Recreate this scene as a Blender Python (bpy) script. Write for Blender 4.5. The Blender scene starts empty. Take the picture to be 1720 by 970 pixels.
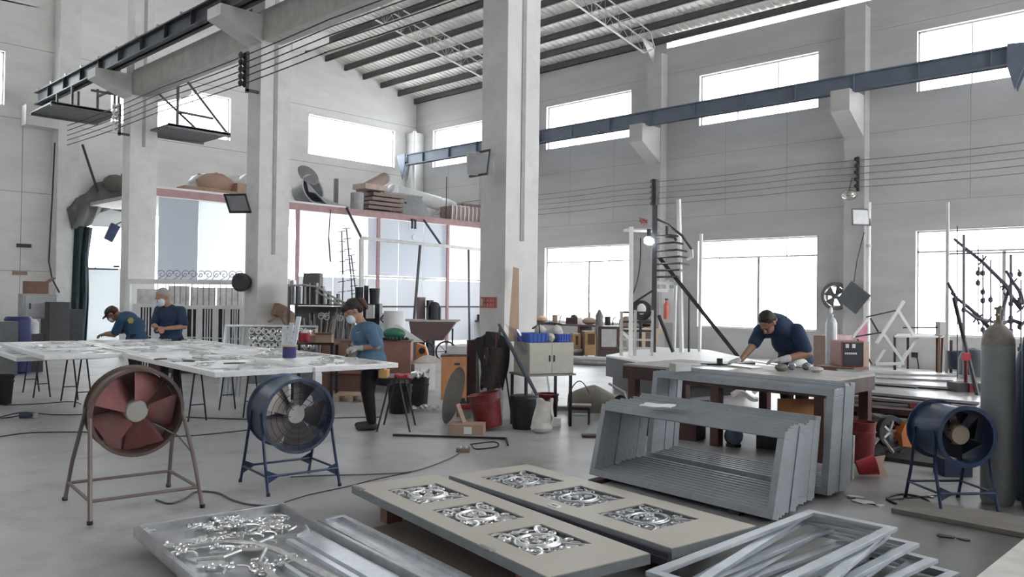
import bpy, bmesh, math, random
from mathutils import Vector, Matrix, Euler
random.seed(7)
C = bpy.context.scene.collection
R = math.radians

# ---------------------------------------------------------------- camera, world, lights
F_PX, PIT, ROL, YAW, EYE = 1358.0, R(.7), R(.735), R(46.3), 1.55
cam_d = bpy.data.cameras.new('camera'); cam = bpy.data.objects.new('camera', cam_d); C.objects.link(cam)
cam_d.sensor_fit = 'HORIZONTAL'; cam_d.sensor_width = 36; cam_d.lens = 36 * F_PX / 1720
cam_d.clip_start = .05; cam_d.clip_end = 200
FW = Vector((math.sin(YAW) * math.cos(PIT), math.cos(YAW) * math.cos(PIT), math.sin(PIT)))
RT0 = Vector((math.cos(YAW), -math.sin(YAW), 0)); UP0 = RT0.cross(FW)
RT = math.cos(ROL) * RT0 + math.sin(ROL) * UP0; UP = -math.sin(ROL) * RT0 + math.cos(ROL) * UP0
m = Matrix((RT, UP, -FW)).transposed().to_4x4(); m.translation = (0, 0, EYE); cam.matrix_world = m
bpy.context.scene.camera = cam

W = bpy.data.worlds.new('overcast_sky'); bpy.context.scene.world = W; W.use_nodes = True
bg = W.node_tree.nodes['Background']; bg.inputs[0].default_value = (.975, .985, 1, 1); bg.inputs[1].default_value = 5.0
vs = bpy.context.scene.view_settings
vs.view_transform = 'Standard'; vs.look = 'None'; vs.gamma = 1; vs.use_curve_mapping = False; vs.exposure = 0.95
bpy.context.scene.cycles.max_bounces = 8
bpy.context.scene.cycles.diffuse_bounces = 5

# ---------------------------------------------------------------- from a photo pixel to a point of the hall
def ray(x, y): return FW + RT * ((x - 860) / F_PX) - UP * ((y - 485) / F_PX)
def g(x, y, z=0.0):
    d = ray(x, y); return Vector((0, 0, EYE)) + d * ((z - EYE) / d.z)
def pX(x, y, X):
    d = ray(x, y); return Vector((0, 0, EYE)) + d * (X / d.x)
def pY(x, y, Y):
    d = ray(x, y); return Vector((0, 0, EYE)) + d * (Y / d.y)
def pD(x, y, D): return Vector((0, 0, EYE)) + ray(x, y) * D
RC = -YAW          # rotation that turns local +x to the right of the view and +y away from it

# ---------------------------------------------------------------- materials
MATS = {}
def mat(name, col, rough=.6, metal=0.0, var=.12, scale=6.0, bump=0.0, stretch=None, spots=None, coat=0.0):
    if name in MATS: return MATS[name]
    m = bpy.data.materials.new(name); m.use_nodes = True; N = m.node_tree.nodes; L = m.node_tree.links
    b = N['Principled BSDF']; b.inputs['Roughness'].default_value = rough; b.inputs['Metallic'].default_value = metal
    if coat: b.inputs['Coat Weight'].default_value = coat
    tc = N.new('ShaderNodeTexCoord'); mp = N.new('ShaderNodeMapping'); L.new(tc.outputs['Object'], mp.inputs[0])
    if stretch: mp.inputs['Scale'].default_value = stretch
    n = N.new('ShaderNodeTexNoise'); n.inputs['Scale'].default_value = scale; n.inputs['Detail'].default_value = 6
    n.inputs['Roughness'].default_value = .6; L.new(mp.outputs[0], n.inputs[0])
    r = N.new('ShaderNodeValToRGB'); e = r.color_ramp.elements
    e[0].position = .32; e[1].position = .68
    e[0].color = (*[c * (1 - var) for c in col], 1); e[1].color = (*[min(1, c * (1 + var)) for c in col], 1)
    L.new(n.outputs[0], r.inputs[0]); out = r.outputs[0]
    if spots:
        sc, s_scale, amt = spots
        n2 = N.new('ShaderNodeTexNoise'); n2.inputs['Scale'].default_value = s_scale; n2.inputs['Detail'].default_value = 8
        n2.inputs['Roughness'].default_value = .7; L.new(mp.outputs[0], n2.inputs[0])
        r2 = N.new('ShaderNodeValToRGB'); r2.color_ramp.elements[0].position = .5; r2.color_ramp.elements[1].position = .72
        r2.color_ramp.elements[1].color = (amt, amt, amt, 1); L.new(n2.outputs[0], r2.inputs[0])
        mx = N.new('ShaderNodeMixRGB'); L.new(r2.outputs[0], mx.inputs[0]); L.new(out, mx.inputs[1]); mx.inputs[2].default_value = (*sc, 1)
        out = mx.outputs[0]
    L.new(out, b.inputs['Base Color'])
    if bump:
        bp = N.new('ShaderNodeBump'); bp.inputs['Strength'].default_value = bump; bp.inputs['Distance'].default_value = .02
        L.new(n.outputs[0], bp.inputs['Height']); L.new(bp.outputs[0], b.inputs['Normal'])
    MATS[name] = m; return m
def emis(name, col, s):
    m = bpy.data.materials.new(name); m.use_nodes = True; b = m.node_tree.nodes['Principled BSDF']
    b.inputs['Base Color'].default_value = (*col, 1); b.inputs['Emission Color'].default_value = (*col, 1); b.inputs['Emission Strength'].default_value = s
    return m
def glassy(name, tint, gloss):
    m = bpy.data.materials.new(name); m.use_nodes = True; N = m.node_tree.nodes; L = m.node_tree.links; N.remove(N['Principled BSDF'])
    t = N.new('ShaderNodeBsdfTransparent'); t.inputs[0].default_value = (*tint, 1)
    q = N.new('ShaderNodeBsdfGlossy'); q.inputs['Roughness'].default_value = .05
    x = N.new('ShaderNodeMixShader'); x.inputs[0].default_value = gloss
    L.new(t.outputs[0], x.inputs[1]); L.new(q.outputs[0], x.inputs[2]); L.new(x.outputs[0], N['Material Output'].inputs[0]); return m
def translucent(name, col, amt):
    m = bpy.data.materials.new(name); m.use_nodes = True; N = m.node_tree.nodes; L = m.node_tree.links; N.remove(N['Principled BSDF'])
    d = N.new('ShaderNodeBsdfDiffuse'); d.inputs[0].default_value = (*col, 1)
    t = N.new('ShaderNodeBsdfTranslucent'); t.inputs[0].default_value = (*col, 1)
    x = N.new('ShaderNodeMixShader'); x.inputs[0].default_value = amt
    L.new(d.outputs[0], x.inputs[1]); L.new(t.outputs[0], x.inputs[2]); L.new(x.outputs[0], N['Material Output'].inputs[0]); return m

WALLR = mat('shaded_plaster', (.52, .512, .505), .85, var=.09, scale=1.1, stretch=(.5, .35, 1.8), spots=((.42, .41, .40), 1.4, .4))  # same plaster as the gable, darkened in colour because it is backlit
WALL = mat('lit_plaster', (.77, .765, .75), .85, var=.06, scale=1.2, stretch=(.5, .5, 1.6), spots=((.5, .49, .47), 1.7, .3))  # lit copy of that plaster, lightened for the bright gable
COLM = mat('painted_concrete', (.73, .73, .715), .8, var=.06, scale=2.0, spots=((.4, .39, .37), 3.0, .3))
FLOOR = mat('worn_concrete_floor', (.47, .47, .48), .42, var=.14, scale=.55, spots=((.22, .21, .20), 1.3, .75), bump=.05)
SHEET = mat('roof_sheet', (.80, .78, .74), .55, var=.08, scale=3)
PURL = mat('purlin_steel', (.12, .11, .11), .5, .4)
TRUSS = mat('truss_paint', (.52, .51, .49), .5, .2)
GIRD = mat('girder_bluegrey', (.145, .175, .23), .5, .1, var=.12, scale=3)
GIRDL = mat('girder_dark', (.085, .095, .11), .5, .3, var=.2, scale=3)
RAIL = mat('rusty_rail', (.22, .13, .10), .7, .3, spots=((.35, .3, .28), 6, .6))
MAUVE = mat('mauve_primer', (.42, .26, .27), .6, .1, var=.12)
DARK = mat('dark_steel', (.05, .05, .055), .45, .5, var=.25)
BLK = mat('black_plastic', (.022, .024, .03), .5, 0, var=.3)
STEEL = mat('bare_steel', (.50, .51, .52), .38, .7, var=.2, scale=9, spots=((.2, .18, .17), 6, .5))
GALV = mat('galvanised', (.60, .62, .65), .35, .75, var=.16, scale=8, spots=((.35, .36, .38), 5, .5))
SILV = mat('silver_cast', (.78, .79, .80), .28, .85, var=.15, scale=14)
WHT = mat('white_paint', (.78, .79, .79), .5, 0, var=.05)
WMET = mat('white_coated_panel', (.88, .895, .92), .35, .1, var=.05, scale=5, stretch=(1, .3, 1), spots=((.5, .51, .53), 7, .4))
PANELB = mat('blue_grey_sheet', (.55, .60, .66), .55, .1, var=.05, scale=1.5)
GREYF = mat('grey_powder_coat', (.36, .395, .435), .42, .1, var=.09, scale=7, spots=((.25, .25, .25), 9, .5))
CREAM = mat('cream_primer', (.56, .53, .475), .5, 0, var=.05, scale=5, spots=((.42, .39, .34), 5, .4))
CRED = mat('door_edge_grey', (.30, .33, .35), .4, .3, var=.12)
BRICK = mat('terracotta_paint', (.25, .125, .10), .6, 0, var=.12)
DBRN = mat('dark_brown_steel', (.075, .045, .042), .5, .2, var=.3)
WOOD = mat('plywood', (.60, .45, .33), .7, 0, var=.12, scale=4, stretch=(6, 6, .6))
CARD = mat('cardboard', (.40, .28, .21), .85, 0, var=.08)
ORNG = mat('orange_board', (.50, .235, .105), .65, 0, var=.15)
REDP = mat('red_plastic', (.17, .02, .025), .38, 0, var=.2, spots=((.3, .18, .17), 7, .3))
RED = mat('bright_red', (.45, .03, .05), .5)
NAVY = mat('navy_enamel', (.022, .045, .105), .36, .2, var=.25, scale=6, spots=((.12, .12, .13), 9, .5))
BLUEG = mat('bluegrey_enamel', (.06, .085, .15), .4, .3, var=.25, scale=5, spots=((.2, .2, .22), 7, .6))
RUST = mat('rusty_fan_enamel', (.15, .115, .105), .5, .35, var=.25, scale=6, spots=((.26, .10, .07), 5, .6))
FANR = mat('red_motor_plate', (.27, .10, .10), .65, 0, var=.3, scale=4, spots=((.20, .165, .155), 3.5, 1.0))
GUARD = mat('fan_blade_metal', (.27, .235, .22), .45, .5, var=.25)
CABG = mat('cabinet_beige_grey', (.52, .505, .45), .5, .1, var=.05, spots=((.33, .32, .3), 5, .4))
BLUC = mat('blue_crate_plastic', (.05, .13, .52), .4)
PURP = mat('purple_can', (.055, .045, .17), .35)
SACK = mat('white_sack', (.62, .60, .57), .8, 0, var=.12, scale=12, bump=.4)
SKIN = mat('skin', (.42, .24, .17), .55, 0, var=.05)
SKIN2 = mat('skin_tanned', (.30, .16, .11), .55, 0, var=.05)
TEE1 = mat('slate_blue_cotton', (.085, .165, .26), .85, 0, var=.12, scale=8, bump=.25)
TEE2 = mat('navy_cotton', (.022, .042, .09), .85, 0, var=.15, scale=8, bump=.25)
TEE3 = mat('teal_blue_cotton', (.035, .085, .16), .85, 0, var=.15, scale=8, bump=.25)
PANTS = mat('black_trousers', (.012, .012, .016), .85)
HAIRD = mat('dark_hair', (.02, .016, .015), .6, bump=.4, scale=40)
HAIRR = mat('reddish_brown_hair', (.10, .035, .025), .6, bump=.4, scale=40)
HAIRG = mat('grey_hair', (.40, .385, .37), .7, bump=.3, scale=40)
MASK = mat('mask_cloth', (.72, .80, .86), .8)
GLOV = mat('cotton_glove', (.50, .50, .50), .9, bump=.3, scale=30)
RUBB = mat('rubber_cable', (.035, .033, .035), .6)
CABLG = mat('grey_cable', (.14, .14, .145), .6)
GREEN = mat('green_tarp', (.018, .036, .040), .75, 0, var=.3, scale=5, bump=.3)
GRNH = mat('green_enamel', (.03, .16, .10), .4)
GLASS = glassy('window_glass', (.97, .99, 1), .04)
TRL = translucent('white_translucent_sheet', (.90, .92, .94), .65)
TRLB = translucent('bluish_translucent_sheet', (.70, .725, .765), .36)
POLY = translucent('polythene', (.85, .86, .88), .35)

# brown trodden dirt darkened with painted shade on the welding side, ragged outline
def dirt_shade(m, c, rad):
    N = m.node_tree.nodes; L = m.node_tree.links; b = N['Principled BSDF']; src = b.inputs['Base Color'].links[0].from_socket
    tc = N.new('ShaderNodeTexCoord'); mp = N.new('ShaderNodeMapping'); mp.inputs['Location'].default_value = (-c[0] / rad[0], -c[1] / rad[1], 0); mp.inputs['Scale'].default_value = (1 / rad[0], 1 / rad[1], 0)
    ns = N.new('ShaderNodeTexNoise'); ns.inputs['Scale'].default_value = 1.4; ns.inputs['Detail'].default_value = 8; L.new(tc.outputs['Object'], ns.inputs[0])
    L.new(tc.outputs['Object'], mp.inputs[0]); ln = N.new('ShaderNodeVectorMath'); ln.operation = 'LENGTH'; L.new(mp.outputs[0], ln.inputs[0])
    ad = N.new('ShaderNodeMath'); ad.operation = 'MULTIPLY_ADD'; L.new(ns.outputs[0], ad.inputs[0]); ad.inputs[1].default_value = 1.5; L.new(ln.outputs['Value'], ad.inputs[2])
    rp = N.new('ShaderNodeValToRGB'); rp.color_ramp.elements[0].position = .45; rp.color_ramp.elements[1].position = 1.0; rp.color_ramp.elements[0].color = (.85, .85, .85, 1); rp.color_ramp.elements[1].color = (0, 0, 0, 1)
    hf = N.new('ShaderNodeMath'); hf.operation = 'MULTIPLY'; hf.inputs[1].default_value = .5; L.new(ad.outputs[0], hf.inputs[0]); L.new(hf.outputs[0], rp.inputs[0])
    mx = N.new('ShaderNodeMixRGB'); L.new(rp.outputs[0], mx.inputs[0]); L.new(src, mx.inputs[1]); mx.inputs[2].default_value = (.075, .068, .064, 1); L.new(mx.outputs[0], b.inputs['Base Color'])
dirt_shade(FLOOR, (6.0, 1.2), (5.2, 3.0))

# ---------------------------------------------------------------- mesh builder
def basis(d):
    d = Vector(d).normalized(); a = Vector((0, 0, 1)) if abs(d.z) < .95 else Vector((1, 0, 0))
    u = d.cross(a).normalized(); v = u.cross(d).normalized(); return u, v, d
class MB:
    def __init__(s): s.v = []; s.f = []; s.M = Matrix.Identity(4)
    def add(s, vs, fs):
        o = len(s.v); s.v += [s.M @ Vector(p) for p in vs]; s.f += [tuple(i + o for i in f) for f in fs]; return s
    def box(s, x0, y0, z0, x1, y1, z1):
        vs = [(x, y, z) for z in (z0, z1) for y in (y0, y1) for x in (x0, x1)]
        return s.add(vs, [(0, 2, 3, 1), (4, 5, 7, 6), (0, 1, 5, 4), (2, 6, 7, 3), (0, 4, 6, 2), (1, 3, 7, 5)])
    def cbox(s, c, sz, rot=None):
        q = rot or Matrix.Identity(3); a = [k / 2 for k in sz]
        vs = [Vector(c) + q @ Vector((x * a[0], y * a[1], z * a[2])) for z in (-1, 1) for y in (-1, 1) for x in (-1, 1)]
        return s.add(vs, [(0, 2, 3, 1), (4, 5, 7, 6), (0, 1, 5, 4), (2, 6, 7, 3), (0, 4, 6, 2), (1, 3, 7, 5)])
    def bar(s, p0, p1, w, h=None):
        h = h or w; p0 = Vector(p0); p1 = Vector(p1); u, v, d = basis(p1 - p0)
        vs = [p + u * (a * w / 2) + v * (b * h / 2) for p in (p0, p1) for a, b in ((-1, -1), (1, -1), (1, 1), (-1, 1))]
        return s.add(vs, [(3, 2, 1, 0), (4, 5, 6, 7)] + [(i, (i + 1) % 4, 4 + (i + 1) % 4, 4 + i) for i in range(4)])
    def cyl(s, p0, p1, r0, r1=None, n=12):
        r1 = r0 if r1 is None else r1; p0 = Vector(p0); p1 = Vector(p1); u, v, d = basis(p1 - p0)
        vs = [p + (u * math.cos(2 * math.pi * i / n) + v * math.sin(2 * math.pi * i / n)) * r for p, r in ((p0, r0), (p1, r1)) for i in range(n)]
        return s.add(vs, [tuple(range(n))[::-1], tuple(range(n, 2 * n))] + [(i, (i + 1) % n, n + (i + 1) % n, n + i) for i in range(n)])
    def tube(s, pts, r, n=6, closed=False):
        pts = [Vector(p) for p in pts]; K = len(pts); vs = []; up = None
        for k in range(K):
            a = pts[(k - 1) % K] if (closed or k > 0) else pts[k]; b = pts[(k + 1) % K] if (closed or k < K - 1) else pts[k]
            d = (b - a)
            if d.length < 1e-7: d = Vector((0, 0, 1))
            d.normalize()
            if up is None: up = basis(d)[0]
            up = (up - d * up.dot(d)); up = up.normalized() if up.length > 1e-5 else basis(d)[0]
            w = d.cross(up); rr = r(k / (K - 1)) if callable(r) else r
            vs += [pts[k] + (up * math.cos(2 * math.pi * i / n) + w * math.sin(2 * math.pi * i / n)) * rr for i in range(n)]
        fs = []
        for k in range(K if closed else K - 1):
            o = k * n; q = ((k + 1) % K) * n; fs += [(o + i, o + (i + 1) % n, q + (i + 1) % n, q + i) for i in range(n)]
        if not closed: fs += [tuple(range(n))[::-1], tuple(range((K - 1) * n, K * n))]
        return s.add(vs, fs)
    def lathe(s, prof, c=(0, 0, 0), axis=(0, 0, 1), n=24, caps=True):
        u, v, d = basis(axis); c = Vector(c); vs = []; fs = []
        for r, z in prof: vs += [c + d * z + (u * math.cos(2 * math.pi * i / n) + v * math.sin(2 * math.pi * i / n)) * r for i in range(n)]
        for k in range(len(prof) - 1): fs += [(k * n + i, k * n + (i + 1) % n, (k + 1) * n + (i + 1) % n, (k + 1) * n + i) for i in range(n)]
        if caps:
            if prof[0][0] > 1e-4: fs.append(tuple(range(n))[::-1])
            if prof[-1][0] > 1e-4: fs.append(tuple(range((len(prof) - 1) * n, len(prof) * n)))
        return s.add(vs, fs)
    def ball(s, c, r, rot=None, n=12):
        r = (r, r, r) if not hasattr(r, '__len__') else r; q = rot or Matrix.Identity(3); vs = []; fs = []; h = n // 2
        for k in range(h + 1):
            t = math.pi * k / h
            for i in range(n):
                p = 2 * math.pi * i / n; vs.append(Vector(c) + q @ Vector((r[0] * math.sin(t) * math.cos(p), r[1] * math.sin(t) * math.sin(p), r[2] * math.cos(t))))
        for k in range(h): fs += [(k * n + i, (k + 1) * n + i, (k + 1) * n + (i + 1) % n, k * n + (i + 1) % n) for i in range(n)]
        return s.add(vs, fs)
    def prism(s, poly, z0, z1):
        n = len(poly); vs = [(p[0], p[1], z) for z in (z0, z1) for p in poly]
        return s.add(vs, [tuple(range(n))[::-1], tuple(range(n, 2 * n))] + [(i, (i + 1) % n, n + (i + 1) % n, n + i) for i in range(n)])
    def slab(s, pts, th):
        """planar outline given in 3-D, thickened along its normal"""
        pts = [Vector(p) for p in pts]; nn = Vector((0, 0, 0))
        for i in range(len(pts)): nn += (pts[i] - pts[0]).cross(pts[(i + 1) % len(pts)] - pts[0])
        nn.normalize(); n = len(pts)
        return s.add([p - nn * th / 2 for p in pts] + [p + nn * th / 2 for p in pts], [tuple(range(n))[::-1], tuple(range(n, 2 * n))] + [(i, (i + 1) % n, n + (i + 1) % n, n + i) for i in range(n)])
    def grid(s, fn, nu, nv, th=.01):
        """a thickened surface fn(u,v)"""
        top = [Vector(fn(i / nu, j / nv)) for j in range(nv + 1) for i in range(nu + 1)]; w = nu + 1; nr = []
        for j in range(nv + 1):
            for i in range(nu + 1):
                a = top[j * w + min(i + 1, nu)] - top[j * w + max(i - 1, 0)]; b = top[min(j + 1, nv) * w + i] - top[max(j - 1, 0) * w + i]
                q = a.cross(b); nr.append(q.normalized() if q.length > 1e-9 else Vector((0, 0, 1)))
        N = len(top); vs = top + [p - q * th for p, q in zip(top, nr)]; fs = []
        for j in range(nv):
            for i in range(nu):
                a = j * w + i; fs += [(a, a + 1, a + w + 1, a + w), (N + a, N + a + w, N + a + w + 1, N + a + 1)]
        for i in range(nu): fs += [(i, N + i, N + i + 1, i + 1), (nv * w + i, nv * w + i + 1, N + nv * w + i + 1, N + nv * w + i)]
        for j in range(nv): fs += [(j * w, (j + 1) * w, N + (j + 1) * w, N + j * w), (j * w + nu, N + j * w + nu, N + (j + 1) * w + nu, (j + 1) * w + nu)]
        return s.add(vs, fs)
    def ring(s, w, h, b, d, z=0.0):
        """rectangular frame lying in xy centred on the origin; b bar width, d thickness"""
        for x0, y0, x1, y1 in ((-w / 2, -h / 2, w / 2, -h / 2 + b), (-w / 2, h / 2 - b, w / 2, h / 2), (-w / 2, -h / 2 + b, -w / 2 + b, h / 2 - b), (w / 2 - b, -h / 2 + b, w / 2, h / 2 - b)):
            s.box(x0, y0, z, x1, y1, z + d)
        return s
    def build(s, name, m, parent=None, smooth=True, bevel=0.0, loc=None, rot=None, center=False):
        off = Vector((0, 0, 0))
        if center:
            xs = [p.x for p in s.v]; ys = [p.y for p in s.v]; off = Vector(((min(xs) + max(xs)) / 2, (min(ys) + max(ys)) / 2, min(p.z for p in s.v)))
        me = bpy.data.meshes.new(name); me.from_pydata([tuple(p - off) for p in s.v], [], s.f); me.materials.append(m)
        bm = bmesh.new(); bm.from_mesh(me); bmesh.ops.recalc_face_normals(bm, faces=bm.faces)
        if bevel: bmesh.ops.bevel(bm, geom=[e for e in bm.edges if len(e.link_faces) == 2 and e.calc_face_angle(0) > .6], offset=bevel, segments=2, profile=.6, affect='EDGES')
        if smooth:
            for f in bm.faces: f.smooth = True
            for e in bm.edges:
                if len(e.link_faces) == 2 and e.calc_face_angle(0) > .6: e.smooth = False
        bm.to_mesh(me); bm.free()
        o = bpy.data.objects.new(name, me); C.objects.link(o); o.parent = parent
        o.location = off if loc is None else loc
        if rot is not None: o.rotation_euler = rot if hasattr(rot, '__len__') else (0, 0, rot)
        return o
def tag(o, label, cat, group=None, kind=None):
    o['label'] = label; o['category'] = cat
    if group: o['group'] = group
    if kind: o['kind'] = kind
    return o
def thing(name, label, cat, loc=(0, 0, 0), rot=0.0, group=None):
    o = bpy.data.objects.new(name, None); C.objects.link(o); o.empty_display_size = .1; o.location = loc
    o.rotation_euler = rot if hasattr(rot, '__len__') else (0, 0, rot)
    return tag(o, label, cat, group)
def solo(name, label, cat, mb, m, loc=(0, 0, 0), rot=0.0, group=None, **k):
    return tag(mb.build(name, m, loc=loc, rot=rot, **k), label, cat, group)
def world(name, label, cat, mb, m, group=None, **k):
    return tag(mb.build(name, m, center=True, **k), label, cat, group)
def struct(name, mb, m, parent=None, smooth=True, **k):
    o = mb.build(name, m, parent, smooth=smooth, **k); o['kind'] = 'structure'; return o
def dup(o, loc=None, rot=None, label=None, parent=None):
    c = o.copy(); C.objects.link(c); c.parent = parent
    if loc is not None: c.location = loc
    if rot is not None: c.rotation_euler = rot if hasattr(rot, '__len__') else (0, 0, rot)
    if label: c['label'] = label
    for ch in [q for q in bpy.data.objects if q.parent == o]: dup(ch, parent=c)
    return c
def spiral(c, r, turns=1.4, a0=0.0, sgn=1, n=20, tail=.12):
    return [(c[0] + r * (1 - (1 - tail) * t) * math.cos(a0 + sgn * turns * 2 * math.pi * t), c[1] + r * (1 - (1 - tail) * t) * math.sin(a0 + sgn * turns * 2 * math.pi * t), c[2]) for t in [i / (n - 1) for i in range(n)]]
def arc(p0, p1, bulge, n=9):
    p0 = Vector(p0); p1 = Vector(p1); b = Vector(bulge); return [p0.lerp(p1, t) + b * (4 * t * (1 - t)) for t in [i / (n - 1) for i in range(n)]]
# ================================================================= THE HALL
XR, YG, XC, XL, YB = 20.6, 25.1, 7.4, -9.0, -9.0
def roofz(X): return 9.36 + (XR - X) * .19 if X > XC else 9.36 + (XR - XC) * .19 - (XC - X) * .19
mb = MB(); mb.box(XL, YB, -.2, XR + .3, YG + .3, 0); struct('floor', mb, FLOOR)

def wall_cells(mb, a0, a1, z0, z1, holes, put):
    A = sorted({a0, a1, *[h[0] for h in holes], *[h[1] for h in holes]}); Z = sorted({z0, z1, *[h[2] for h in holes], *[h[3] for h in holes]})
    for i in range(len(A) - 1):
        for j in range(len(Z) - 1):
            ca, cz = (A[i] + A[i + 1]) / 2, (Z[j] + Z[j + 1]) / 2
            if any(h[0] < ca < h[1] and h[2] < cz < h[3] for h in holes): continue
            put(A[i], A[i + 1], Z[j], Z[j + 1])
BAY = 5.9
rw = []
for k in range(-2, 4):
    y0 = 8.77 + (k) * BAY; y1 = y0 + 3.5
    if y1 < YG and y0 > YB: rw.append((y0, y1))
holesR = [(a, b, .80, 3.28) for a, b in rw] + [(a, b, 6.62, 8.08) for a, b in rw]
fan_c = pX(1403, 498, XR - .12); holesR.append((fan_c.y - .235, fan_c.y + .235, fan_c.z - .235, fan_c.z + .235))   # opening of the exhaust fan
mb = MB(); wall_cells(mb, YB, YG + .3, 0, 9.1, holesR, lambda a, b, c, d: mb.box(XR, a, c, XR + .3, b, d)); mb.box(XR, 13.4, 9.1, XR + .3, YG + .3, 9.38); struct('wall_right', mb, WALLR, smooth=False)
gw = [(2.6, 6.25, 6.62, 8.08), (9.0, 12.75, 6.62, 8.02), (15.7, 19.55, 6.6, 8.02), (8.3, 9.5, .1, 3.5), (9.9, 13.4, .4, 4.0), (13.5, 20.0, .2, 4.0)]
mb = MB(); wall_cells(mb, XL, XR, 0, 9.485, gw, lambda a, b, c, d: mb.box(a, YG, c, b, YG + .3, d))
mb.add([(XL, YG, 9.485), (XC, YG, 9.485), (XR, YG, 9.485), (XC, YG, roofz(XC) + .125), (XL, YG, roofz(XL) + .125), (XL, YG + .3, 9.485), (XC, YG + .3, 9.485), (XR, YG + .3, 9.485), (XC, YG + .3, roofz(XC) + .125), (XL, YG + .3, roofz(XL) + .125)],
       [(0, 1, 3, 4), (1, 2, 3), (5, 9, 8, 6), (6, 8, 7), (0, 4, 9, 5), (4, 3, 8, 9), (3, 2, 7, 8), (0, 5, 6, 1), (1, 6, 7, 2)])
struct('wall_gable', mb, WALL, smooth=False)
mb = MB(); wall_cells(mb, XL, XR, 0, 11.5, [(8.2, 20.3, 4.6, 9.2)], lambda a, b, c, d: mb.box(a, YB - .3, c, b, YB, d)); struct('wall_back', mb, WALL, smooth=False)  # unseen wall behind the view; high opening shaped to light the column faces
mb = MB(); wall_cells(mb, YB, YG, 0, 9.3, [(y, y + 3.5, 6.6, 8.0) for y in (5, 17)], lambda a, b, c, d: mb.box(XL - .3, a, c, XL, b, d)); struct('wall_left', mb, WALL, smooth=False)  # unseen side wall, openings kept few to leave the column sides dark

# windows: steel frame with its mullions, and the pane behind it
n = 0
def window(n, plane, a0, a1, z0, z1, mull, trans, bw=.035):
    mb = MB(); gm = MB()
    def bx(m, a, b, c, d, t0, t1):
        if plane == 'R': m.box(XR + t0, a, c, XR + t1, b, d)
        elif plane == 'L': m.box(XL - t1, a, c, XL - t0, b, d)
        else: m.box(a, YG + t0, c, b, YG + t1, d)
    for a, b, c, d in ((a0, a1, z0, z0 + bw), (a0, a1, z1 - bw, z1), (a0, a0 + bw, z0, z1), (a1 - bw, a1, z0, z1)): bx(mb, a, b, c, d, .12, .17)
    for q, w in mull: bx(mb, a0 + (a1 - a0) * q - w / 2, a0 + (a1 - a0) * q + w / 2, z0, trans if (trans and w > .03) else z1, .125, .165)
    if trans: bx(mb, a0, a1, trans - .02, trans + .02, .12, .17)
    bx(gm, a0 + bw, a1 - bw, z0 + bw, z1 - bw, .143, .149)
    f = struct('window_%d' % n, mb, MATS['truss_paint'], smooth=False); gm.build('glass', GLASS, f, smooth=False)
for a, b in rw:
    n += 1; window(n, 'R', a, b, .80, 3.28, [(.25, .02), (.48, .07), (.82, .02)], 2.78)
    n += 1; window(n, 'R', a, b, 6.62, 8.08, [(.33, .025), (.67, .025)], None)
for q in gw[:3]:
    n += 1; window(n, 'G', *q, [(.33, .025), (.67, .025)], None)
for q in gw[4:]:  # low openings added behind the partition to brighten its translucent sheets
    n += 1; window(n, 'G', *q, [(.25, .03), (.5, .03), (.75, .03)], None)
# wall seams between cast panels and a cable trunk
mb = MB()
for z in (3.98, 5.75, 8.3): mb.box(XR - .004, YB, z, XR + .001, YG, z + .012)
for y in (5.2, 9.6, 11.4, 15.3, 17.1, 21.4, 23.1): mb.box(XR - .004, y, 3.98, XR + .001, y + .012, 6.6)
struct('trim_1', mb, mat('seam_grey', (.34, .33, .32), .9), smooth=False)
mb = MB()
for z in (2.13, 4.3, 6.3, 8.3): mb.box(XL, YG - .004, z, XR, YG + .001, z + .014)
for x in (-3.2, .2, 5.35, 6.7): mb.box(x, YG - .004, .1, x + .015, YG + .001, 6.3)
struct('trim_2', mb, MATS['seam_grey'], smooth=False)

# pilasters of the right wall with their corbels
PIL = [13.36 + k * BAY for k in (-3, -2, -1, 0, 1)]
for k, y in enumerate(PIL):
    mb = MB(); mb.box(20.28, y, 0, XR, y + .5, 8.9)
    mb.add([(a, b, c) for b in (y + .02, y + .48) for a, c in ((20.28, 5.62), (20.28, 6.66), (19.35, 6.66), (19.35, 6.15))], [(0, 1, 2, 3), (7, 6, 5, 4), (0, 4, 5, 1), (1, 5, 6, 2), (2, 6, 7, 3), (3, 7, 4, 0)])
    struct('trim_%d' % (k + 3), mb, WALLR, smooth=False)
mb = MB(); mb.box(20.1, 24.6, 0, XR, YG, 8.0); struct('trim_8', mb, COLM, smooth=False)
# free-standing columns between the halls, each with corbels
def column(n, y, conduit):
    mb = MB(); x0, x1, d = XC, XC + .62, .46; zt = roofz(XC) - .3
    mb.box(x0, y, 0, x1, y + d, 6.7); mb.box(x0 + .06, y, 6.7, x1 - .1, y + d, zt)
    for s, xe in ((-1, x0), (1, x1)):
        xo = xe + s * .8
        mb.add([(a, b, c) for b in (y - .02, y + d + .02) for a, c in ((xe, 6.15), (xe, 6.65), (xo, 6.65), (xo, 6.45))], [(0, 1, 2, 3), (7, 6, 5, 4), (0, 4, 5, 1), (1, 5, 6, 2), (2, 6, 7, 3), (3, 7, 4, 0)])
    c = struct('trim_%d' % n, mb, COLM, bevel=0)
    q = MB(); q.box(x0 + .27, y - .012, conduit, x0 + .34, y + .001, zt - .2); q.build('conduit_groove', mat('groove_grey', (.38, .38, .38), .9), c, smooth=False)
column(9, 7.2, 2.3); column(10, 13.45, 2.3); column(11, 19.4, 5.0)
mb = MB(); mb.box(7.45, 24.6, 0, 8.0, YG, 11.4); mb.box(6.65, 24.62, 6.1, 7.45, YG, 6.65); struct('trim_13', mb, COLM, smooth=False)
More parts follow.
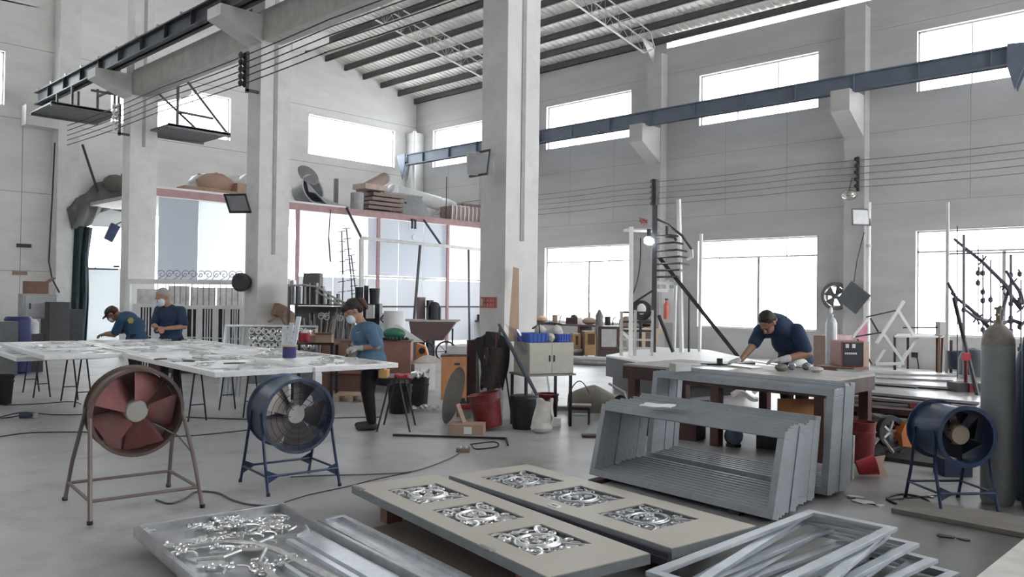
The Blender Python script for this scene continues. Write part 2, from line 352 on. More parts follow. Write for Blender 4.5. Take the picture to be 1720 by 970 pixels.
# concrete crane beams on the right-hand corbels of the columns
mb = MB(); mb.box(7.43, -9, 6.19, 7.8, 19.4, 6.75); struct('trim_14', mb, mat('concrete_grey', (.50, .49, .47), .85, spots=((.33, .32, .3), 2, .4)), smooth=False)
# roof sheets, ribbed down the slope
def roof(name, Xa, Xb, Y0, Y1):
    mb = MB(); st = .22; nn = int((Y1 - Y0) / st); vs = []
    for i in range(nn):
        for q, h in ((0, 0), (.14, 0), (.16, .035), (.20, .035)):
            y = Y0 + i * st + q
            for X in (Xa, Xb): vs.append((X, y, roofz(X) + .1 + h))
    N = len(vs) // 2; fs = [(2 * i, 2 * i + 2, 2 * i + 3, 2 * i + 1) for i in range(N - 1)]
    mb.add(vs, fs)
    return struct(name, mb, SHEET, smooth=False)
ceil = roof('ceiling', XC, XR + .34, YB, YG + .3); roof('ceiling', XL, XC, YB, YG + .3)
mb = MB()
# purlins: each one its own length of cold-formed channel
px_list = [20.5 - .83 * k for k in range(16)]
for k, X in enumerate(px_list):
    mb = MB(); z = roofz(X) + .07
    mb.box(X - .03, YB, z - .20, X - .015, YG, z); mb.box(X - .03, YB, z - .20, X + .05, YG, z - .185); mb.box(X - .03, YB, z - .015, X + .04, YG, z)
    lab = 'dark roof purlin running along the top of the windowed right wall' if k == 0 else 'dark steel roof purlin, the %s one up the slope from the right wall' % ['', 'first', 'second', 'third', 'fourth', 'fifth', 'sixth', 'seventh', 'eighth', 'ninth', 'tenth', 'eleventh', 'twelfth', 'thirteenth', 'fourteenth', 'fifteenth'][k]
    tag(mb.build('roof_purlin', PURL, smooth=False, loc=(0, 0, 0)), lab, 'roof beam', 'purlins under the sheet roof')
def truss(Y, lab):
    t = thing('roof_truss', lab, 'truss', (20.2, Y, roofz(20.2) - .3), 0, 'lattice trusses under the roof')
    T = lambda X, dy, dz: (X - 20.2, dy, roofz(X) - .1 + dz - (roofz(20.2) - .3))
    a, b = 19.7, 8.6
    mb = MB()
    for dy in (-.22, .22): mb.tube([T(20.25, 0, -.25), T(a, dy, -.05), T(b, dy, -.05)], .021, 6)
    mb.build('top_chord', TRUSS, t)
    mb = MB(); mb.tube([T(20.2, 0, -.3), T(a, 0, -.62), T(b, 0, -.72)], .028, 6); mb.build('bottom_chord', TRUSS, t)
    mb = MB(); s = .62; k = 0; X = a
    while X - s > b:
        for dy in (-.22, .22):
            mb.tube([T(X, 0, -.62), T(X - s / 2, dy, -.05), T(X - s, 0, -.63)], .008, 5)
        mb.tube([T(X - s / 2, -.22, -.05), T(X - s / 2, .22, -.05)], .009, 5); X -= s
    mb.build('lattice_web', TRUSS, t)
    mb = MB(); mb.slab([T(20.28, .03, -.1), T(19.6, .03, -.2), T(20.28, .03, -.75)], .02); mb.build('end_bracket', TRUSS, t, smooth=False)
truss(13.6, 'lattice roof truss landing on the pilaster right of the central column')
truss(19.5, 'lattice roof truss crossing behind the top of the central column')
# crane girders
def girder(X, y0, y1, z0, z1, w, m, name, lab, rails=None, stiff=1.2):
    mid = (z0 + z1) / 2; mb = MB()
    mb.box(X - w / 2, y0, z0, X + w / 2, y1, z0 + .03); mb.box(X - w / 2, y0, z1 - .03, X + w / 2, y1, z1); mb.box(X - .03, y0, z0, X + .03, y1, z1)
    t = thing(name, lab, 'crane girder', (X, y0, z0)); mb.M = Matrix.Identity(4)
    mb.v = [p - Vector((X, y0, z0)) for p in mb.v]; mb.build('girder_web', m, t, smooth=False)
    y = y0 + .3
    while y < y1: q = MB(); q.box(-w / 2 + .01, y - y0, .03, w / 2 - .01, y - y0 + .012, z1 - z0 - .03); q.build('stiffener', m, t, smooth=False); y += stiff
    if rails:
        q = MB(); q.box(-.035, 0, z1 - z0, .035, y1 - y0, z1 - z0 + .06); q.box(-.07, 0, z1 - z0 - .001, .07, y1 - y0, z1 - z0 + .015); q.build('crane_rail', RAIL, t, smooth=False)
        y = .4
        while y < y1 - y0:
            q = MB(); q.box(-.13, y, z1 - z0, -.07, y + .07, z1 - z0 + .05); q.box(.07, y, z1 - z0, .13, y + .07, z1 - z0 + .05); q.build('rail_clip', STEEL, t, smooth=False); y += 1.1
    return t
tR = girder(19.62, 4.25, 24.4, 6.62, 7.03, .22, GIRD, 'crane_girder', 'long blue-grey crane girder on corbels along the windowed right wall', stiff=1.45)
for yy, s in ((0.0, -1), (20.15, 1)):
    q = MB(); q.slab([(-.12, yy + s * .01, .45), (-.12, yy + s * .5, .4), (-.12, yy + s * .15, -.55), (-.12, yy, 0)], .03); q.slab([(.12, yy + s * .01, .45), (.12, yy + s * .5, .4), (.12, yy + s * .15, -.55), (.12, yy, 0)], .03)
    q.box(-.12, min(yy, yy + s * .35), .1, .12, max(yy, yy + s * .35), .13); q.build('end_stop', GIRD, tR, smooth=False)
girder(6.95, -8, 24.6, 6.655, 7.0, .26, GIRDL, 'crane_girder', 'dark crane girder with rusty rail, upper left beside the columns', rails=True)
q = MB()
# trolley bracket seen just right of the central column
t = thing('cable_bracket', 'grey steel bracket sticking out right of the central column by the girder', 'bracket', (19.45, 17.9, 6.2))
q = MB(); q.slab([(0, 0, 0), (0, -.1, .7), (0, -.45, .75), (0, -.1, 0)], .04); q.build('plate', GIRD, t, smooth=False); q = MB(); q.box(-.02, -.05, -.05, .3, .12, .25); q.build('clamp', DARK, t, smooth=False)

# maintenance platforms
def platform(lab, loc, posts, wide=1.5, deep=1.5):
    t = thing('maintenance_platform', lab, 'platform', loc, 0, 'steel service platforms by the crane beams')
    q = MB(); q.box(0, 0, 0, wide, deep, .04); q.box(0, 0, -.05, wide, .05, .06); q.box(0, deep - .05, -.05, wide, deep, .06); q.build('deck_plate', mat('platform_grey', (.16, .165, .175), .5, .4), t, smooth=False)
    for a, b in posts:
        q = MB(); q.bar(a, b, .05); q.build('hanger', GIRDL, t, smooth=False)
    return t
p = g(55, 190, 5.35)
platform('grey steel deck hung at the far end of the dark left girder', (6.25, 21.2, 6.05), [((1.55, .05, 0), (1.55, .05, 1.5)), ((1.45, .05, 0), (1.45, .05, .58)), ((1.55, 1.5, 0), (1.55, 1.5, .9)), ((.55, .3, 0), (.55, .3, .58)), ((.55, 1.4, 0), (.55, 1.4, .58)), ((.85, .8, 0), (.85, .8, .58)), ((.9, .06, .5), (1.55, .06, .5)), ((1.55, .05, .7), (1.55, 1.5, .7))], 1.6, 1.6)
platform('grey steel deck hung in front of the gable window between two columns', (7.85, 18.4, 5.4), [((.4, .45, 0), (.4, .45, 1.2)), ((.55, .4, 1.25), (1.5, .1, .02)), ((.0, .9, 1.0), (.9, .3, 0)), ((.4, .45, .45), (1.2, .3, .4))], 1.5, 1.45)

# overhead trolley wires
for k in range(5):
    mb = MB(); z = 4.98 + .145 * k
    mb.tube([(7.06, y, 5.36 + .125 * k - .04 * math.sin(math.pi * ((y + 8) % 6.25) / 6.25)) for y in [-8 + .625 * i for i in range(50)]], .011, 5)
    o = world('overhead_wire', ['lowest', 'second lowest', 'middle', 'second highest', 'highest'][k] + ' of the five dark wires strung past the left columns', 'wire', mb, RUBB, 'wires beside the columns')
for k in range(5):
    mb = MB(); mb.tube([(20.15, y, 4.42 + .165 * k - .05 * math.sin(math.pi * ((y + 9) % 5.9) / 5.9)) for y in [-8 + .59 * i for i in range(56)]], .010, 5)
    o = world('overhead_wire', ['lowest', 'second lowest', 'middle', 'second highest', 'highest'][k] + ' of the five grey wires along the right wall', 'wire', mb, mat('wire_grey', (.2, .19, .19), .6), 'wires along the right wall')
for y, lab in ((13.55, 'row of dark insulators holding the wires on the far pilaster'), (7.6, 'row of dark insulators holding the wires above the hanging bulb')):
    t = thing('insulator_bracket', lab, 'insulator', (20.2, y, 4.3))
    q = MB(); q.box(-.02, -.02, 0, .08, .02, .85); q.build('backing_bar', DARK, t, smooth=False)
    for k in range(5):
        q = MB(); q.lathe([(.02, -.07), (.05, -.05), (.03, -.02), (.05, .02), (.02, .05)], (-.05, 0, .12 + .165 * k), (1, 0, 0), 10); q.build('insulator', BLK, t)
# insulator combs on the left columns
for y, lab in ((13.45, 'stack of dark insulators on the second column from the left'), (19.4, 'stack of pale insulators on the leftmost tall column')):
    t = thing('insulator_bracket', lab, 'insulator', (7.15, y, 5.22)); mm = BLK if y < 15 else WHT
    q = MB(); q.box(.0, .05, 0, .25, .1, .05); q.box(.0, .05, -.02, .05, .1, .72); q.build('backing_bar', DARK, t, smooth=False)
    for k in range(5):
        q = MB(); q.lathe([(.03, -.08), (.07, -.05), (.04, -.01), (.07, .03), (.03, .06)], (-.06, .075, .13 + .125 * k), (1, 0, 0), 10); q.build('insulator', mm, t)

# lamps
def floodlight(lab, loc, rot, s=1.0, tilt=-12, arm=.3, m=None):
    t = thing('floodlight', lab, 'floodlight', loc, rot)
    mr = Matrix.Rotation(R(tilt), 4, 'X')
    q = MB(); q.M = mr; q.add([(-.22 * s, 0, -.2 * s), (.22 * s, 0, -.2 * s), (.24 * s, 0, .2 * s), (-.24 * s, 0, .2 * s), (-.12 * s, .17 * s, -.1 * s), (.12 * s, .17 * s, -.1 * s), (.12 * s, .17 * s, .12 * s), (-.12 * s, .17 * s, .12 * s)], [(0, 3, 2, 1), (4, 5, 6, 7), (0, 1, 5, 4), (1, 2, 6, 5), (2, 3, 7, 6), (3, 0, 4, 7)]); q.build('housing', m or STEEL, t, smooth=False)
    q = MB(); q.M = mr @ Matrix.Rotation(R(90), 4, 'X'); q.ring(.47 * s, .42 * s, .03 * s, .02, -.0); q.build('rim', DARK, t, smooth=False)
    q = MB(); q.M = mr; q.box(-.2 * s, -.006, -.17 * s, .2 * s, -.002, .17 * s); q.build('lens', mat('lens_grey', (.36, .37, .39), .15), t, smooth=False)
    q = MB(); q.tube([(.0, .1, 0), (.0, .2, .02), (.0, .2 + arm, .02)], .025); q.build('arm', TRUSS, t)
    return t
p = pX(806, 280, 7.2); floodlight('large square floodlight on the left face of the central column', (7.05, 7.31, p.z), RC + R(12), .78, -8, .12).children[3].rotation_euler = (0, 0, R(-60))
p = pX(404, 342, 7.0); floodlight('small dark floodlight tilted down on the second column', (6.95, p.y, p.z), RC - R(10), .9, 35, .15, mat('lamp_shell', (.2, .2, .2), .5))
p = pX(1446, 365, 20.0); floodlight('white rectangular floodlight at the pipe on the right wall pilaster', (20.0, p.y, p.z), RC + R(5), 1.0, -5, .1, WHT)
p = pX(1426, 328, 19.9); t = thing('hanging_bulb', 'clear round bulb hanging under the insulators on the right wall', 'lamp', p)
q = MB(); q.ball((0, 0, 0), (.2, .2, .13), n=16); q.build('glass_bulb', glassy('bulb_glass', (.85, .84, .83), .35), t); q = MB(); q.ball((0, 0, .02), .07); q.build('filament_holder', CARD, t)
q = MB(); q.tube([(0, 0, .1), (.1, 0, .3), (.2, 0, .45)], .012); q.build('cord', RUBB, t)
p = pX(1458, 360, 20.12); t = thing('conduit_pipe', 'tall white pipe running up the right wall pilaster beside the fan', 'pipe', (20.18, p.y, 0))
q = MB(); q.cyl((0, 0, 0), (0, 0, 4.0), .05); q.build('pipe', WHT, t); 
for z in (1.6, 2.9): q = MB(); q.cyl((0, 0, z), (0, 0, z + .07), .065); q.build('clamp', TRUSS, t)
# corner downpipe on the far corner
world('downpipe', 'white downpipe in the far corner above the storage deck', 'pipe', MB().cyl((20.0, 24.45, 4.2), (20.0, 24.45, 8.0), .07), WHT)
# exhaust fan in the right wall and its open shutter
p = pX(1403, 498, XR - .12); t = thing('wall_exhaust_fan', 'round four-bladed exhaust fan set in the right wall beside the window', 'fan', p)
q = MB(); q.lathe([(.27, -.05), (.35, -.05), (.35, .115), (.27, .115), (.27, -.05)], (0, 0, 0), (1, 0, 0), 32, False); q.build('ring', mat('fan_ring_grey', (.13, .13, .14), .5), t)
for k in range(4):
    q = MB(); q.M = Matrix.Rotation(R(35 + 90 * k), 4, 'X'); q.grid(lambda u, v: (.04 * (v - .5), .05 + .20 * u, (.03 + .10 * u) * (v - .5) * 2), 4, 3, .006); q.build('blade', MATS['fan_ring_grey'], t)
q = MB(); q.cyl((-.06, 0, 0), (.06, 0, 0), .07, n=16); q.build('hub', MATS['fan_ring_grey'], t)
q = MB()
for a in (45, 135, 225, 315): q.bar((.03, 0, 0), (.03, .32 * math.cos(R(a)), .32 * math.sin(R(a))), .015)
q.build('motor_bracket', MATS['fan_ring_grey'], t, smooth=False)
p = pX(1434, 500, 20.1); q = MB(); q.M = Matrix.Rotation(R(38), 4, 'X'); q.box(-.02, -.29, -.29, .02, .29, .29)
t = thing('fan_shutter', 'dark square shutter plate hanging on one corner beside the exhaust fan', 'shutter', p); q.build('plate', mat('shutter_grey', (.10, .11, .12), .6), t, smooth=False)
q = MB(); q.tube([(0, 0, .38), (.05, -.05, .9), (.1, -.2, 1.6)], .012); q.build('cord', RUBB, t)
# small switch boxes
p = pX(1438, 432, XR - .03); world('switch_box', 'small white switch box on the right wall beside the tall pipe', 'switch', MB().box(p.x - .03, p.y - .12, p.z - .06, XR, p.y + .12, p.z + .06), WHT, smooth=False)
p = pX(1536, 596, XR - .03); world('wall_socket', 'small dark socket with a lead low on the right wall', 'socket', MB().box(p.x, p.y - .07, p.z - .07, XR, p.y + .07, p.z + .05).tube([(p.x, p.y, p.z), (p.x - .05, p.y - .08, p.z - .1), (p.x, p.y - .1, p.z - .35)], .015), BLK)
# ================================================================= FOREGROUND
def blocks(t, pts, h, m=DARK):
    for x, y in pts: q = MB(); q.box(x - .06, y - .05, -h, x + .06, y + .05, 0); q.build('support_block', m, t, smooth=False)
# ---- cream door leaves with three openwork insets
def ornament(q, w, h, seed, z=0.0, fat=.007):
    rnd = random.Random(seed)
    q.tube([(w * .23 * math.cos(a), h * .30 * math.sin(a), z + .012) for a in [2 * math.pi * i / 28 for i in range(28)]], fat, 6, True)
    q.tube([(w * .27 * math.cos(a), h * .35 * math.sin(a), z + .008) for a in [2 * math.pi * i / 28 for i in range(28)]], fat * .7, 5, True)
    for sx in (-1, 1):
        for sy in (-1, 1):
            q.tube(spiral((sx * w * .34, sy * h * .33, z + .01), h * .13, 1.5, rnd.random() * 6, sx * sy), fat * .8, 5)
            q.tube(spiral((sx * w * .40, sy * h * .10, z + .01), h * .09, 1.3, rnd.random() * 6, -sx * sy), fat * .8, 5)
            q.tube(spiral((sx * w * .18, sy * h * .40, z + .01), h * .08, 1.3, rnd.random() * 6, -sx * sy), fat * .8, 5)
            q.tube(arc((sx * w * .47, sy * h * .47, z + .008), (sx * w * .22, sy * h * .22, z + .01), (sx * .03, -sy * .02, .01)), fat * .8, 5)
            q.tube(arc((sx * w * .47, 0, z + .008), (sx * w * .36, sy * h * .24, z + .01), (0, sy * .02, 0)), fat * .7, 5)
    for k in range(9):
        a = rnd.random() * 6.28; q.ball((w * .15 * math.cos(a) * rnd.random() ** .5 * 1.2, h * .2 * math.sin(a) * rnd.random() ** .5 * 1.2, z + .012), (rnd.uniform(.012, .03), rnd.uniform(.010, .02), .012), Matrix.Rotation(rnd.random() * 3, 3, 'Z'), 8)
    for k in range(5): q.tube(spiral((rnd.uniform(-.13, .13) * w, rnd.uniform(-.18, .18) * h, z + .014), h * .07, 1.2, rnd.random() * 6, 1 if k % 2 else -1, 14), fat * .9, 5)
def door_leaf(lab, loc, rot, w, l, insets, th=.055, pierced=True, seed=1, insm=SILV, latch=None, hinge=()):
    t = thing('door_leaf', lab, 'door', loc, rot, 'cream door leaves on the floor')
    holes = [(-l / 2 + a, -l / 2 + b) for a, b in insets]; iw = w * .29
    q = MB(); ys = [-l / 2] + [v for h in holes for v in h] + [l / 2]
    q.box(-w / 2, -l / 2, 0, -iw, l / 2, th); q.box(iw, -l / 2, 0, w / 2, l / 2, th)
    for i in range(0, len(ys), 2): q.box(-iw, ys[i], 0, iw, ys[i + 1], th)
    q.build('frame', CREAM, t, smooth=False)
    q = MB(); e = .004
    q.box(-w / 2 - e, -l / 2 - e, -.002, -w / 2, l / 2 + e, th - .004); q.box(w / 2, -l / 2 - e, -.002, w / 2 + e, l / 2 + e, th - .004); q.box(-w / 2, -l / 2 - e, -.002, w / 2, -l / 2, th - .004); q.box(-w / 2, l / 2, -.002, w / 2, l / 2 + e, th - .004)
    q.build('metal_edge', CRED, t, smooth=False)['label'] = 'bluish grey metal edge'
    for j, (a, b) in enumerate(holes):
        cy = (a + b) / 2; ih = b - a
        q = MB(); q.M = Matrix.Translation((0, cy, th - .022)) @ Matrix.Rotation(R(90), 4, 'Z')
        f = MB(); f.M = q.M; f.ring(ih, 2 * iw, .012, .018); fr = f.build('inset_border', mat('inset_border_grey', (.16, .17, .18), .5, .3), t, smooth=False)  # dark grey border strip around each inset
        sh = MB(); sh.M = q.M; sh.box(-ih / 2, -iw, -.006, ih / 2, iw, 0 if not pierced else -.004)
        pl = sh.build('inset_sheet', mat('inset_plate', (.33, .34, .355), .4, .5, spots=((.08, .08, .09), 14, .9)), t, smooth=False)
        ornament(q, ih, 2 * iw, seed + j, 0, .011 if pierced else .008); q.build('scrollwork', insm, t)
    for hx, hy, hr in hinge:
        q = MB(); q.M = Matrix.Translation((hx, hy, th)) @ Matrix.Rotation(hr, 4, 'Z'); q.box(-.02, -.045, 0, .012, .045, .012); q.cyl((-.02, -.05, .012), (-.02, .05, .012), .013, n=10); q.build('hinge', STEEL, t)
    if latch: q = MB(); q.M = Matrix.Translation((*latch, th)); q.ring(.05, .09, .012, .006); q.build('lock_plate', SILV, t, smooth=False)
    return t
rotd = R(-9)
ins = [(.30, .76), (.93, 1.39), (1.56, 2.02)]
A = door_leaf('cream door leaf nearest the camera, with three openwork silver insets and two hinges', (3.53, 3.63, .145), R(-11), .68, 2.28, ins, pierced=True, seed=3, hinge=((-.34, 1.0, 0), (-.34, -.62, 0)))
blocks(A, [(-.2, .8), (.2, .8), (-.2, -.8), (.2, -.8)], .145, BRICK)
B = door_leaf('cream door leaf lying beside the grey frame stack, insets with closed grey backing', (4.36, 3.45, .14), R(-8.5), .76, 2.2, ins, pierced=False, seed=20, insm=GALV, latch=(-.32, -.05))
q = MB(); q.box(-.42, -1.1, -.04, -.385, 1.1, .0); q.box(-.41, -1.1, -.0, -.38, 1.1, .03); q.build('edge_profile', mat('dark_profile', (.10, .10, .14), .35, .5), B, smooth=False)
blocks(B, [(-.2, .75), (.2, .75), (-.2, -.8), (.2, -.8)], .14, DBRN)

# ---- stack of grey frames
frames_lab = ['front grey metal frame of the low stack beside the cream door', 'second grey frame from the front of the low leaning stack', 'third grey frame from the front of the low leaning stack', 'fourth grey frame from the front of the low leaning stack', 'fifth grey frame from the front of the low leaning stack', 'sixth grey frame from the front of the low leaning stack', 'seventh grey frame from the front of the low leaning stack', 'eighth grey frame from the front of the low leaning stack', 'ninth grey frame from the front of the low leaning stack', 'tenth grey frame from the front of the low leaning stack', 'eleventh grey frame from the front of the low leaning stack']
def grey_frame(lab, loc, w, h, b, d, lean, rz, group):
    # local: x along the frame, y depth, z up ; leaned back
    t = thing('frame_assembly', lab, 'frame', loc, (R(lean), 0, rz), group); t.rotation_mode = 'XYZ'
    for nm, c in (('bottom_rail', (-w / 2, 0, 0, w / 2, d, b)), ('top_rail', (-w / 2, 0, h - b, w / 2, d, h)), ('side_rail', (-w / 2, 0, b, -w / 2 + b, d, h - b)), ('side_rail', (w / 2 - b, 0, b, w / 2, d, h - b))):
        q = MB(); q.box(*c); q.build(nm, GREYF, t, smooth=False, bevel=.004)
    return t
# local x -> world -Y (slightly), local y -> world +X
rzA = R(-90) - R(7)
rnd = random.Random(5)
for k in range(11):
    off = .079 * k; jx = rnd.uniform(-.02, .02) if k else 0
    cx, cy = 5.44 + off, 3.46 + .12 * off + jx
    grey_frame(frames_lab[k], (cx, cy, .035), 1.80, .62 + (rnd.uniform(-.02, .02) if k else .0), .055, .0785, -14 + 5.5 * k / 10, rzA, 'low stack of grey frames')
ordn = ['front', 'second', 'third', 'fourth', 'fifth', 'sixth', 'rearmost']
for k in range(7):
    off = .075 * k; grey_frame('%s grey frame of the tall stack behind the low one' % ordn[k], (6.40 + off, 3.49 + .12 * off + rnd.uniform(-.02, .02), .04), 1.86, .84 + rnd.uniform(-.012, .012), .06, .0745, -6.5 + .25 * k, rzA, 'tall stack of grey frames')
for yy, lab in ((4.15, 'dark timber bearer under the left end of the frame stacks'), (2.85, 'dark timber bearer under the right end of the frame stacks')):
    world('timber_bearer', lab, 'timber', MB().box(5.38, yy, 0, 6.95, yy + .08, .035), DBRN, smooth=False)
p = g(1105, 683, .685); q = MB(); q.grid(lambda u, v: ((u - .5) * .2, (v - .5) * .26, .004 * math.sin(u * 7) + .003 * math.sin(v * 9)), 8, 8, .004)
solo('paper_sheet', 'white sheet of paper lying on top of the low grey frame stack', 'paper', q, WHT, (p.x, p.y, .694), R(20))
p = g(1133, 618, .9); solo('foam_block', 'pale block standing on the tall grey frame stack', 'block', MB().box(-.09, -.05, 0, .09, .05, .075), mat('foam_white', (.55, .55, .54), .8), (6.62, 4.12, .885), R(-20), smooth=False, bevel=.006)

# ---- silver tray door with cast tree, bottom left
t = thing('ornamental_gate', 'silver door panel with raised rim and cast tree branches, bottom left of the floor', 'door', (2.285, 3.82, .085), R(-7.5))
w, l = .93, 2.3
q = MB(); q.box(-w / 2, -l / 2, 0, w / 2, l / 2, .012); q.build('back_sheet', mat('tray_sheet', (.54, .55, .58), .3, .55, var=.1), t, smooth=False)
q = MB(); q.ring(w, l, .028, .065, 0); q.build('rim', GALV, t, smooth=False, bevel=.004)
for x0, x1, y0, y1 in ((.20, .235, -l / 2 + .03, .45), (.27, .40, -l / 2 + .03, .5), (.0, .03, -l / 2 + .03, .1), (-.26, -.23, -l / 2 + .03, -.2)):
    q = MB(); q.box(x0, y0, .012, x1, y1, .035); q.build('slat', mat('slat_silver', (.74, .78, .86), .3, .3), t, smooth=False)
q = MB(); q.tube([(.16, -1.0, .035), (.1, -.2, .04), (.06, .25, .045), (.0, .42, .05), (-.12, .55, .05), (-.3, .62, .04)], lambda u: .022 - .012 * u, 8)
q.tube([(.0, .42, .045), (.14, .50, .045), (.26, .44, .045), (.36, .50, .04), (.40, .62, .035)], .013, 8); q.tube([(.02, .3, .045), (-.1, .36, .045), (-.22, .30, .045), (-.34, .36, .04)], .012, 8); q.tube([(-.05, .5, .05), (.02, .66, .045), (.14, .74, .04), (.26, .70, .035)], .011, 8)
q.tube([(-.14, -.9, .03), (-.12, -.2, .04), (-.1, .1, .04), (.02, .3, .045)], lambda u: .018 - .006 * u, 8); q.build('trunk', SILV, t)
rnd = random.Random(11)
for k in range(44):
    q = MB(); x = rnd.uniform(-.42, .38) if k < 30 else rnd.uniform(-.42, .1); y = rnd.uniform(.62, 1.09) if k < 30 else rnd.uniform(-.1, .6); r = rnd.uniform(.025, .05)
    q.tube(spiral((x, y, .035), r, rnd.uniform(.9, 1.5), rnd.random() * 6.28, rnd.choice((-1, 1)), 16, .2), lambda u: .009 - .003 * u, 6)
    a = rnd.random() * 6.28
    q.tube(arc((x + r, y, .035), (x + r + .10 * math.cos(a), y + .10 * math.sin(a), .028), (.02, -.02, .01)), .007, 6)
    for j in range(5):
        b = rnd.random() * 6.28; q.ball((x + r * .9 * math.cos(b), y + r * .9 * math.sin(b), .045), (rnd.uniform(.010, .022), rnd.uniform(.008, .013), .010), Matrix.Rotation(b, 3, 'Z'), 8)
    for p3 in range(len(q.v)): q.v[p3] = Vector((max(-w / 2 + .03, min(w / 2 - .03, q.v[p3].x)), min(l / 2 - .03, q.v[p3].y), q.v[p3].z))
    q.build('cast_branch', SILV, t)
blocks(t, [(-.3, .9), (.3, .9), (-.3, -.9), (.3, -.9)], .085, DARK)
t = thing('metal_sheet', 'plain silver panel showing along the right edge of the cast tree door', 'panel', (2.93, 3.55, .03), R(-8.5))
q = MB(); q.ring(.2, 2.1, .04, .05, 0); q.build('rim', GALV, t, smooth=False, bevel=.003); q = MB(); q.box(-.06, -1.03, .005, .06, 1.03, .02); q.build('sheet', MATS['slat_silver'], t, smooth=False)
blocks(t, [(-.03, .9), (.03, -.9)], .03, DARK)

# ---- flat stack of silver frames, bottom right
rnd = random.Random(3); zc = .02
labs = ['lowest of the flat silver frames stacked bottom right', 'flat silver frame directly on the lowest one of the pile', 'flat silver frame third up, sticking out at the right of the pile', 'fourth silver frame from the bottom of the flat pile', 'fifth silver frame, in the middle of the flat pile', 'sixth silver frame from the bottom of the flat pile', 'silver frame just under the two top ones of the flat pile', 'silver frame just under the topmost, skewed on the flat pile', 'topmost silver frame of the flat pile bottom right']
rots = [-4, -8, 1, -6, 2, -3, 4, 6.5, -2.0]; offs = [(.16, -.2), (.14, -.17), (.15, -.10), (.08, -.10), (.02, -.05), (.08, -.04), (.0, .0), (.02, -.03), (-.03, .03)]
for k in range(9):
    t = thing('frame_assembly', labs[k], 'frame', (4.02 + offs[k][0], 1.83 + offs[k][1], zc), R(rots[k]), 'flat pile of silver frames')
    for nm, c in (('long_rail', (-.83, -.26, .83, -.205)), ('long_rail', (-.83, .205, .83, .26)), ('short_rail', (-.83, -.205, -.775, .205)), ('short_rail', (.775, -.205, .83, .205))):
        q = MB(); q.box(c[0], c[1], 0, c[2], c[3], .022); q.build(nm, mat('frame_silver', (.52, .56, .61), .33, .45, var=.12, scale=5), t, smooth=False, bevel=.003)
    zc += .031

t = thing('sheet_plate', 'pale sheet panel cut off by the lower right corner of the view', 'panel', (4.72, .58, .25), R(-1))
q = MB(); q.box(-.62, -.45, 0, .62, .45, .03); q.build('sheet', mat('pale_sheet', (.66, .65, .63), .5, .1), t, smooth=False, bevel=.004)
for x in (-.5, .5):
    for y in (-.35, .35): q = MB(); q.box(x - .03, y - .03, -.25, x + .03, y + .03, 0); q.build('leg', DARK, t, smooth=False)
# floor mat / plate
q = MB(); q.prism([tuple(g(*a).xy) for a in ((1497, 862), (1720, 905), (1720, 880), (1700, 872), (1520, 845))], 0.002, .035)
world('floor_board', 'long grey board lying on the floor under the right blue fan', 'board', q, mat('grey_board', (.20, .185, .17), .8), smooth=False)
q = MB(); q.prism([tuple(g(*a).xy) for a in ((560, 905), (700, 870), (930, 1000), (560, 1050))], 0.001, .004)
world('floor_sheet', 'brownish protective sheet on the floor under the doors', 'sheet', q, mat('brown_paper', (.22, .19, .17), .6), smooth=False)

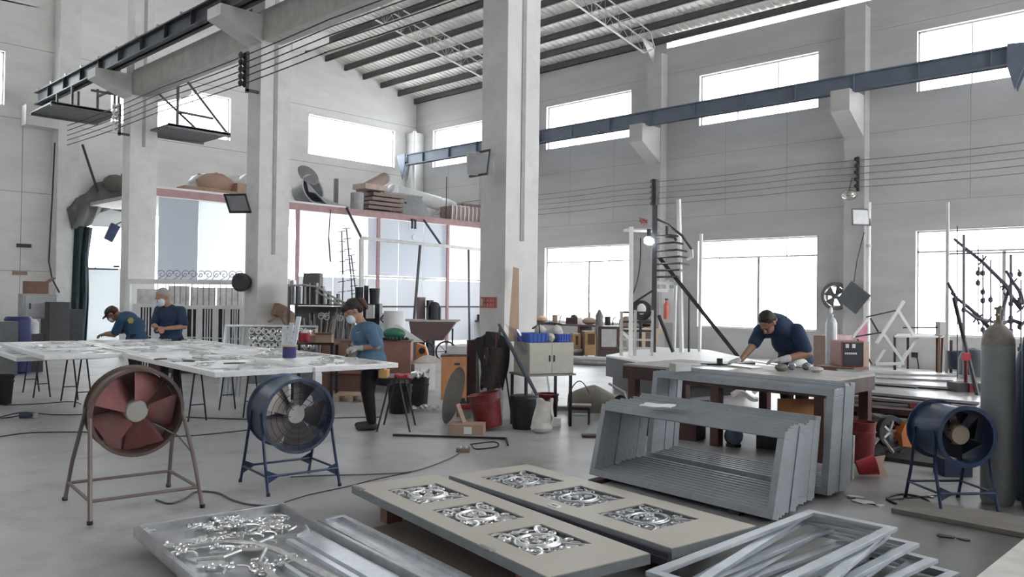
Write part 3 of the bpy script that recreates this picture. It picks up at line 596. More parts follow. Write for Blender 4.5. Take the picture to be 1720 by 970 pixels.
# ---- drum fans on tubular stands
def drum_fan(lab, loc, rot, rad, depth, zc, feet, body, inner, legm, tilt=0, blades=5, group='drum fans on stands', guard=False, lr=.012, bladem=GUARD, flange=.02):
    t = thing('drum_fan', lab, 'fan', loc, rot, group)
    M = Matrix.Translation((0, 0, zc)) @ Matrix.Rotation(R(tilt), 4, 'X')
    q = MB(); q.M = M
    q.lathe([(rad - .004, -depth / 2), (rad + flange, -depth / 2), (rad + flange, -depth / 2 + .012), (rad + .002, -depth / 2 + .016), (rad + .002, depth / 2 - .016), (rad + flange, depth / 2 - .012), (rad + flange, depth / 2), (rad - .004, depth / 2), (rad - .008, 0), (rad - .004, -depth / 2)], (0, 0, 0), (0, 1, 0), 48, False); q.build('drum', body, t)
    q = MB(); q.M = M
    for a in (45, 135, 225, 315): q.bar((.09 * math.cos(R(a)), depth * .12, .09 * math.sin(R(a))), ((rad - .006) * math.cos(R(a)), depth * .12, (rad - .006) * math.sin(R(a))), .02, .006)
    q.build('motor_bracket', legm, t, smooth=False)
    q = MB(); q.M = M; q.lathe([(.0, -depth * .02), (.075, -depth * .02), (.085, .0), (.085, depth * .40), (.06, depth * .46), (0, depth * .46)], (0, 0, 0), (0, 1, 0), 20); q.build('motor', inner[0], t)
    q = MB(); q.M = M; q.lathe([(0, -depth * .3), (.07, -depth * .3), (.08, -depth * .26), (.085, -depth * .06), (0, -depth * .06)], (0, 0, 0), (0, 1, 0), 20); q.build('hub', inner[1], t)
    for k in range(blades):
        q = MB(); q.M = M @ Matrix.Rotation(2 * math.pi * (k + .3) / blades, 4, 'Y')
        q.grid(lambda u, v: ((v - .5) * (.11 + .16 * u) * (rad / .3), -depth * .16 + (v - .5) * .10 + .02 * u, .07 + (rad - .10) * u), 6, 5, .004); q.build('blade', bladem, t)
    if guard:
        q = MB(); q.M = M
        for rr in [rad * (i / 6) for i in range(2, 7)]: q.tube([(rr * math.cos(a), -depth / 2 + .01, rr * math.sin(a)) for a in [2 * math.pi * i / 32 for i in range(32)]], .0022, 4, True)
        for k in range(8): a = math.pi * k / 8 * 2; q.tube([(.07 * math.cos(a), -depth / 2 + .01, .07 * math.sin(a)), (rad * math.cos(a), -depth / 2 + .01, rad * math.sin(a))], .0022, 4)
        q.build('wire_guard', legm, t)
    top = zc + .02; fx, fyf, fyb = feet
    hx = rad + .006
    for sx in (-1, 1):
        for fy, s in ((-fyf, -1), (fyb, 1)):
            q = MB(); q.tube([(sx * fx, fy, 0), (sx * (fx - .35 * (fx - hx)), fy + (s * -1) * abs(fy) * .30, zc * .45), (sx * hx, s * depth * .28, zc + .03)], lr, 8); q.build('leg', legm, t)
            q = MB(); q.cyl((sx * fx, fy, 0), (sx * fx, fy, .025), lr * 1.3, n=8); q.build('foot_cap', BLK, t)
    zr = .14; k1 = 1 - zr / (zc) * .8
    lx = fx - (fx - hx) * zr / zc; 
    fF, fB = -fyf + (fyf - depth * .28) * zr / zc * .9, fyb - (fyb - depth * .28) * zr / zc * .9
    for a, b in (((-lx, fF, zr), (lx, fF, zr)), ((-lx, fB, zr), (lx, fB, zr)), ((-lx, fF, zr), (-lx, fB, zr)), ((lx, fF, zr), (lx, fB, zr))):
        q = MB(); q.tube([a, b], lr * .8, 8); q.build('cross_bar', legm, t)
    return t, lx, fF, fB, zr
fx1 = thing  # alias keeps the builder list readable
t, lx, fF, fB, zr = drum_fan('rusty brown drum fan with red motor plate on a tall tubular stand', (2.40, 6.12, 0), R(-7), .305, .20, .69, (.37, .40, .41), RUST, (mat('motor_dusty', (.36, .35, .33), .6, spots=((.15, .14, .13), 8, .6)), mat('hub_dusty', (.42, .41, .39), .6)), mat('stand_brown_grey', (.22, .18, .17), .5, .3), tilt=3, blades=5, bladem=FANR, lr=.015)
q = MB(); q.cyl((0, .06, .69), (0, .075, .69), .295, n=40); q.build('rear_guard_plate', mat('rear_plate', (.30, .19, .18), .6, 0, var=.3, spots=((.36, .09, .10), 3, .8)), t)['label'] = 'dusty red plate behind the blades'
q = MB(); q.tube([(.10, -.12, .60), (.26, -.18, .50), (.34, -.24, .38), (.36, -.3, .2)], .006, 6); q.build('pull_cord', CABLG, t)
t, lx, fF, fB, zr = drum_fan('navy blue drum fan beside the table, wide barrel on four splayed legs', (3.57, 5.91, 0), R(-8), .285, .36, .585, (.30, .30, .30), BLUEG, (GUARD, mat('hub_grey', (.45, .44, .43), .5)), NAVY, tilt=2, blades=5, guard=True)
for sx in (-1, 1):
    for fy in (fF, fB):
        q = MB(); q.slab([(sx * lx, fy, zr + .05), (sx * lx, fy, zr - .06), (sx * (lx - .11), fy, zr)], .006); q.build('gusset_plate', NAVY, t, smooth=False)
t, lx, fF, fB, zr = drum_fan('dark blue drum fan at the right with a tan hub, beside the gas cylinders', (6.86, 1.86, 0), R(-42), .205, .42, .56, (.22, .24, .24), NAVY, (mat('motor_tan', (.30, .24, .18), .6), mat('hub_tan', (.34, .28, .21), .6)), NAVY, tilt=0, blades=6, bladem=BLK, flange=.028)
for sx in (-1, 1): q = MB(); q.slab([(sx * lx, fF, zr + .05), (sx * lx, fF, zr - .06), (sx * (lx - .11), fF, zr)], .006); q.build('gusset_plate', NAVY, t, smooth=False)

# ---- gas cylinders at the right edge
def gas_cylinder(lab, loc, r, h, m, m2, group='gas cylinders at the right'):
    t = thing('gas_cylinder', lab, 'gas cylinder', loc, 0, group)
    q = MB(); q.lathe([(r * .9, 0), (r, .03), (r, h - .16)], (0, 0, 0), (0, 0, 1), 32); q.build('shell', m, t)
    q = MB(); q.lathe([(r, h - .16), (r * .96, h - .11), (r * .8, h - .05), (r * .5, h - .01), (r * .3, h + .005), (.032, h + .01), (.032, h + .04), (0, h + .04)], (0, 0, 0), (0, 0, 1), 32); q.build('shoulder', m2, t)
    q = MB(); q.cyl((0, 0, h + .04), (0, 0, h + .12), .018); q.cyl((0, 0, h + .08), (-.06, 0, h + .08), .012); q.cyl((0, 0, h + .12), (0, 0, h + .14), .03); q.build('valve', mat('brass_dull', (.25, .22, .17), .4, .7), t)
    return t
GC1 = mat('grey_cylinder_paint', (.27, .29, .30), .45, .2, var=.12, spots=((.16, .15, .14), 6, .6)); GCS = mat('scuffed_brown_grey', (.22, .19, .18), .6, var=.2, spots=((.35, .33, .31), 9, .7))
gas_cylinder('tall grey gas cylinder with a scuffed brown shoulder at the right edge', (7.21, 1.62, 0), .118, 1.39, GC1, GCS)
gas_cylinder('teal gas cylinder cut off by the right edge of the view', (7.23, 1.345, 0), .118, 1.40, mat('teal_cylinder_paint', (.02, .075, .105), .45, .1), MATS['teal_cylinder_paint'])
gas_cylinder('dark blue cylinder added in place of shade behind the right drum fan', (7.50, 1.45, 0), .118, 1.22, mat('darkblue_shade', (.03, .045, .09), .45, .1), MATS['darkblue_shade'])  # added cylinder whose dark blue stands in for shade behind the fan
q = MB(); q.M = Matrix.Translation((7.02, 2.02, 0)); q.box(-.08, -.06, 0, .08, .06, .16); 

# ---- cables and floor litter
def cable(lab, pts, r=.006, m=RUBB, name='power_cable', cat='cable', z=.007):
    P = [g(*a) for a in pts]; out = []
    for i in range(len(P) - 1):
        p0 = P[max(i - 1, 0)]; p1 = P[i]; p2 = P[i + 1]; p3 = P[min(i + 2, len(P) - 1)]
        for k in range(6):
            s = k / 6; out.append(.5 * ((2 * p1) + (-p0 + p2) * s + (2 * p0 - 5 * p1 + 4 * p2 - p3) * s * s + (-p0 + 3 * p1 - 3 * p2 + p3) * s ** 3))
    out.append(P[-1]); mb = MB(); mb.tube([(p.x, p.y, z) for p in out], r, 5)
    return world(name, lab, cat, mb, m)
cable('black cable curling from the rusty fan stand along the floor', [(262, 842), (285, 848), (310, 840), (330, 828), (365, 830), (390, 842), (420, 850), (455, 852)], .008, CABLG)
cable('thin cable running behind the blue fan towards the front cream door', [(488, 803), (560, 800), (640, 798), (700, 792), (760, 770), (775, 758)], .006, CABLG)
cable('thin dark cable crossing the floor from the cream door to the silver tray door', [(478, 846), (520, 833), (580, 820), (640, 805), (690, 795)], .005)
cable('dark cable across the floor at left, running to the angle grinder', [(0, 702), (40, 694), (90, 698), (150, 697), (230, 690), (300, 701), (420, 706)], .007)
cable('long dark floor cable passing behind the rusty fan', [(0, 735), (60, 728), (180, 728), (290, 735), (430, 722), (540, 705), (640, 702)], .006)
cable('dark cable running from the black bin towards the trestle legs', [(5, 682), (60, 680), (118, 676), (136, 680)], .006)
cable('loose loop of black cable on the floor by the right fan', [(1560, 850), (1530, 856), (1500, 846), (1490, 838), (1515, 832), (1550, 838), (1565, 850), (1555, 858)], .008)
cable('second black lead on the floor under the right fan', [(1490, 842), (1530, 838), (1580, 834), (1640, 830)], .006)
cable('bent black hose loop on the floor in front of the red bucket', [(790, 748), (830, 744), (835, 752), (800, 756), (792, 749)], .008)
q = MB(); q.bar(g(660, 731, .015), g(850, 737, .015), .022, .022); q.bar(g(850, 737, .015), g(853, 748, .015), .018); world('steel_bar', 'long dark square bar lying on the floor beside the cardboard box', 'bar', q, DARK, smooth=False)
p = g(778, 760); t = thing('hose_connector', 'small brown floor socket block at the end of a cable', 'socket', p, RC); q = MB(); q.box(-.07, -.04, 0, .07, .04, .04); q.build('body', mat('tan_plastic', (.26, .2, .15), .6), t, smooth=False, bevel=.006); q = MB(); q.cyl((-.03, 0, .04), (-.03, 0, .065), .018); q.cyl((.03, 0, .04), (.03, 0, .06), .015); q.build('plug', WHT, t)
p = g(48, 703); t = thing('angle_grinder', 'blue black angle grinder lying on the floor at far left', 'power tool', p, RC + R(20))
q = MB(); q.cyl((-.1, 0, .035), (.06, 0, .035), .03, .035); q.build('body', BLUEG, t); q = MB(); q.cyl((.07, 0, .01), (.07, 0, .06), .04, .035); q.build('gear_head', STEEL, t); q = MB(); q.tube([(-.1, 0, .035), (-.2, .02, .015), (-.3, .0, .01)], .008); q.build('lead', RUBB, t)
p = g(1, 679); t = thing('black_bin', 'black ribbed bin cut off by the left edge of the view', 'bin', (p.x, p.y, 0)); q = MB(); q.lathe([(.13, 0), (.155, .36), (.165, .36), (.165, .40), (.15, .40), (.12, .02)], n=28); q.build('body', BLK, t); q = MB(); q.lathe([(.158, .30), (.166, .31), (.158, .32)], n=28, caps=False); q.build('rib', BLK, t)
for k, (x, y, s) in enumerate([(1437, 836, .05), (1452, 845, .09), (1470, 850, .05), (1590, 903, .05), (1563, 835, .03), (1430, 838, .02), (1620, 908, .03)]):
    p = g(x, y); rr = random.Random(k); n = 7; q = MB(); q.prism([(s * rr.uniform(.6, 1.1) * math.cos(6.28 * i / n) * 1.6, s * rr.uniform(.5, 1) * math.sin(6.28 * i / n)) for i in range(n)], 0, .008)
    solo('metal_offcut', ['small silver offcut on the floor right of the tall frame stack', 'longer pale offcut on the floor near the loop of black cable', 'silver chip between the pale offcut and the cable loop', 'dark flat scrap on the floor near the lower right corner', 'bright scrap lying under the right drum fan', 'tiny offcut at the foot of the tall frame stack', 'dark scrap right of the larger dark flat scrap'][k], 'scrap', q, GALV if k in (0, 1, 2, 4) else DARK, (p.x, p.y, 0), rr.random() * 3, smooth=False)
# ================================================================= LEFT WORK TABLES
TZ = .80
def trestle(lab, loc, rot, w=.95, h=TZ - .02, sp=.22):
    t = thing('trestle', lab, 'trestle', (loc[0], loc[1], 0), rot, 'thin black trestles under the gates')
    for sx in (-1, 1):
        for sy in (-1, 1): q = MB(); q.tube([(sx * w / 2, sy * .02, h - .02), (sx * (w / 2 + .01), sy * sp / 2, 0)], .011, 6); q.build('leg', DARK, t)
        q = MB(); q.tube([(sx * w / 2, -sp * .38, .2), (sx * w / 2, sp * .38, .2)], .008, 6); q.build('cross_bar', DARK, t)
    q = MB(); q.box(-w / 2 - .03, -.025, h - .03, w / 2 + .03, .025, h); q.build('top_bar', DARK, t, smooth=False)
    return t
def gate(lab, loc, rot, w=.96, l=2.95, seed=0, arched=True):
    """white gate lying flat: frame, rails, scrolls, bars"""
    t = thing('iron_gate', lab, 'gate', loc, rot, 'white iron gates lying on the trestles')
    rn = random.Random(seed); th = .05
    for nm, c in (('stile', (-w / 2, -l / 2, -w / 2 + .06, l / 2)), ('stile', (w / 2 - .06, -l / 2, w / 2, l / 2)), ('rail', (-w / 2 + .06, -l / 2, w / 2 - .06, -l / 2 + .06)), ('rail', (-w / 2 + .06, l / 2 - .06, w / 2 - .06, l / 2)), ('rail', (-w / 2 + .06, -.25, w / 2 - .06, -.19)), ('rail', (-w / 2 + .06, .55, w / 2 - .06, .6))):
        q = MB(); q.box(c[0], c[1], 0, c[2], c[3], th); q.build(nm, WMET, t, smooth=False, bevel=.004)
    q = MB(); q.box(-w / 2 + .06, -l / 2 + .06, .01, w / 2 - .06, -.25, .022); q.build('infill_sheet', WMET, t, smooth=False)
    q = MB(); q.box(-w / 2 + .2, .62, .01, w / 2 - .2, l / 2 - .06, .02); q.build('infill_sheet', WMET, t, smooth=False)
    for k in range(6):
        x = -w / 2 + .11 + k * (w - .22) / 5; q = MB(); q.box(x - .011, -.19, .012, x + .011, .55, .036); q.build('bar', WMET, t, smooth=False)
    for k in range(10):
        q = MB(); x = rn.uniform(-w / 2 + .14, w / 2 - .14); y = -l / 2 + .2 + (l - .4) * k / 9; q.tube(spiral((x, y, .04), rn.uniform(.07, .12), 1.4, rn.random() * 6, rn.choice((-1, 1)), 18), .010, 5)
        q.tube(arc((x, y, .04), (x + rn.uniform(-.2, .2), y + .2, .04), (.04, 0, .01)), .009, 5)
        q.v = [Vector((max(-w / 2 + .03, min(w / 2 - .03, p.x)), max(-l / 2 + .03, min(l / 2 - .03, p.y)), p.z)) for p in q.v]; q.build('scroll', SILV, t)
    return t
rg = R(-5.5)
def at(ox, oy, dx, dy): return (ox + dx * math.cos(rg) - dy * math.sin(rg), oy + dx * math.sin(rg) + dy * math.cos(rg))
O1 = (3.42, 6.95)   # near left corner of the nearer pair
x, y = at(*O1, .49, 1.5); gate('white iron gate on trestles, near corner behind the rusty fan', (x, y, TZ), rg, seed=1)
x, y = at(*O1, 1.48, 1.5); gate('white iron gate on trestles running out to the woman in blue', (x, y, TZ), rg, seed=2)
O2 = (2.86, 9.55)
for i, (dx, dy, dz, lab) in enumerate([(.49, 1.85, 0, 'white iron gate on trestles at the far left end, nearest its outer side'), (1.48, 1.85, 0, 'white iron gate in front of the stooping man at far left'), (2.30, 1.95, 0, 'white iron gate on trestles beside the man with grey hair')]):
    x, y = at(*O2, dx, dy); gate(lab, (x, y, TZ + dz), rg, seed=5 + i, w=.96 if i < 2 else .6)
x, y = at(*O2, .45, 2.6); gate('second white gate hanging just under the far left one', (x - .08, y, TZ - .075), rg, seed=9, l=2.6)
for i, (a, b) in enumerate([((52, 662), (70, 665)), ((120, 678), (136, 679)), ((308, 692), (317, 711)), ((383, 695), (420, 694))]):
    c = (g(*a) + g(*b)) / 2
    trestle(['black trestle under the far left gate', 'black trestle left of the rusty fan', 'black trestle showing right of the rusty fan', 'black trestle just left of the blue drum fan'][i], c, R(84), .8)
# trestle with tool tray beside the woman
c = (g(637, 720) + g(687, 731)) / 2
t = thing('trestle', 'black trestle with a small tool tray behind the woman in blue', 'trestle', (c.x, c.y, 0), RC); hh = .60
for sx in (-1, 1): 
    q = MB(); q.tube([(sx * .05, 0, hh), (sx * .19, -.03, 0)], .012, 6); q.build('leg', DARK, t)
    q = MB(); q.tube([(sx * .05, .45, hh), (sx * .19, .48, 0)], .012, 6); q.build('leg', DARK, t)
q = MB(); q.box(-.16, -.05, hh, .2, .5, hh + .02); q.build('tray', DBRN, t, smooth=False); c3 = c
q = MB(); q.cbox((-.1, .1, hh + .065), (.11, .2, .09)); o = solo('tool_box', 'small yellow wooden box on the tool tray behind the woman', 'box', MB().cbox((0, 0, .045), (.1, .2, .09)).cbox((.0, .0, .1), (.04, .2, .03)), mat('yellow_wood', (.55, .36, .13), .6), (c.x - .075, c.y + .10, hh + .021), RC, smooth=False, bevel=.004)
solo('folded_cloth', 'dark red folded cloth on the tool tray', 'cloth', MB().grid(lambda u, v: ((u - .5) * .16, (v - .5) * .2, .03 + .012 * math.sin(u * 9) * math.cos(v * 6)), 8, 8, .028), RED, (c.x + .09, c.y - .02, hh + .021), RC)
# paint can with brushes and white profiles on the gate
p = g(486, 600, TZ + .06); t = thing('paint_can', 'purple blue can with a tan lid line standing on the white gates', 'can', (p.x, p.y, TZ + .051), RC)
q = MB(); q.lathe([(.072, 0), (.075, .005), (.075, .125)], n=24); q.build('body', PURP, t); q = MB(); q.lathe([(.077, .125), (.079, .13), (.079, .145), (.06, .145)], n=24); q.build('rim', mat('tan_rim', (.5, .42, .3), .5), t)
labs = ['tall white profile leaning just right of the paint can', 'white profile leaning behind the paint can', 'short white profile leaning left of the paint can']
for k, (x0, y0, x1, y1) in enumerate([(492, 576, 502, 533), (483, 578, 490, 543), (476, 580, 478, 548)]):
    a = pD(x0, y0, 9.9); b = pD(x1, y1, 10.2); mb = MB(); mb.bar(a - Vector((0, 0, .1)), b, .055, .03); world('white_profile', labs[k], 'profile', mb, mat('profile_white', (.70, .74, .82), .35, .2), 'white profiles beside the paint can', smooth=False, bevel=.003)
# small bits lying on the gates
rn = random.Random(4)
for k, (x, y) in enumerate([(560, 601), (585, 607), (572, 611), (545, 604), (596, 603), (528, 610), (455, 596), (270, 603), (318, 606), (395, 610)]):
    p = g(x, y, TZ + .06); q = MB()
    if k < 7: q.tube(spiral((0, 0, .015), .045, 1.2, k, 1, 14), .009, 5); q.ball((.03, .02, .015), .016, n=8)
    else: q.prism([(.09 * math.cos(6.28 * i / 9) * rn.uniform(.7, 1.3), .05 * math.sin(6.28 * i / 9) * rn.uniform(.6, 1.2)) for i in range(9)], 0, .012)
    solo('cast_ornament' if k < 7 else 'sanding_cloth', ['silver cast scroll, middle of those near the woman\'s edge of the gate', 'silver cast scroll, nearest the woman\'s glove', 'silver cast scroll closest to the near edge by the woman', 'silver cast scroll left of the others near the woman', 'silver cast scroll directly under the woman\'s hands', 'silver cast scroll above the blue drum fan', 'silver cast scroll left of the paint can', 'dark rag at the near corner behind the rusty fan', 'dark rag lying between the two fans on the gate', 'dark rag lying just above the blue fan on the gate'][k], 'ornament' if k < 7 else 'rag', q, SILV if k < 7 else mat('rag_olive', (.13, .13, .11), .9), (p.x, p.y, TZ + .051), k, None)

# ================================================================= BACK LEFT
WG = mat('white_gate_paint', (.86, .87, .88), .5, .1, var=.06)
# big white frame standing behind the grey-haired man
p0 = g(212, 640); base = pD(212, 600, 15.5); 
t = thing('white_portal', 'tall white rectangular steel portal standing behind the grey haired man', 'steel frame', (base.x, base.y, 0), RC)
sc = 15.5 / F_PX; wd = 200 * sc; ht = 1.83
q = MB(); q.box(-.03, -.03, 0, .06, .05, ht); q.build('post', WG, t, smooth=False, bevel=.005)
q = MB(); q.box(wd - .06, -.03, 0, wd + .03, .05, ht); q.build('post', WG, t, smooth=False, bevel=.005)
q = MB(); q.box(-.03, -.03, ht - .09, wd + .03, .05, ht); q.build('lintel', WG, t, smooth=False, bevel=.005)
# white board-and-slot doors
def slot_door(lab, px, wpx, top, bars, D=16.0):
    s = D / F_PX; b = pD(px, 600, D); zt = EYE - (top - 494) * s; w = wpx * s
    t = thing('slotted_door_leaf', lab, 'door', (b.x, b.y, 0), RC + R(random.Random(px).uniform(-4, 4)), 'white slotted doors standing in a row')
    for x0, x1 in ((0, w * .28), (w * .72, w)):
        q = MB(); q.box(x0, 0, .28, x1, .04, zt); q.build('board', WG, t, smooth=False)
    q = MB(); q.box(w * .28, .0, zt - .07, w * .72, .04, zt); q.build('top_rail', WG, t, smooth=False)
    q = MB(); q.box(0, .01, .0, w, .035, .56); q.build('lower_board', mat('oxide_red_board', (.10, .045, .045), .7), t, smooth=False)
    q = MB(); q.box(w * .28, .03, .3, w * .72, .04, zt - .07); q.build('dark_backing', BLK, t, smooth=False)
    for k in range(bars):
        x = w * (.28 + .44 * (k + 1) / (bars + 1)); q = MB(); q.box(x - .011, .005, .1, x + .011, .025, zt - .05); q.build('bar', WG, t, smooth=False)
    q = MB(); q.box(w * .3, .002, .7, w * .7, .02, .72); q.build('cross_bar', WG, t, smooth=False)
    return t
for k, (x, w, tp, b) in enumerate([(222, 42, 511, 3), (262, 44, 511, 2), (302, 38, 513, 1), (328, 38, 512, 3), (356, 34, 512, 1), (376, 34, 512, 3)]):
    slot_door(['white slotted door left of the grey haired man, under the portal post', 'white slotted door half hidden behind the grey haired man', 'white slotted door just right of the grey haired man', 'third white slotted door from the second column', 'second white slotted door from the second column', 'white slotted door nearest the second column'][k], x, w, tp, b, 16 - .12 * k)
# wrought iron fence with scrolled cresting, behind
D = 17.4; s = D / F_PX; b = pD(262, 600, D); zt = EYE - (470 - 494) * s; w = 145 * s
t = thing('wrought_iron_fence', 'thin wrought iron fence with curled cresting above the white portal', 'fence', (b.x, b.y, 0), RC)
q = MB(); q.box(0, 0, zt - .02, w, .02, zt + .01); q.box(0, 0, 1.1, w, .02, 1.13); q.build('rail', mat('iron_grey', (.25, .25, .26), .5, .3), t, smooth=False)
for k in range(16): q = MB(); q.box(w * k / 15 - .008, 0, .05, w * k / 15 + .008, .016, zt); q.build('bar', MATS['iron_grey'], t, smooth=False)
for k in range(11):
    q = MB(); cx = w * (k + .5) / 11; pts = spiral((cx, .0, 0), .10, 1.3, 0 if k % 2 else 3.1, 1 if k % 2 else -1, 16); q.tube([(a[0], .01, zt + .12 + a[1]) for a in pts], .008, 5); q.tube([(cx - .1, .01, zt), (cx, .01, zt + .05 + .1 * (k % 2))], .007, 5); q.build('scroll', MATS['iron_grey'], t)
for k, (x, w2, z0, z1) in enumerate([(232, 26, 484, 512), (300, 34, 486, 512), (340, 30, 484, 512)]):
    pass
# mottled white boards behind the doors
D = 17.9; s = D / F_PX
for k, (x, w, tp) in enumerate([(228, 34, 486), (282, 34, 480), (318, 42, 482), (362, 44, 482)]):
    b = pD(x, 600, D + .06 * k); q = MB(); q.box(0, 0, .02, w * s, .03, EYE - (tp - 494) * s)
    solo('wall_board', ['mottled white board leaning behind the portal, left of the man', 'mottled white board right behind the man\'s head', 'mottled white board in the middle behind the slotted doors', 'mottled white board next to the second column'][k], 'board', q, mat('mottled_white', (.80, .80, .78), .7, var=.12, scale=5, spots=((.4, .39, .38), 6, .7)), (b.x, b.y, 0), RC, 'boards behind the slotted doors', smooth=False)
# silver lattice gate leaning behind the white gates
a = pD(368, 585, 12.3); 
t = thing('lattice_gate', 'silver gate with bars and dense scrolls leaning behind the paint can', 'gate', (a.x, a.y, 0), (R(-14), 0, RC + R(4))); s = 12.3 / F_PX
W2, H2 = 158 * s, 1.12
for nm, c in (('stile', (0, 0, 0, .03, .03, H2)), ('stile', (W2 - .03, 0, 0, W2, .03, H2)), ('rail', (0, 0, H2 - .03, W2, .03, H2)), ('rail', (.0, .0, .5, W2, .03, .53))):
    q = MB(); q.box(*c); q.build(nm, SILV, t, smooth=False)
for k in range(5): q = MB(); x = .06 + .06 * k; q.box(x, .005, .0, x + .022, .02, H2 - .03); q.build('bar', mat('bar_bluegrey', (.35, .40, .47), .35, .5), t, smooth=False)
rn = random.Random(2)
for k in range(50):
    q = MB(); cx = .42 + .105 * (k % 10); cz = H2 - .10 - .11 * (k // 10); r = .058
    if cx + r > W2 or cz < .1: continue
    q.tube([(a_[0], .015, a_[1]) for a_ in [(cx + (r * (1 - .7 * u)) * math.cos(u * 9 + k), cz + (r * (1 - .7 * u)) * math.sin(u * 9 + k)) for u in [i / 13 for i in range(14)]]], .014, 5); q.build('scroll', SILV, t)
q = MB(); q.box(.4, .03, .2, W2 - .03, .035, H2 - .03); q.build('backing_sheet', mat('lattice_backing_grey', (.22, .24, .27), .5, .3), t, smooth=False)  # plain dark grey sheet behind the scrolls
# dark drum hanging on the second column
p = pX(411, 475, XC); t = thing('horn_speaker', 'dark round horn hanging on the second column', 'horn', (XC - .12, 13.78, p.z), R(-60))
q = MB(); q.lathe([(.06, -.08), (.15, -.06), (.17, 0), (.17, .08), (.13, .10), (.0, .06)], (0, 0, 0), (0, -1, 0), 24); q.build('bell', mat('horn_dark', (.05, .052, .056), .7), t); q = MB(); q.bar((0, .06, 0), (0, .16, 0), .05); q.build('bracket', DARK, t)
# tan box and round tan thing on the second column
p = pY(470, 524, 13.4); t = thing('cardboard_box', 'opened tan cardboard box hanging at the foot of the second column', 'box', (p.x, 13.365, p.z - .02), R(-2))
q = MB(); q.cbox((0, 0, .03), (.26, .16, .22), Matrix.Rotation(R(22), 3, 'Y')); q.build('body', CARD, t, smooth=False); q = MB(); q.cbox((-.12, -.05, -.1), (.3, .12, .012), Matrix.Rotation(R(-25), 3, 'Y')); q.build('flap', CARD, t, smooth=False); q = MB(); q.lathe([(0, 0), (.13, .0), (.15, .03), (.13, .06), (0, .07)], (.12, -.04, -.09), (0, -1, 0), 20); q.build('paper_disc', mat('tan_paper', (.5, .40, .33), .8), t)

# ---- steel rack with curved balustrades between second and central column
def rack():
    D = 14.2; s = D / F_PX; b = pD(484, 600, D)
    t = thing('steel_rack', 'dark steel rack crowded with upright bars behind the woman in blue', 'rack', (b.x, b.y, 0), RC)
    W3 = 100 * s
    for x in (0, W3):
        for y in (0, .5): q = MB(); q.box(x - .02, y - .02, 0, x + .02, y + .02, 1.75 if x == 0 else 1.5); q.build('post', mat('rack_brown', (.17, .14, .14), .6, .3), t, smooth=False)
    for z in (.45, 1.38): q = MB(); q.box(-.02, -.02, z, W3 + .02, .52, z + .025); q.build('shelf_board', MATS['rack_brown'], t, smooth=False)
    rn = random.Random(8)
    q = MB(); q.tube([(0, -.03, 1.72), (W3 * .25, -.03, 1.74), (W3 * .5, -.03, 1.7), (W3 * .8, -.03, 1.50), (W3 * 1.1, -.03, 1.36)], .022, 6); q.build('curved_handrail', STEEL, t)
    q = MB(); q.tube([(W3 * .45, -.05, 1.64), (W3 * .75, -.05, 1.46), (W3 * 1.1, -.05, 1.28)], .018, 6); q.build('curved_handrail', STEEL, t)
    for k in range(22):
        x = W3 * k / 21 + rn.uniform(-.02, .02); h = (1.70 - .34 * max(0, (x / W3 - .4)) / .6) + rn.uniform(-.04, .16); q = MB(); q.box(x - .009, -.05 + rn.uniform(0, .3), 1.405, x + rn.uniform(.009, .02), -.03 + .3, h); q.build('baluster', rn.choice([STEEL, DARK, TRUSS]), t, smooth=False)
    for k in range(26):
        x = W3 * (.25 + .75 * k / 25) + rn.uniform(-.02, .02); q = MB(); q.bar((x, .1 + rn.uniform(0, .3), .475), (x + rn.uniform(-.06, .12), .1 + rn.uniform(0, .3), 1.05 + rn.uniform(0, .3)), .02); q.build('bar_offcut', rn.choice([STEEL, DARK, TRUSS, TRUSS]), t, smooth=False)
    for k in range(3):
        q = MB(); cx = W3 * rn.uniform(.5, 1.0); cz = rn.uniform(1.15, 1.33); q.tube([(cx + (.07 * (1 - .7 * u)) * math.cos(u * 9 + k), -.02, cz + (.07 * (1 - .7 * u)) * math.sin(u * 9 + k)) for u in [i / 11 for i in range(12)]], .012, 5); q.build('scroll', SILV, t)
    q = MB(); q.box(.02, .48, .48, W3 - .02, .5, 1.36); q.build('back_sheet', mat('rack_back', (.19, .18, .18), .7), t, smooth=False)
    q = MB(); q.box(W3 * .22, .05, 1.405, W3 * .5, .3, 1.95); q.build('bar_bundle', mat('bundle_brown', (.15, .13, .13), .6, .3, var=.3, scale=30, stretch=(6, 1, .3)), t, smooth=False)
rack()
# vertical rods in front of the partition
for k, (x, y0, y1, lab) in enumerate([(574, 390, 480, 'dark toothed rod standing above the rack, thicker one'), (582, 385, 520, 'dark twisted rod rising above the woman'), (590, 430, 530, 'thin dark rod leaning above the woman')]):
    a = pD(x, y0, 15.2); b = pD(x + 12 * (k > 0), 560, 15.0); mb = MB(); mb.tube([a, a.lerp(b, .5) + Vector((.03, 0, 0)), b], .012, 5)
    for j in range(7): q_ = a.lerp(b, .1 * j); mb.bar(q_ + Vector((-.05, .05, 0)), q_ + Vector((.05, -.05, .02)), .012)
    world('iron_rod', lab, 'rod', mb, DARK, 'toothed rods above the rack', smooth=False)
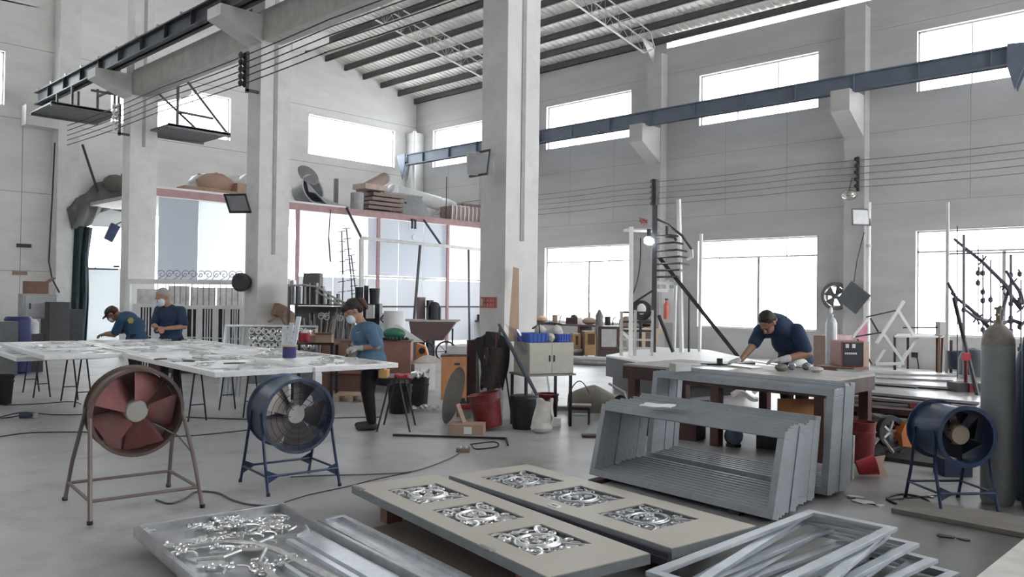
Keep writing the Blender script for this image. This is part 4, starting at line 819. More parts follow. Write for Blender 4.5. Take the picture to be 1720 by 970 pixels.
# pillar drill
D = 14.7; b = pD(612, 600, D); s = D / F_PX
t = thing('drill_press', 'dark pillar drill with two motor housings behind the woman\'s head', 'drill', (b.x, b.y, 0), RC)
q = MB(); q.box(-.25, -.15, 0, .25, .3, .06); q.build('base_plate', DARK, t, smooth=False); q = MB(); q.cyl((0, .1, .06), (0, .1, 1.75), .045); q.build('column', DARK, t)
q = MB(); q.box(-.02, -.1, 1.0, .28, .25, 1.42); q.build('head_casing', BLK, t, smooth=False, bevel=.02)
q = MB(); q.cyl((-.13, .1, 1.4), (-.13, .1, 1.72), .075, n=20); q.build('motor', BLK, t); q = MB(); q.cyl((.16, .05, 1.42), (.16, .05, 1.7), .085, .10, n=20); q.build('motor', BLK, t); q = MB(); q.cyl((-.2, .1, 1.2), (-.2, .1, 1.35), .09, .05); q.build('belt_cover', DARK, t)
q = MB(); q.box(.04, -.12, 1.22, .12, -.1, 1.36); q.build('name_plate', REDP, t, smooth=False)
for a in (0, 2.1, 4.2): q = MB(); q.tube([(.28, 0, 1.15), (.4, .14 * math.cos(a), 1.15 + .14 * math.sin(a))], .012); q.build('feed_handle', DARK, t)
# electrical box white behind, white square tin
D = 14.4; b = pD(622, 524, D); world('control_box', 'small pale square box beside the drill', 'box', MB().cbox(b, (.14, .1, .24), Matrix.Rotation(RC, 3, 'Z')).cbox((b.x, b.y, b.z / 2 - .1), (.05, .05, b.z - .16)), mat('pale_box', (.5, .52, .53), .5), smooth=False, bevel=.006)

# terracotta bench
a = g(690, 662); t = thing('steel_workbench', 'long terracotta painted steel bench behind the woman', 'workbench', (8.34, 10.22, 0), RC + R(3))
W4 = 1.42; q = MB(); q.box(-W4, 0, .30, 0, .6, .82); q.build('box_body', BRICK, t, smooth=False, bevel=.004); q = MB(); q.box(-W4 - .01, -.01, .82, .01, .61, .835); q.build('top_rim', mat('rim_brown', (.16, .09, .075), .6), t, smooth=False)
for x, y in ((-W4 + .05, .05), (-.05, .05), (-W4 + .05, .55), (-.05, .55)): q = MB(); q.box(x - .04, y - .04, 0, x + .04, y + .04, .3); q.build('leg', BRICK, t, smooth=False)
q = MB(); q.box(-W4, .05, .02, -.62, .55, .30); q.build('lower_box', mat('brown_lower', (.17, .09, .075), .7), t, smooth=False)
rn = random.Random(6)
HEAP = ['at the right end', 'second from the right end', 'third from the right end', 'fourth from the right end', 'in the very middle', 'fourth from the left end', 'third from the left end', 'second from the left end', 'at the left end beside the green hood']
for k in range(9):
    x = -.08 - .055 * k; c = t.matrix_basis @ Vector((x, .12 + rn.uniform(-.05, .1), .835)); q = MB(); q.ball((0, 0, .03), (.035, .03, .03), n=8); q.tube(spiral((0, 0, .02), .05, 1, k, 1, 10), .01, 5)
    solo('metal_casting', 'dark casting on the terracotta bench, %s' % HEAP[k], 'casting', q, DARK, c, k, 'small castings on the terracotta bench')
q = MB(); q.ball((0, 0, .07), (.19, .1, .10), n=16); c = t.matrix_basis @ Vector((-.30, .32, .84)); solo('green_hood', 'rounded dark green hood on the bench behind the woman\'s shoulder', 'hood', q, GRNH, c + Vector((0, 0, .03)), RC)
D = 14.35; a = pD(662, 576, D); s = D / F_PX
q = MB(); q.lathe([(.19, 0), (.19, .5)], n=24); solo('paper_roll', 'large white upright roll behind the bench, right of the woman', 'roll', q, mat('roll_white', (.74, .75, .77), .7, var=.03), (a.x, a.y, .80), 0).scale = (1, 1, 1)
world('roll_stand', 'low stand carrying the white roll behind the bench', 'stand', MB().box(a.x - .3, a.y - .25, 0, a.x + .3, a.y + .25, .79), DARK, smooth=False)
a = pD(655, 540, D - .25); b = pD(703, 577, D - .4); q = MB(); q.slab([pD(660, 545, D - .3), pD(668, 545, D - .3), pD(712, 575, D - .3), pD(664, 575, D - .3)], .03); world('white_sheet', 'white sheet sloping down beside the upright roll', 'sheet', q, MATS['roll_white'], smooth=False)
def boxm0(w, d, h): q = MB(); q.box(-w / 2, -d / 2, 0, w / 2, d / 2, h); q.slab([(-w / 2, -d / 2, h), (w / 2, -d / 2, h), (w / 2 + .02, -d / 2 - .07, h + .03), (-w / 2 - .02, -d / 2 - .07, h + .03)], .006); return q
# items at the left end: red tin, carton
a = pD(511, 588, 12.2); t = thing('red_tin', 'red tin with white cap on the bench left of the woman', 'tin', (a.x, a.y, .86)); q = MB(); q.cyl((0, 0, 0), (0, 0, .13), .085, n=20); q.build('body', RED, t); q = MB(); q.cyl((0, 0, .13), (0, 0, .17), .05, n=16); q.build('cap', WHT, t)
a = pD(526, 588, 12.0); solo('red_canister', 'small red and white canister right of the red tin', 'canister', MB().lathe([(.05, 0), (.055, .01), (.055, .1), (.02, .13), (.02, .16)], n=16), mat('pink_red', (.5, .2, .22), .5), (a.x, a.y, .86))
a = pD(545, 588, 12.0); solo('open_carton', 'small open brown carton left of the woman', 'carton', boxm0(.24, .16, .12), CARD, (a.x, a.y, .86), RC)
a = pD(530, 600, 12.2); t = thing('side_table', 'low table hidden behind the white gates carrying tins and carton', 'table', (a.x, a.y, 0), RC); q = MB(); q.box(-.35, -.2, .82, .32, .25, .855); q.build('table_top', DBRN, t, smooth=False)
for x, y in ((-.3, -.15), (.28, -.15), (-.3, .2), (.28, .2)): q = MB(); q.box(x - .02, y - .02, 0, x + .02, y + .02, .82); q.build('leg', DARK, t, smooth=False)
# pallet
a = g(588, 676); t = thing('pallet', 'small wooden pallet on the floor below the terracotta bench', 'pallet', (a.x, a.y, 0), RC)
for y in (0, .15, .3): q = MB(); q.box(-.24, y, .09, .24, y + .1, .11); q.build('deck_board', WOOD, t, smooth=False)
for x in (-.24, -.04, .16): q = MB(); q.box(x, 0, 0, x + .08, .4, .09); q.build('block', WOOD, t, smooth=False)
# bins
def bucket(name, lab, cat, px, py, r, h, m, group=None, tilt=0, rimm=None, handle=False, dirn=0, loc=None):
    p = loc or g(px, py); t = thing(name, lab, cat, (p[0], p[1], r * abs(math.sin(R(tilt))) * .9), (0, R(tilt), dirn), group)
    q = MB(); q.lathe([(0, .004), (r * .80, 0), (r * .84, .02), (r * .96, h * .80), (r * .97, h - .01), (r * .93, h - .01), (r * .80, .02), (0, .02)], n=32, caps=False); q.build('body', m, t)
    q = MB(); q.lathe([(r * .95, h * .74), (r * 1.02, h * .75), (r * 1.02, h * .77), (r * .95, h * .78)], n=32, caps=False); q.build('reinforcing_ring', m, t)
    q = MB(); q.lathe([(r * .93, h - .02), (r * 1.02, h - .02), (r * 1.03, h), (r * .93, h), (r * .93, h - .02)], n=32, caps=False); q.build('rim', rimm or m, t)
    if handle: q = MB(); q.tube([(r * math.cos(a), .0 + r * .25 * math.sin(a), h * .8 - r * .9 * math.sin(a)) for a in [math.pi * i / 12 for i in range(13)]], .004, 5); q.build('handle', STEEL, t)
    return t
bucket('black_bin', 'dark grey bin on the floor right of the woman\'s legs', 'bin', 671, 694, .165, .38, BLK, 'dark bins by the bench')
bucket('black_bin', 'dark bin filled with crumpled silver foil beside the orange cover', 'bin', 703, 682, .15, .40, BLK, 'dark bins by the bench')
a = g(703, 682); q = MB(); rn = random.Random(9)
for k in range(9): q.ball((rn.uniform(-.1, .1), rn.uniform(-.1, .1), rn.uniform(.0, .12)), (rn.uniform(.03, .06), rn.uniform(.02, .05), rn.uniform(.05, .1)), Matrix.Rotation(rn.random() * 3, 3, 'X'), 7)
solo('crumpled_foil', 'crumpled silver foil spilling out of the dark bin', 'foil', q, mat('foil', (.85, .86, .88), .22, .8), (a.x, a.y, .39), 0, smooth=False)
a = g(718, 690); q = MB(); rn = random.Random(19)
for k in range(12): q.ball((rn.uniform(-.25, .25), rn.uniform(-.12, .12), rn.uniform(.03, .06)), (rn.uniform(.04, .08), rn.uniform(.03, .06), rn.uniform(.02, .03)), Matrix.Rotation(rn.random() * 3, 3, 'Z'), 7)
solo('foil_scraps', 'flat pile of silver foil scraps on the floor by the dark bins', 'foil', q, MATS['foil'], (a.x, a.y, 0), RC, smooth=False)
# orange machine cover
a = g(702, 640); t = thing('orange_cover', 'orange angular machine cover with a dark hole, behind the dark bins', 'machine', (a.x, a.y, .0), RC)
q = MB(); q.prism([(-.19, 0), (.14, 0), (.19, .16), (.14, .32), (-.02, .38), (-.17, .30), (-.2, .12)], -.12, .12); q.v = [Vector((p.x, p.z, p.y + .32)) for p in q.v]; q.build('cover', mat('orange_enamel', (.55, .20, .06), .5, spots=((.3, .12, .06), 6, .5)), t, smooth=False, bevel=.01)
q = MB(); q.cyl((.08, -.125, .56), (.08, -.11, .56), .06, n=16); q.build('opening', BLK, t); q = MB(); q.box(-.15, -.1, 0, .12, .1, .32); q.build('stand', DARK, t, smooth=False)
# ================================================================= PEOPLE
def blob(name, prims, m, parent, vox=.008, it=4, label=None):
    mb = MB()
    for p in prims:
        if p[0] == 's': mb.ball(p[1], p[2], n=14)
        elif p[0] == 'e': mb.ball(p[1], p[2], p[3] if len(p) > 3 else None, 16)
        elif p[0] == 'c':
            mb.cyl(p[1], p[2], p[3], p[4], 14); mb.ball(p[1], p[3], n=14); mb.ball(p[2], p[4], n=14)
        elif p[0] == 'b': mb.cbox(p[1], p[2], p[3] if len(p) > 3 else None)
    o = mb.build(name, m, parent)
    r = o.modifiers.new('remesh', 'REMESH'); r.mode = 'VOXEL'; r.voxel_size = vox; r.use_smooth_shade = True
    sm = o.modifiers.new('smooth', 'SMOOTH'); sm.factor = .5; sm.iterations = it
    if label: o['label'] = label
    return o
def V(*a): return Vector(a)
def RX(a): return Matrix.Rotation(R(a), 3, 'X')
def RY(a): return Matrix.Rotation(R(a), 3, 'Y')
def RZ(a): return Matrix.Rotation(R(a), 3, 'Z')
def head_prims(c, q, s=1.0):
    """head centred at c, q turns its local frame (face towards -y, up z)"""
    f = lambda x, y, z: V(*c) + q @ (V(x, y, z) * s)
    P = [('e', f(0, .012, .03), (.076 * s, .094 * s, .090 * s), q), ('e', f(0, -.025, -.045), (.058 * s, .066 * s, .070 * s), q), ('e', f(0, -.045, -.088), (.028 * s, .026 * s, .022 * s), q),
         ('e', f(0, -.098, -.012), (.012 * s, .016 * s, .024 * s), q), ('e', f(0, -.108, -.028), (.017 * s, .014 * s, .012 * s), q), ('e', f(0, -.088, .022), (.05 * s, .012 * s, .012 * s), q),
         ('e', f(.076, .01, -.005), (.010 * s, .020 * s, .032 * s), q), ('e', f(-.076, .01, -.005), (.010 * s, .020 * s, .032 * s), q), ('e', f(0, -.088, -.058), (.024 * s, .010 * s, .007 * s), q), ('e', f(0, -.086, -.068), (.020 * s, .010 * s, .007 * s), q)]
    return P, f
def eyes(f, q, s, t, m=HAIRD):
    mb = MB()
    for x in (-.03, .03): mb.ball(f(x, -.089, .004), (.014 * s, .006 * s, .006 * s), q, 8); mb.ball(f(x, -.093, .026), (.020 * s, .006 * s, .0045 * s), q, 8)
    mb.build('eyes_and_brows', m, t)
def hand_prims(w, d, up, curl=.5, s=1.0, side=1):
    """palm from wrist w along d; up = back of hand; fingers curl away from up"""
    d = V(*d).normalized(); up = V(*up); up = (up - d * up.dot(d)).normalized(); r = d.cross(up) * side; w = V(*w); P = []
    P.append(('c', w, w + d * .05 * s, .024 * s, .027 * s)); P.append(('c', w + d * .045 * s - r * .022 * s, w + d * .085 * s - r * .026 * s, .017 * s, .013 * s)); P.append(('c', w + d * .045 * s + r * .02 * s, w + d * .088 * s + r * .026 * s, .017 * s, .013 * s)); P.append(('c', w + d * .05 * s, w + d * .09 * s, .018 * s, .014 * s))
    for k, (o, l) in enumerate(((-.032, .062), (-.011, .074), (.011, .070), (.032, .055))):
        a = w + d * .088 * s + r * o * s; b1 = (d * math.cos(curl) - up * math.sin(curl)); b2 = (d * math.cos(curl * 2.1) - up * math.sin(curl * 2.1))
        m1 = a + b1 * l * .5 * s; P += [('c', a, m1, .0098 * s, .009 * s), ('c', m1, m1 + b2 * l * .5 * s, .009 * s, .0075 * s)]
    a = w + d * .03 * s - r * .026 * s; b = a + (d * .6 - r * .7 - up * .2).normalized() * .034 * s; P += [('c', a, b, .012 * s, .0105 * s), ('c', b, b + (d * .85 - r * .2 - up * .35).normalized() * .03 * s, .010 * s, .008 * s)]
    return P
def thick(P, k): return [tuple([p[0], p[1], (tuple(x + k for x in p[2]) if p[0] == 'e' else p[2] + (k if p[0] == 's' else 0) if p[0] != 'c' else p[2])] + ([p[3] + k, p[4] + k] if p[0] == 'c' else list(p[3:]))) for p in P]

# ---------- the woman (local: x right in view, y away, z up; she faces left and looks down)
t = thing('person', 'woman in slate blue V-neck top, black trousers, mask and gloves, head bowed over the gates', 'person', (5.66, 7.76, 0), RC)
q = RZ(-68) @ RX(38)
hc = (-.155, .02, 1.375); HP, f = head_prims(hc, q, 1.12)
neck = [('c', (-.035, .04, 1.20), (-.12, .03, 1.335), .058, .052)]
shN, shF = (.075, -.145, 1.175), (-.06, .19, 1.17)
elN, wrN = (.165, -.20, .985), (-.045, -.17, .955)
elF, wrF = (-.16, .19, 1.00), (-.16, -.0, .955)
torso = [('e', (.01, .02, 1.10), (.175, .20, .15), RZ(-25)), ('e', (.03, .02, .96), (.17, .175, .17), RZ(-25)), ('e', (.045, .02, .84), (.175, .18, .14), RZ(-25)), ('c', shN, shF, .075, .07)]
arms = [('c', shN, elN, .056, .045), ('c', elN, wrN, .043, .027), ('c', shF, elF, .056, .044), ('c', elF, wrF, .042, .027)]
hipN, hipF = (.075, -.07, .80), (.04, .11, .80); knN, knF = (.05, -.075, .44), (.0, .11, .45); anN, anF = (.095, -.06, .09), (.05, .12, .09)
legs = [('c', hipN, knN, .092, .064), ('c', knN, anN, .060, .038), ('c', hipF, knF, .092, .064), ('c', knF, anF, .060, .038)]
feet = [('c', (anN[0] + .02, anN[1], .045), (anN[0] - .13, anN[1] - .03, .03), .038, .028), ('c', (anF[0] + .02, anF[1], .045), (anF[0] - .13, anF[1] - .03, .03), .038, .028)]
hn = hand_prims(wrN, (-1, .05, .0), (0, -.5, .8), .55) + hand_prims(wrF, (-.15, -1, -.1), (-.6, 0, .8), .5, side=-1)
blob('body', HP + neck + torso + arms + legs + feet + hn, SKIN, t, .0075)
eyes(f, q, 1.12, t)
blob('blouse', thick(torso, .012) + [('c', shN, V(*shN).lerp(V(*elN), .85), .074, .068), ('c', shF, V(*shF).lerp(V(*elF), .85), .074, .066), ('e', (.05, .015, .80), (.20, .205, .13), RZ(-25)), ('e', (.05, .015, .73), (.195, .20, .06), RZ(-25)), ('c', (-.02, -.06, 1.20), (.02, .13, 1.20), .05, .05)], TEE1, t, .009, 5)
blob('trousers', [('e', (.055, .02, .74), (.15, .165, .09), RZ(-25))] + [('c', V(*hipN).lerp(V(*knN), .18), knN, .10, .078), ('c', knN, (anN[0], anN[1], .11), .074, .054), ('c', V(*hipF).lerp(V(*knF), .18), knF, .10, .078), ('c', knF, (anF[0], anF[1], .11), .074, .054)], PANTS, t, .009, 4)
blob('shoes', [('c', (anN[0] + .025, anN[1], .045), (anN[0] - .15, anN[1] - .03, .035), .045, .034), ('c', (anF[0] + .025, anF[1], .045), (anF[0] - .15, anF[1] - .03, .035), .045, .034)], mat('dark_shoe', (.06, .06, .065), .6), t, .008, 3)
blob('gloves', thick(hn, .004) + [('c', V(*wrN).lerp(V(*elN), .18), wrN, .036, .032), ('c', V(*wrF).lerp(V(*elF), .18), wrF, .036, .032)], GLOV, t, .0075, 2)
blob('hair', [('e', f(0, .030, .048), (.096, .106, .094), q), ('e', f(0, -.045, .078), (.084, .068, .042), q), ('e', f(.0, .06, .0), (.092, .068, .07), q)], HAIRD, t, .008, 3)
blob('ponytail', [('e', f(.01, .125, .02), (.052, .05, .070), q), ('e', f(.01, .13, -.03), (.04, .035, .05), q)], HAIRR, t, .008, 3, 'reddish brown tied-up hair')
blob('face_mask', [('e', f(0, -.064, -.050), (.074, .060, .064), q)], MASK, t, .007, 3)
mb = MB(); mb.slab([(-.075, -.20, 1.135), (-.025, -.205, 1.15), (-.025, -.205, 1.143), (-.075, -.20, 1.128)], .012); mb.build('chest_logo', mat('pale_print', (.4, .5, .6), .8), t, smooth=False)
# cloth in her hands
q2 = MB(); q2.grid(lambda u, v: (-.20 + .14 * u + .02 * math.sin(v * 6), -.13 + .05 * math.sin(u * 8), .99 - .17 * v + .02 * math.sin(u * 7)), 8, 8, .014)
o = q2.build('polishing_cloth', mat('brown_rag', (.26, .24, .21), .9, bump=.3), None, loc=(5.66, 7.76, 0), rot=RC); tag(o, 'crumpled grey brown cloth held in the gloved hands of the woman', 'cloth')

# ---------- man with grey hair and mask, standing
D = 12.7; s_ = D / F_PX; b = pD(286, 600, D); t = thing('person', 'man with short grey hair, white mask and navy polo shirt standing behind the gates', 'person', (b.x, b.y, 0), RC)
q = RZ(-18) @ RX(22); hc = (-.12, -.05, 1.50); HP, f = head_prims(hc, q, 1.14)
neck = [('c', (-.05, .02, 1.33), (-.10, -.02, 1.45), .062, .057)]
sR, sL = (.155, .0, 1.285), (-.20, .03, 1.29); eR, wR = (.235, -.05, 1.045), (.02, -.24, 1.015); eL, wL = (-.25, -.03, 1.06), (-.09, -.24, 1.01)
torso = [('e', (-.02, .02, 1.20), (.19, .12, .16)), ('e', (-.01, .02, 1.0), (.175, .12, .18)), ('e', (0, .03, .86), (.165, .125, .13)), ('c', sR, sL, .065, .065)]
arms = [('c', sR, eR, .055, .045), ('c', eR, wR, .044, .030), ('c', sL, eL, .055, .045), ('c', eL, wL, .044, .030)]
legs = [('c', (.09, .03, .82), (.10, .01, .46), .095, .065), ('c', (.10, .01, .46), (.10, .04, .08), .062, .04), ('c', (-.09, .03, .82), (-.10, .01, .46), .095, .065), ('c', (-.10, .01, .46), (-.10, .04, .08), .062, .04)]
feet = [('c', (.10, .05, .05), (.12, -.11, .035), .042, .032), ('c', (-.10, .05, .05), (-.12, -.11, .035), .042, .032)]
hn = hand_prims(wR, (-1, -.25, .05), (0, -.7, .7), .7) + hand_prims(wL, (.6, -.6, -.1), (0, -.5, .8), .6, side=-1)
blob('body', HP + neck + torso + arms + legs + feet + hn, SKIN, t, .008)
eyes(f, q, 1.05, t)
blob('polo_shirt', thick(torso, .014) + [('c', sR, V(*sR).lerp(V(*eR), .8), .076, .072), ('c', sL, V(*sL).lerp(V(*eL), .8), .076, .070), ('e', (0, .03, .80), (.20, .155, .10)), ('c', (-.09, .0, 1.335), (.0, .03, 1.335), .055, .055)], TEE2, t, .009, 4)
blob('trousers', [('e', (0, .03, .80), (.175, .13, .08))] + thick(legs, .012), PANTS, t, .01, 3)
blob('shoes', thick(feet, .008), BLK, t, .009, 2)
blob('hair', [('e', f(0, .022, .050), (.094, .108, .090), q), ('e', f(0, .065, .0), (.086, .062, .066), q)], HAIRG, t, .008, 3)
blob('face_mask', [('e', f(0, -.066, -.050), (.082, .062, .072), q)], MASK, t, .007, 3)
q2 = MB(); q2.ball((0, 0, 0), (.05, .035, .05), n=10); c = t.matrix_basis @ V(-.10, -.27, .985); solo('sanding_block', 'small dark block held in the hands of the grey haired man', 'block', q2, DARK, c, RC)

# ---------- man stooping at far left
D = 13.6; b = pD(222, 600, D); t = thing('person', 'stooping man in blue T-shirt with yellow emblem and dark cap, far left', 'person', (b.x, b.y, 0), RC)
q = RZ(-80) @ RX(48); hc = (-.34, -.02, 1.20); HP, f = head_prims(hc, q, 1.05)
neck = [('c', (-.19, .0, 1.17), (-.28, -.01, 1.20), .06, .056)]
sN, sF = (-.12, -.16, 1.10), (-.16, .17, 1.12); eN, wN = (-.22, -.18, .86), (-.40, -.14, .86); eF, wF = (-.26, .16, .9), (-.42, .05, .88)
torso = [('e', (-.08, 0, 1.10), (.16, .19, .13), RY(30)), ('e', (.03, 0, .98), (.15, .17, .17), RY(20)), ('e', (.07, 0, .84), (.14, .16, .13)), ('c', sN, sF, .066, .066)]
arms = [('c', sN, eN, .055, .045), ('c', eN, wN, .043, .029), ('c', sF, eF, .055, .045), ('c', eF, wF, .043, .029)]
legs = [('c', (.08, -.09, .80), (.06, -.10, .45), .095, .065), ('c', (.06, -.10, .45), (.10, -.10, .08), .062, .04), ('c', (.08, .09, .80), (.04, .10, .45), .095, .065), ('c', (.04, .10, .45), (.08, .10, .08), .062, .04)]
feet = [('c', (.12, -.10, .05), (-.04, -.12, .035), .042, .032), ('c', (.10, .10, .05), (-.06, .12, .035), .042, .032)]
hn = hand_prims(wN, (-1, .1, -.15), (0, 0, 1), .6) + hand_prims(wF, (-1, -.2, -.15), (0, 0, 1), .6, side=-1)
blob('body', HP + neck + torso + arms + legs + feet + hn, SKIN2, t, .008); eyes(f, q, 1.05, t)
blob('shirt', thick(torso, .016) + [('e', (.08, 0, .80), (.18, .20, .10)), ('c', sN, V(*sN).lerp(V(*eN), .8), .076, .070), ('c', sF, V(*sF).lerp(V(*eF), .8), .076, .070), ('c', (-.17, -.04, 1.16), (-.17, .05, 1.16), .06, .06)], TEE3, t, .009, 4)
blob('trousers', [('e', (.07, 0, .80), (.15, .16, .08))] + thick(legs, .012), PANTS, t, .01, 3); blob('shoes', thick(feet, .008), BLK, t, .009, 2)
blob('cap', [('e', f(0, .015, .060), (.096, .106, .070), q), ('e', f(0, -.1, .05), (.065, .065, .014), q)], BLK, t, .008, 2)
blob('hair', [('e', f(0, .045, .02), (.090, .086, .078), q)], HAIRR, t, .008, 2, 'reddish hair under the cap')
blob('face_mask', [('e', f(0, -.068, -.06), (.062, .048, .05), q)], mat('white_mask', (.7, .7, .7), .8), t, .007, 2)
mb = MB()
for k in range(6):
    a = k * math.pi / 3; mb.ball((.045 + .035 * math.cos(a), -.175 + .0, 1.10 + .035 * math.sin(a)), (.022, .012, .022), n=8)
mb.ball((.045, -.18, 1.10), (.018, .012, .018), n=8); mb.build('back_emblem', mat('emblem_yellow', (.55, .50, .18), .7), t)

# ---------- man leaning on the right-hand bench
t = thing('person', 'man in navy T-shirt leaning over the right bench with both hands on it', 'person', (9.20, 4.20, 0), RC)
q = RZ(-50) @ RX(52); hc = (-.36, -.20, 1.30); HP, f = head_prims(hc, q, 1.1)
neck = [('c', (-.22, -.10, 1.31), (-.31, -.16, 1.33), .066, .062)]
sL, sR = (-.37, .02, 1.20), (-.02, -.20, 1.22); eL, wL = (-.50, -.08, 1.02), (-.66, -.20, .875); eR, wR = (.06, -.30, .96), (-.26, -.36, .885)
torso = [('e', (-.17, -.06, 1.25), (.20, .17, .13), RZ(-35) @ RY(35)), ('e', (-.07, -.03, 1.10), (.17, .15, .17), RZ(-20) @ RY(25)), ('e', (.02, .0, .95), (.17, .14, .15)), ('c', sL, sR, .07, .07)]
arms = [('c', sL, eL, .060, .048), ('c', eL, wL, .046, .032), ('c', sR, eR, .064, .052), ('c', eR, wR, .050, .034)]
legs = [('c', (-.05, .02, .88), (-.06, .0, .47), .10, .07), ('c', (-.06, .0, .47), (-.04, .05, .08), .066, .042), ('c', (.11, .02, .88), (.12, .0, .47), .10, .07), ('c', (.12, .0, .47), (.12, .05, .08), .066, .042)]
feet = [('c', (-.04, .06, .05), (-.07, -.10, .035), .042, .032), ('c', (.12, .06, .05), (.10, -.10, .035), .042, .032)]
hn = hand_prims(wL, (-1, -.1, -.15), (0, 0, 1), .22) + hand_prims(wR, (-1, .1, -.1), (0, 0, 1), .3, side=-1)
blob('body', HP + neck + torso + arms + legs + feet + hn, SKIN2, t, .008); eyes(f, q, 1.1, t)
blob('shirt', thick(torso, .018) + [('c', sL, V(*sL).lerp(V(*eL), .75), .082, .074), ('c', sR, V(*sR).lerp(V(*eR), .8), .088, .082), ('e', (.05, .0, .87), (.20, .175, .14)), ('c', (-.23, -.08, 1.30), (-.18, -.12, 1.30), .075, .075)], TEE2, t, .009, 4)
blob('trousers', [('e', (.04, .02, .86), (.18, .14, .10))] + thick(legs, .014), PANTS, t, .01, 3); blob('shoes', thick(feet, .008), BLK, t, .009, 2)
blob('hair', [('e', f(0, .028, .052), (.096, .106, .092), q), ('e', f(0, .07, .01), (.088, .062, .07), q)], HAIRD, t, .008, 3)
blob('gloves', thick(hn, .004) + [('c', V(*wR).lerp(V(*eR), .3), wR, .044, .038)], GLOV, t, .0075, 2)
# ================================================================= STORAGE DECK AND PARTITION AT THE GABLE
YD = 20.0; ZD = 4.12
t = thing('storage_deck', 'mauve steel storage deck on posts in front of the gable wall', 'mezzanine', (8.2, YD, 0))
q = MB(); q.box(0, .06, ZD - .12, 12.3, 4.9, ZD - .02); q.build('deck_board', mat('deck_grey', (.42, .41, .40), .8), t, smooth=False)
q = MB(); q.box(0, 0, ZD - .16, 12.3, .06, ZD + .03); q.build('edge_beam', MAUVE, t, smooth=False)
q = MB(); q.box(0, -.02, ZD + .03, 5.6, .09, ZD + .08); q.build('white_edge_board', WHT, t, smooth=False)['label'] = 'white painted edge board'
for px_ in (500, 636, 753): X = pY(px_, 430, YD).x - 8.2; q = MB(); q.box(X - .05, 0, 0, X + .05, .06, ZD - .16); q.build('post', MAUVE, t, smooth=False)
for X in (-.25, 12.1): q = MB(); q.box(X - .05, 0, 0, X + .05, .06, ZD - .16); q.build('post', MAUVE, t, smooth=False)
for z in (2.13, 1.22): q = MB(); q.box(5.8, .02, z, 12.3, .06, z + .05); q.build('cross_rail', TRUSS if z > 2 else DARK, t, smooth=False)
def X_(p): return pY(p, 430, YD + .15).x
up = [(500, 518), (518, 569), (569, 617), (617, 636), (636, 669), (669, 711), (711, 753), (753, 810)]
nm = ['white translucent sheet at the left end of the partition, under the grey bin', 'white translucent sheet above the dark rack', 'white translucent sheet behind the toothed rods', 'narrow bluish sheet left of the first mauve post', 'bluish sheet just right of the first mauve post', 'bluish sheet under the leaning grey panel', 'bluish sheet left of the second mauve post', 'pale sheet between the second mauve post and the central column']
for k, (a, b) in enumerate(up):
    q = MB(); q.box(X_(a) + .01, YD + .14, 2.2, X_(b) - .01, YD + .155, ZD - .17); world('partition_sheet', nm[k] + ', upper row', 'sheet', q, TRL if k < 3 or k == 7 else TRLB, 'upper sheets of the deck partition', smooth=False)
lo = [(500, 560), (560, 617), (617, 668), (668, 711), (711, 753), (753, 810)]
nm = ['pale sheet behind the dark rack', 'pale sheet behind the drill', 'pale sheet left of the slanting dark pole', 'pale sheet behind the slanting dark pole', 'pale sheet behind the wheelbarrow', 'pale sheet next to the central column']
for k, (a, b) in enumerate(lo):
    q = MB(); q.box(X_(a) + .01, YD + .14, .12, X_(b) - .01, YD + .155, 2.1); world('partition_sheet', nm[k] + ', lower row', 'sheet', q, translucent('grey_translucent_sheet_%d' % k, (.74 - .04 * (k % 2), .75 - .04 * (k % 2), .77 - .03 * (k % 2)), .42), 'lower sheets of the deck partition', smooth=False)
q = MB(); q.box(X_(265), YD + .14, 1.9, X_(332), YD + .155, ZD - .17); world('partition_sheet', 'wide blue grey sheet right of the leftmost tall column, under the deck', 'sheet', q, translucent('blue_grey_panel', (.55, .60, .66), .12), 'left sheets of the deck partition', smooth=False)
q = MB(); q.box(X_(334), YD + .14, 1.9, X_(420), YD + .155, ZD - .17); world('partition_sheet', 'bright white sheet left of the second column, under the deck', 'sheet', q, TRL, 'left sheets of the deck partition', smooth=False)
# gantry frame in front
Yg = 19.0
t = thing('steel_gantry', 'grey steel gantry with dark posts and diagonal braces in front of the deck', 'gantry', (0, Yg, 0))
def gp(x, y, Y=Yg): p = pY(x, y, Y); return (p.x, p.y - Yg, p.z)
q = MB(); q.bar(gp(606, 400), gp(812, 420), .09); q.build('top_beam', TRUSS, t, smooth=False)
for (x0, y0, x1, w) in ((607, 402, 607, .10), (706, 410, 692, .06), (787, 418, 789, .05)):
    a = gp(x0, y0); b = gp(x1, 560); q = MB(); q.bar(a, (b[0], b[1], 0), w); q.build('post', DARK if w < .1 else TRUSS, t, smooth=False)
for a, b in (((582, 350), (607, 400)), ((712, 370), (741, 412))):
    p = pY(*a, YD - .05); q = MB(); q.bar((p.x, p.y - Yg, p.z), gp(*b), .05); q.build('brace', DARK, t, smooth=False)
q = MB(); q.bar(gp(555, 352, YD - .1), gp(552, 400, YD - .1), .02); q.bar(gp(552, 400, YD - .1), gp(555, 440, YD - .1), .03); q.build('hanging_cord', DARK, t, smooth=False)
a = pY(695, 375, YD - .08); t = thing('hanging_tool', 'small dark clamp hanging under the deck edge', 'clamp', a); q = MB(); q.box(-.09, -.02, -.18, -.03, .02, .1); q.box(.03, -.02, -.18, .09, .02, .1); q.box(-.09, -.02, .08, .09, .02, .12); q.build('jaw', DARK, t, smooth=False)
a = pY(695, 399, YD + .1); world('round_lamp', 'small round white lamp glowing on the partition', 'lamp', MB().lathe([(0, -.05), (.08, -.04), (.1, 0), (0, .02)], a, (0, 1, 0), 16), WHT)

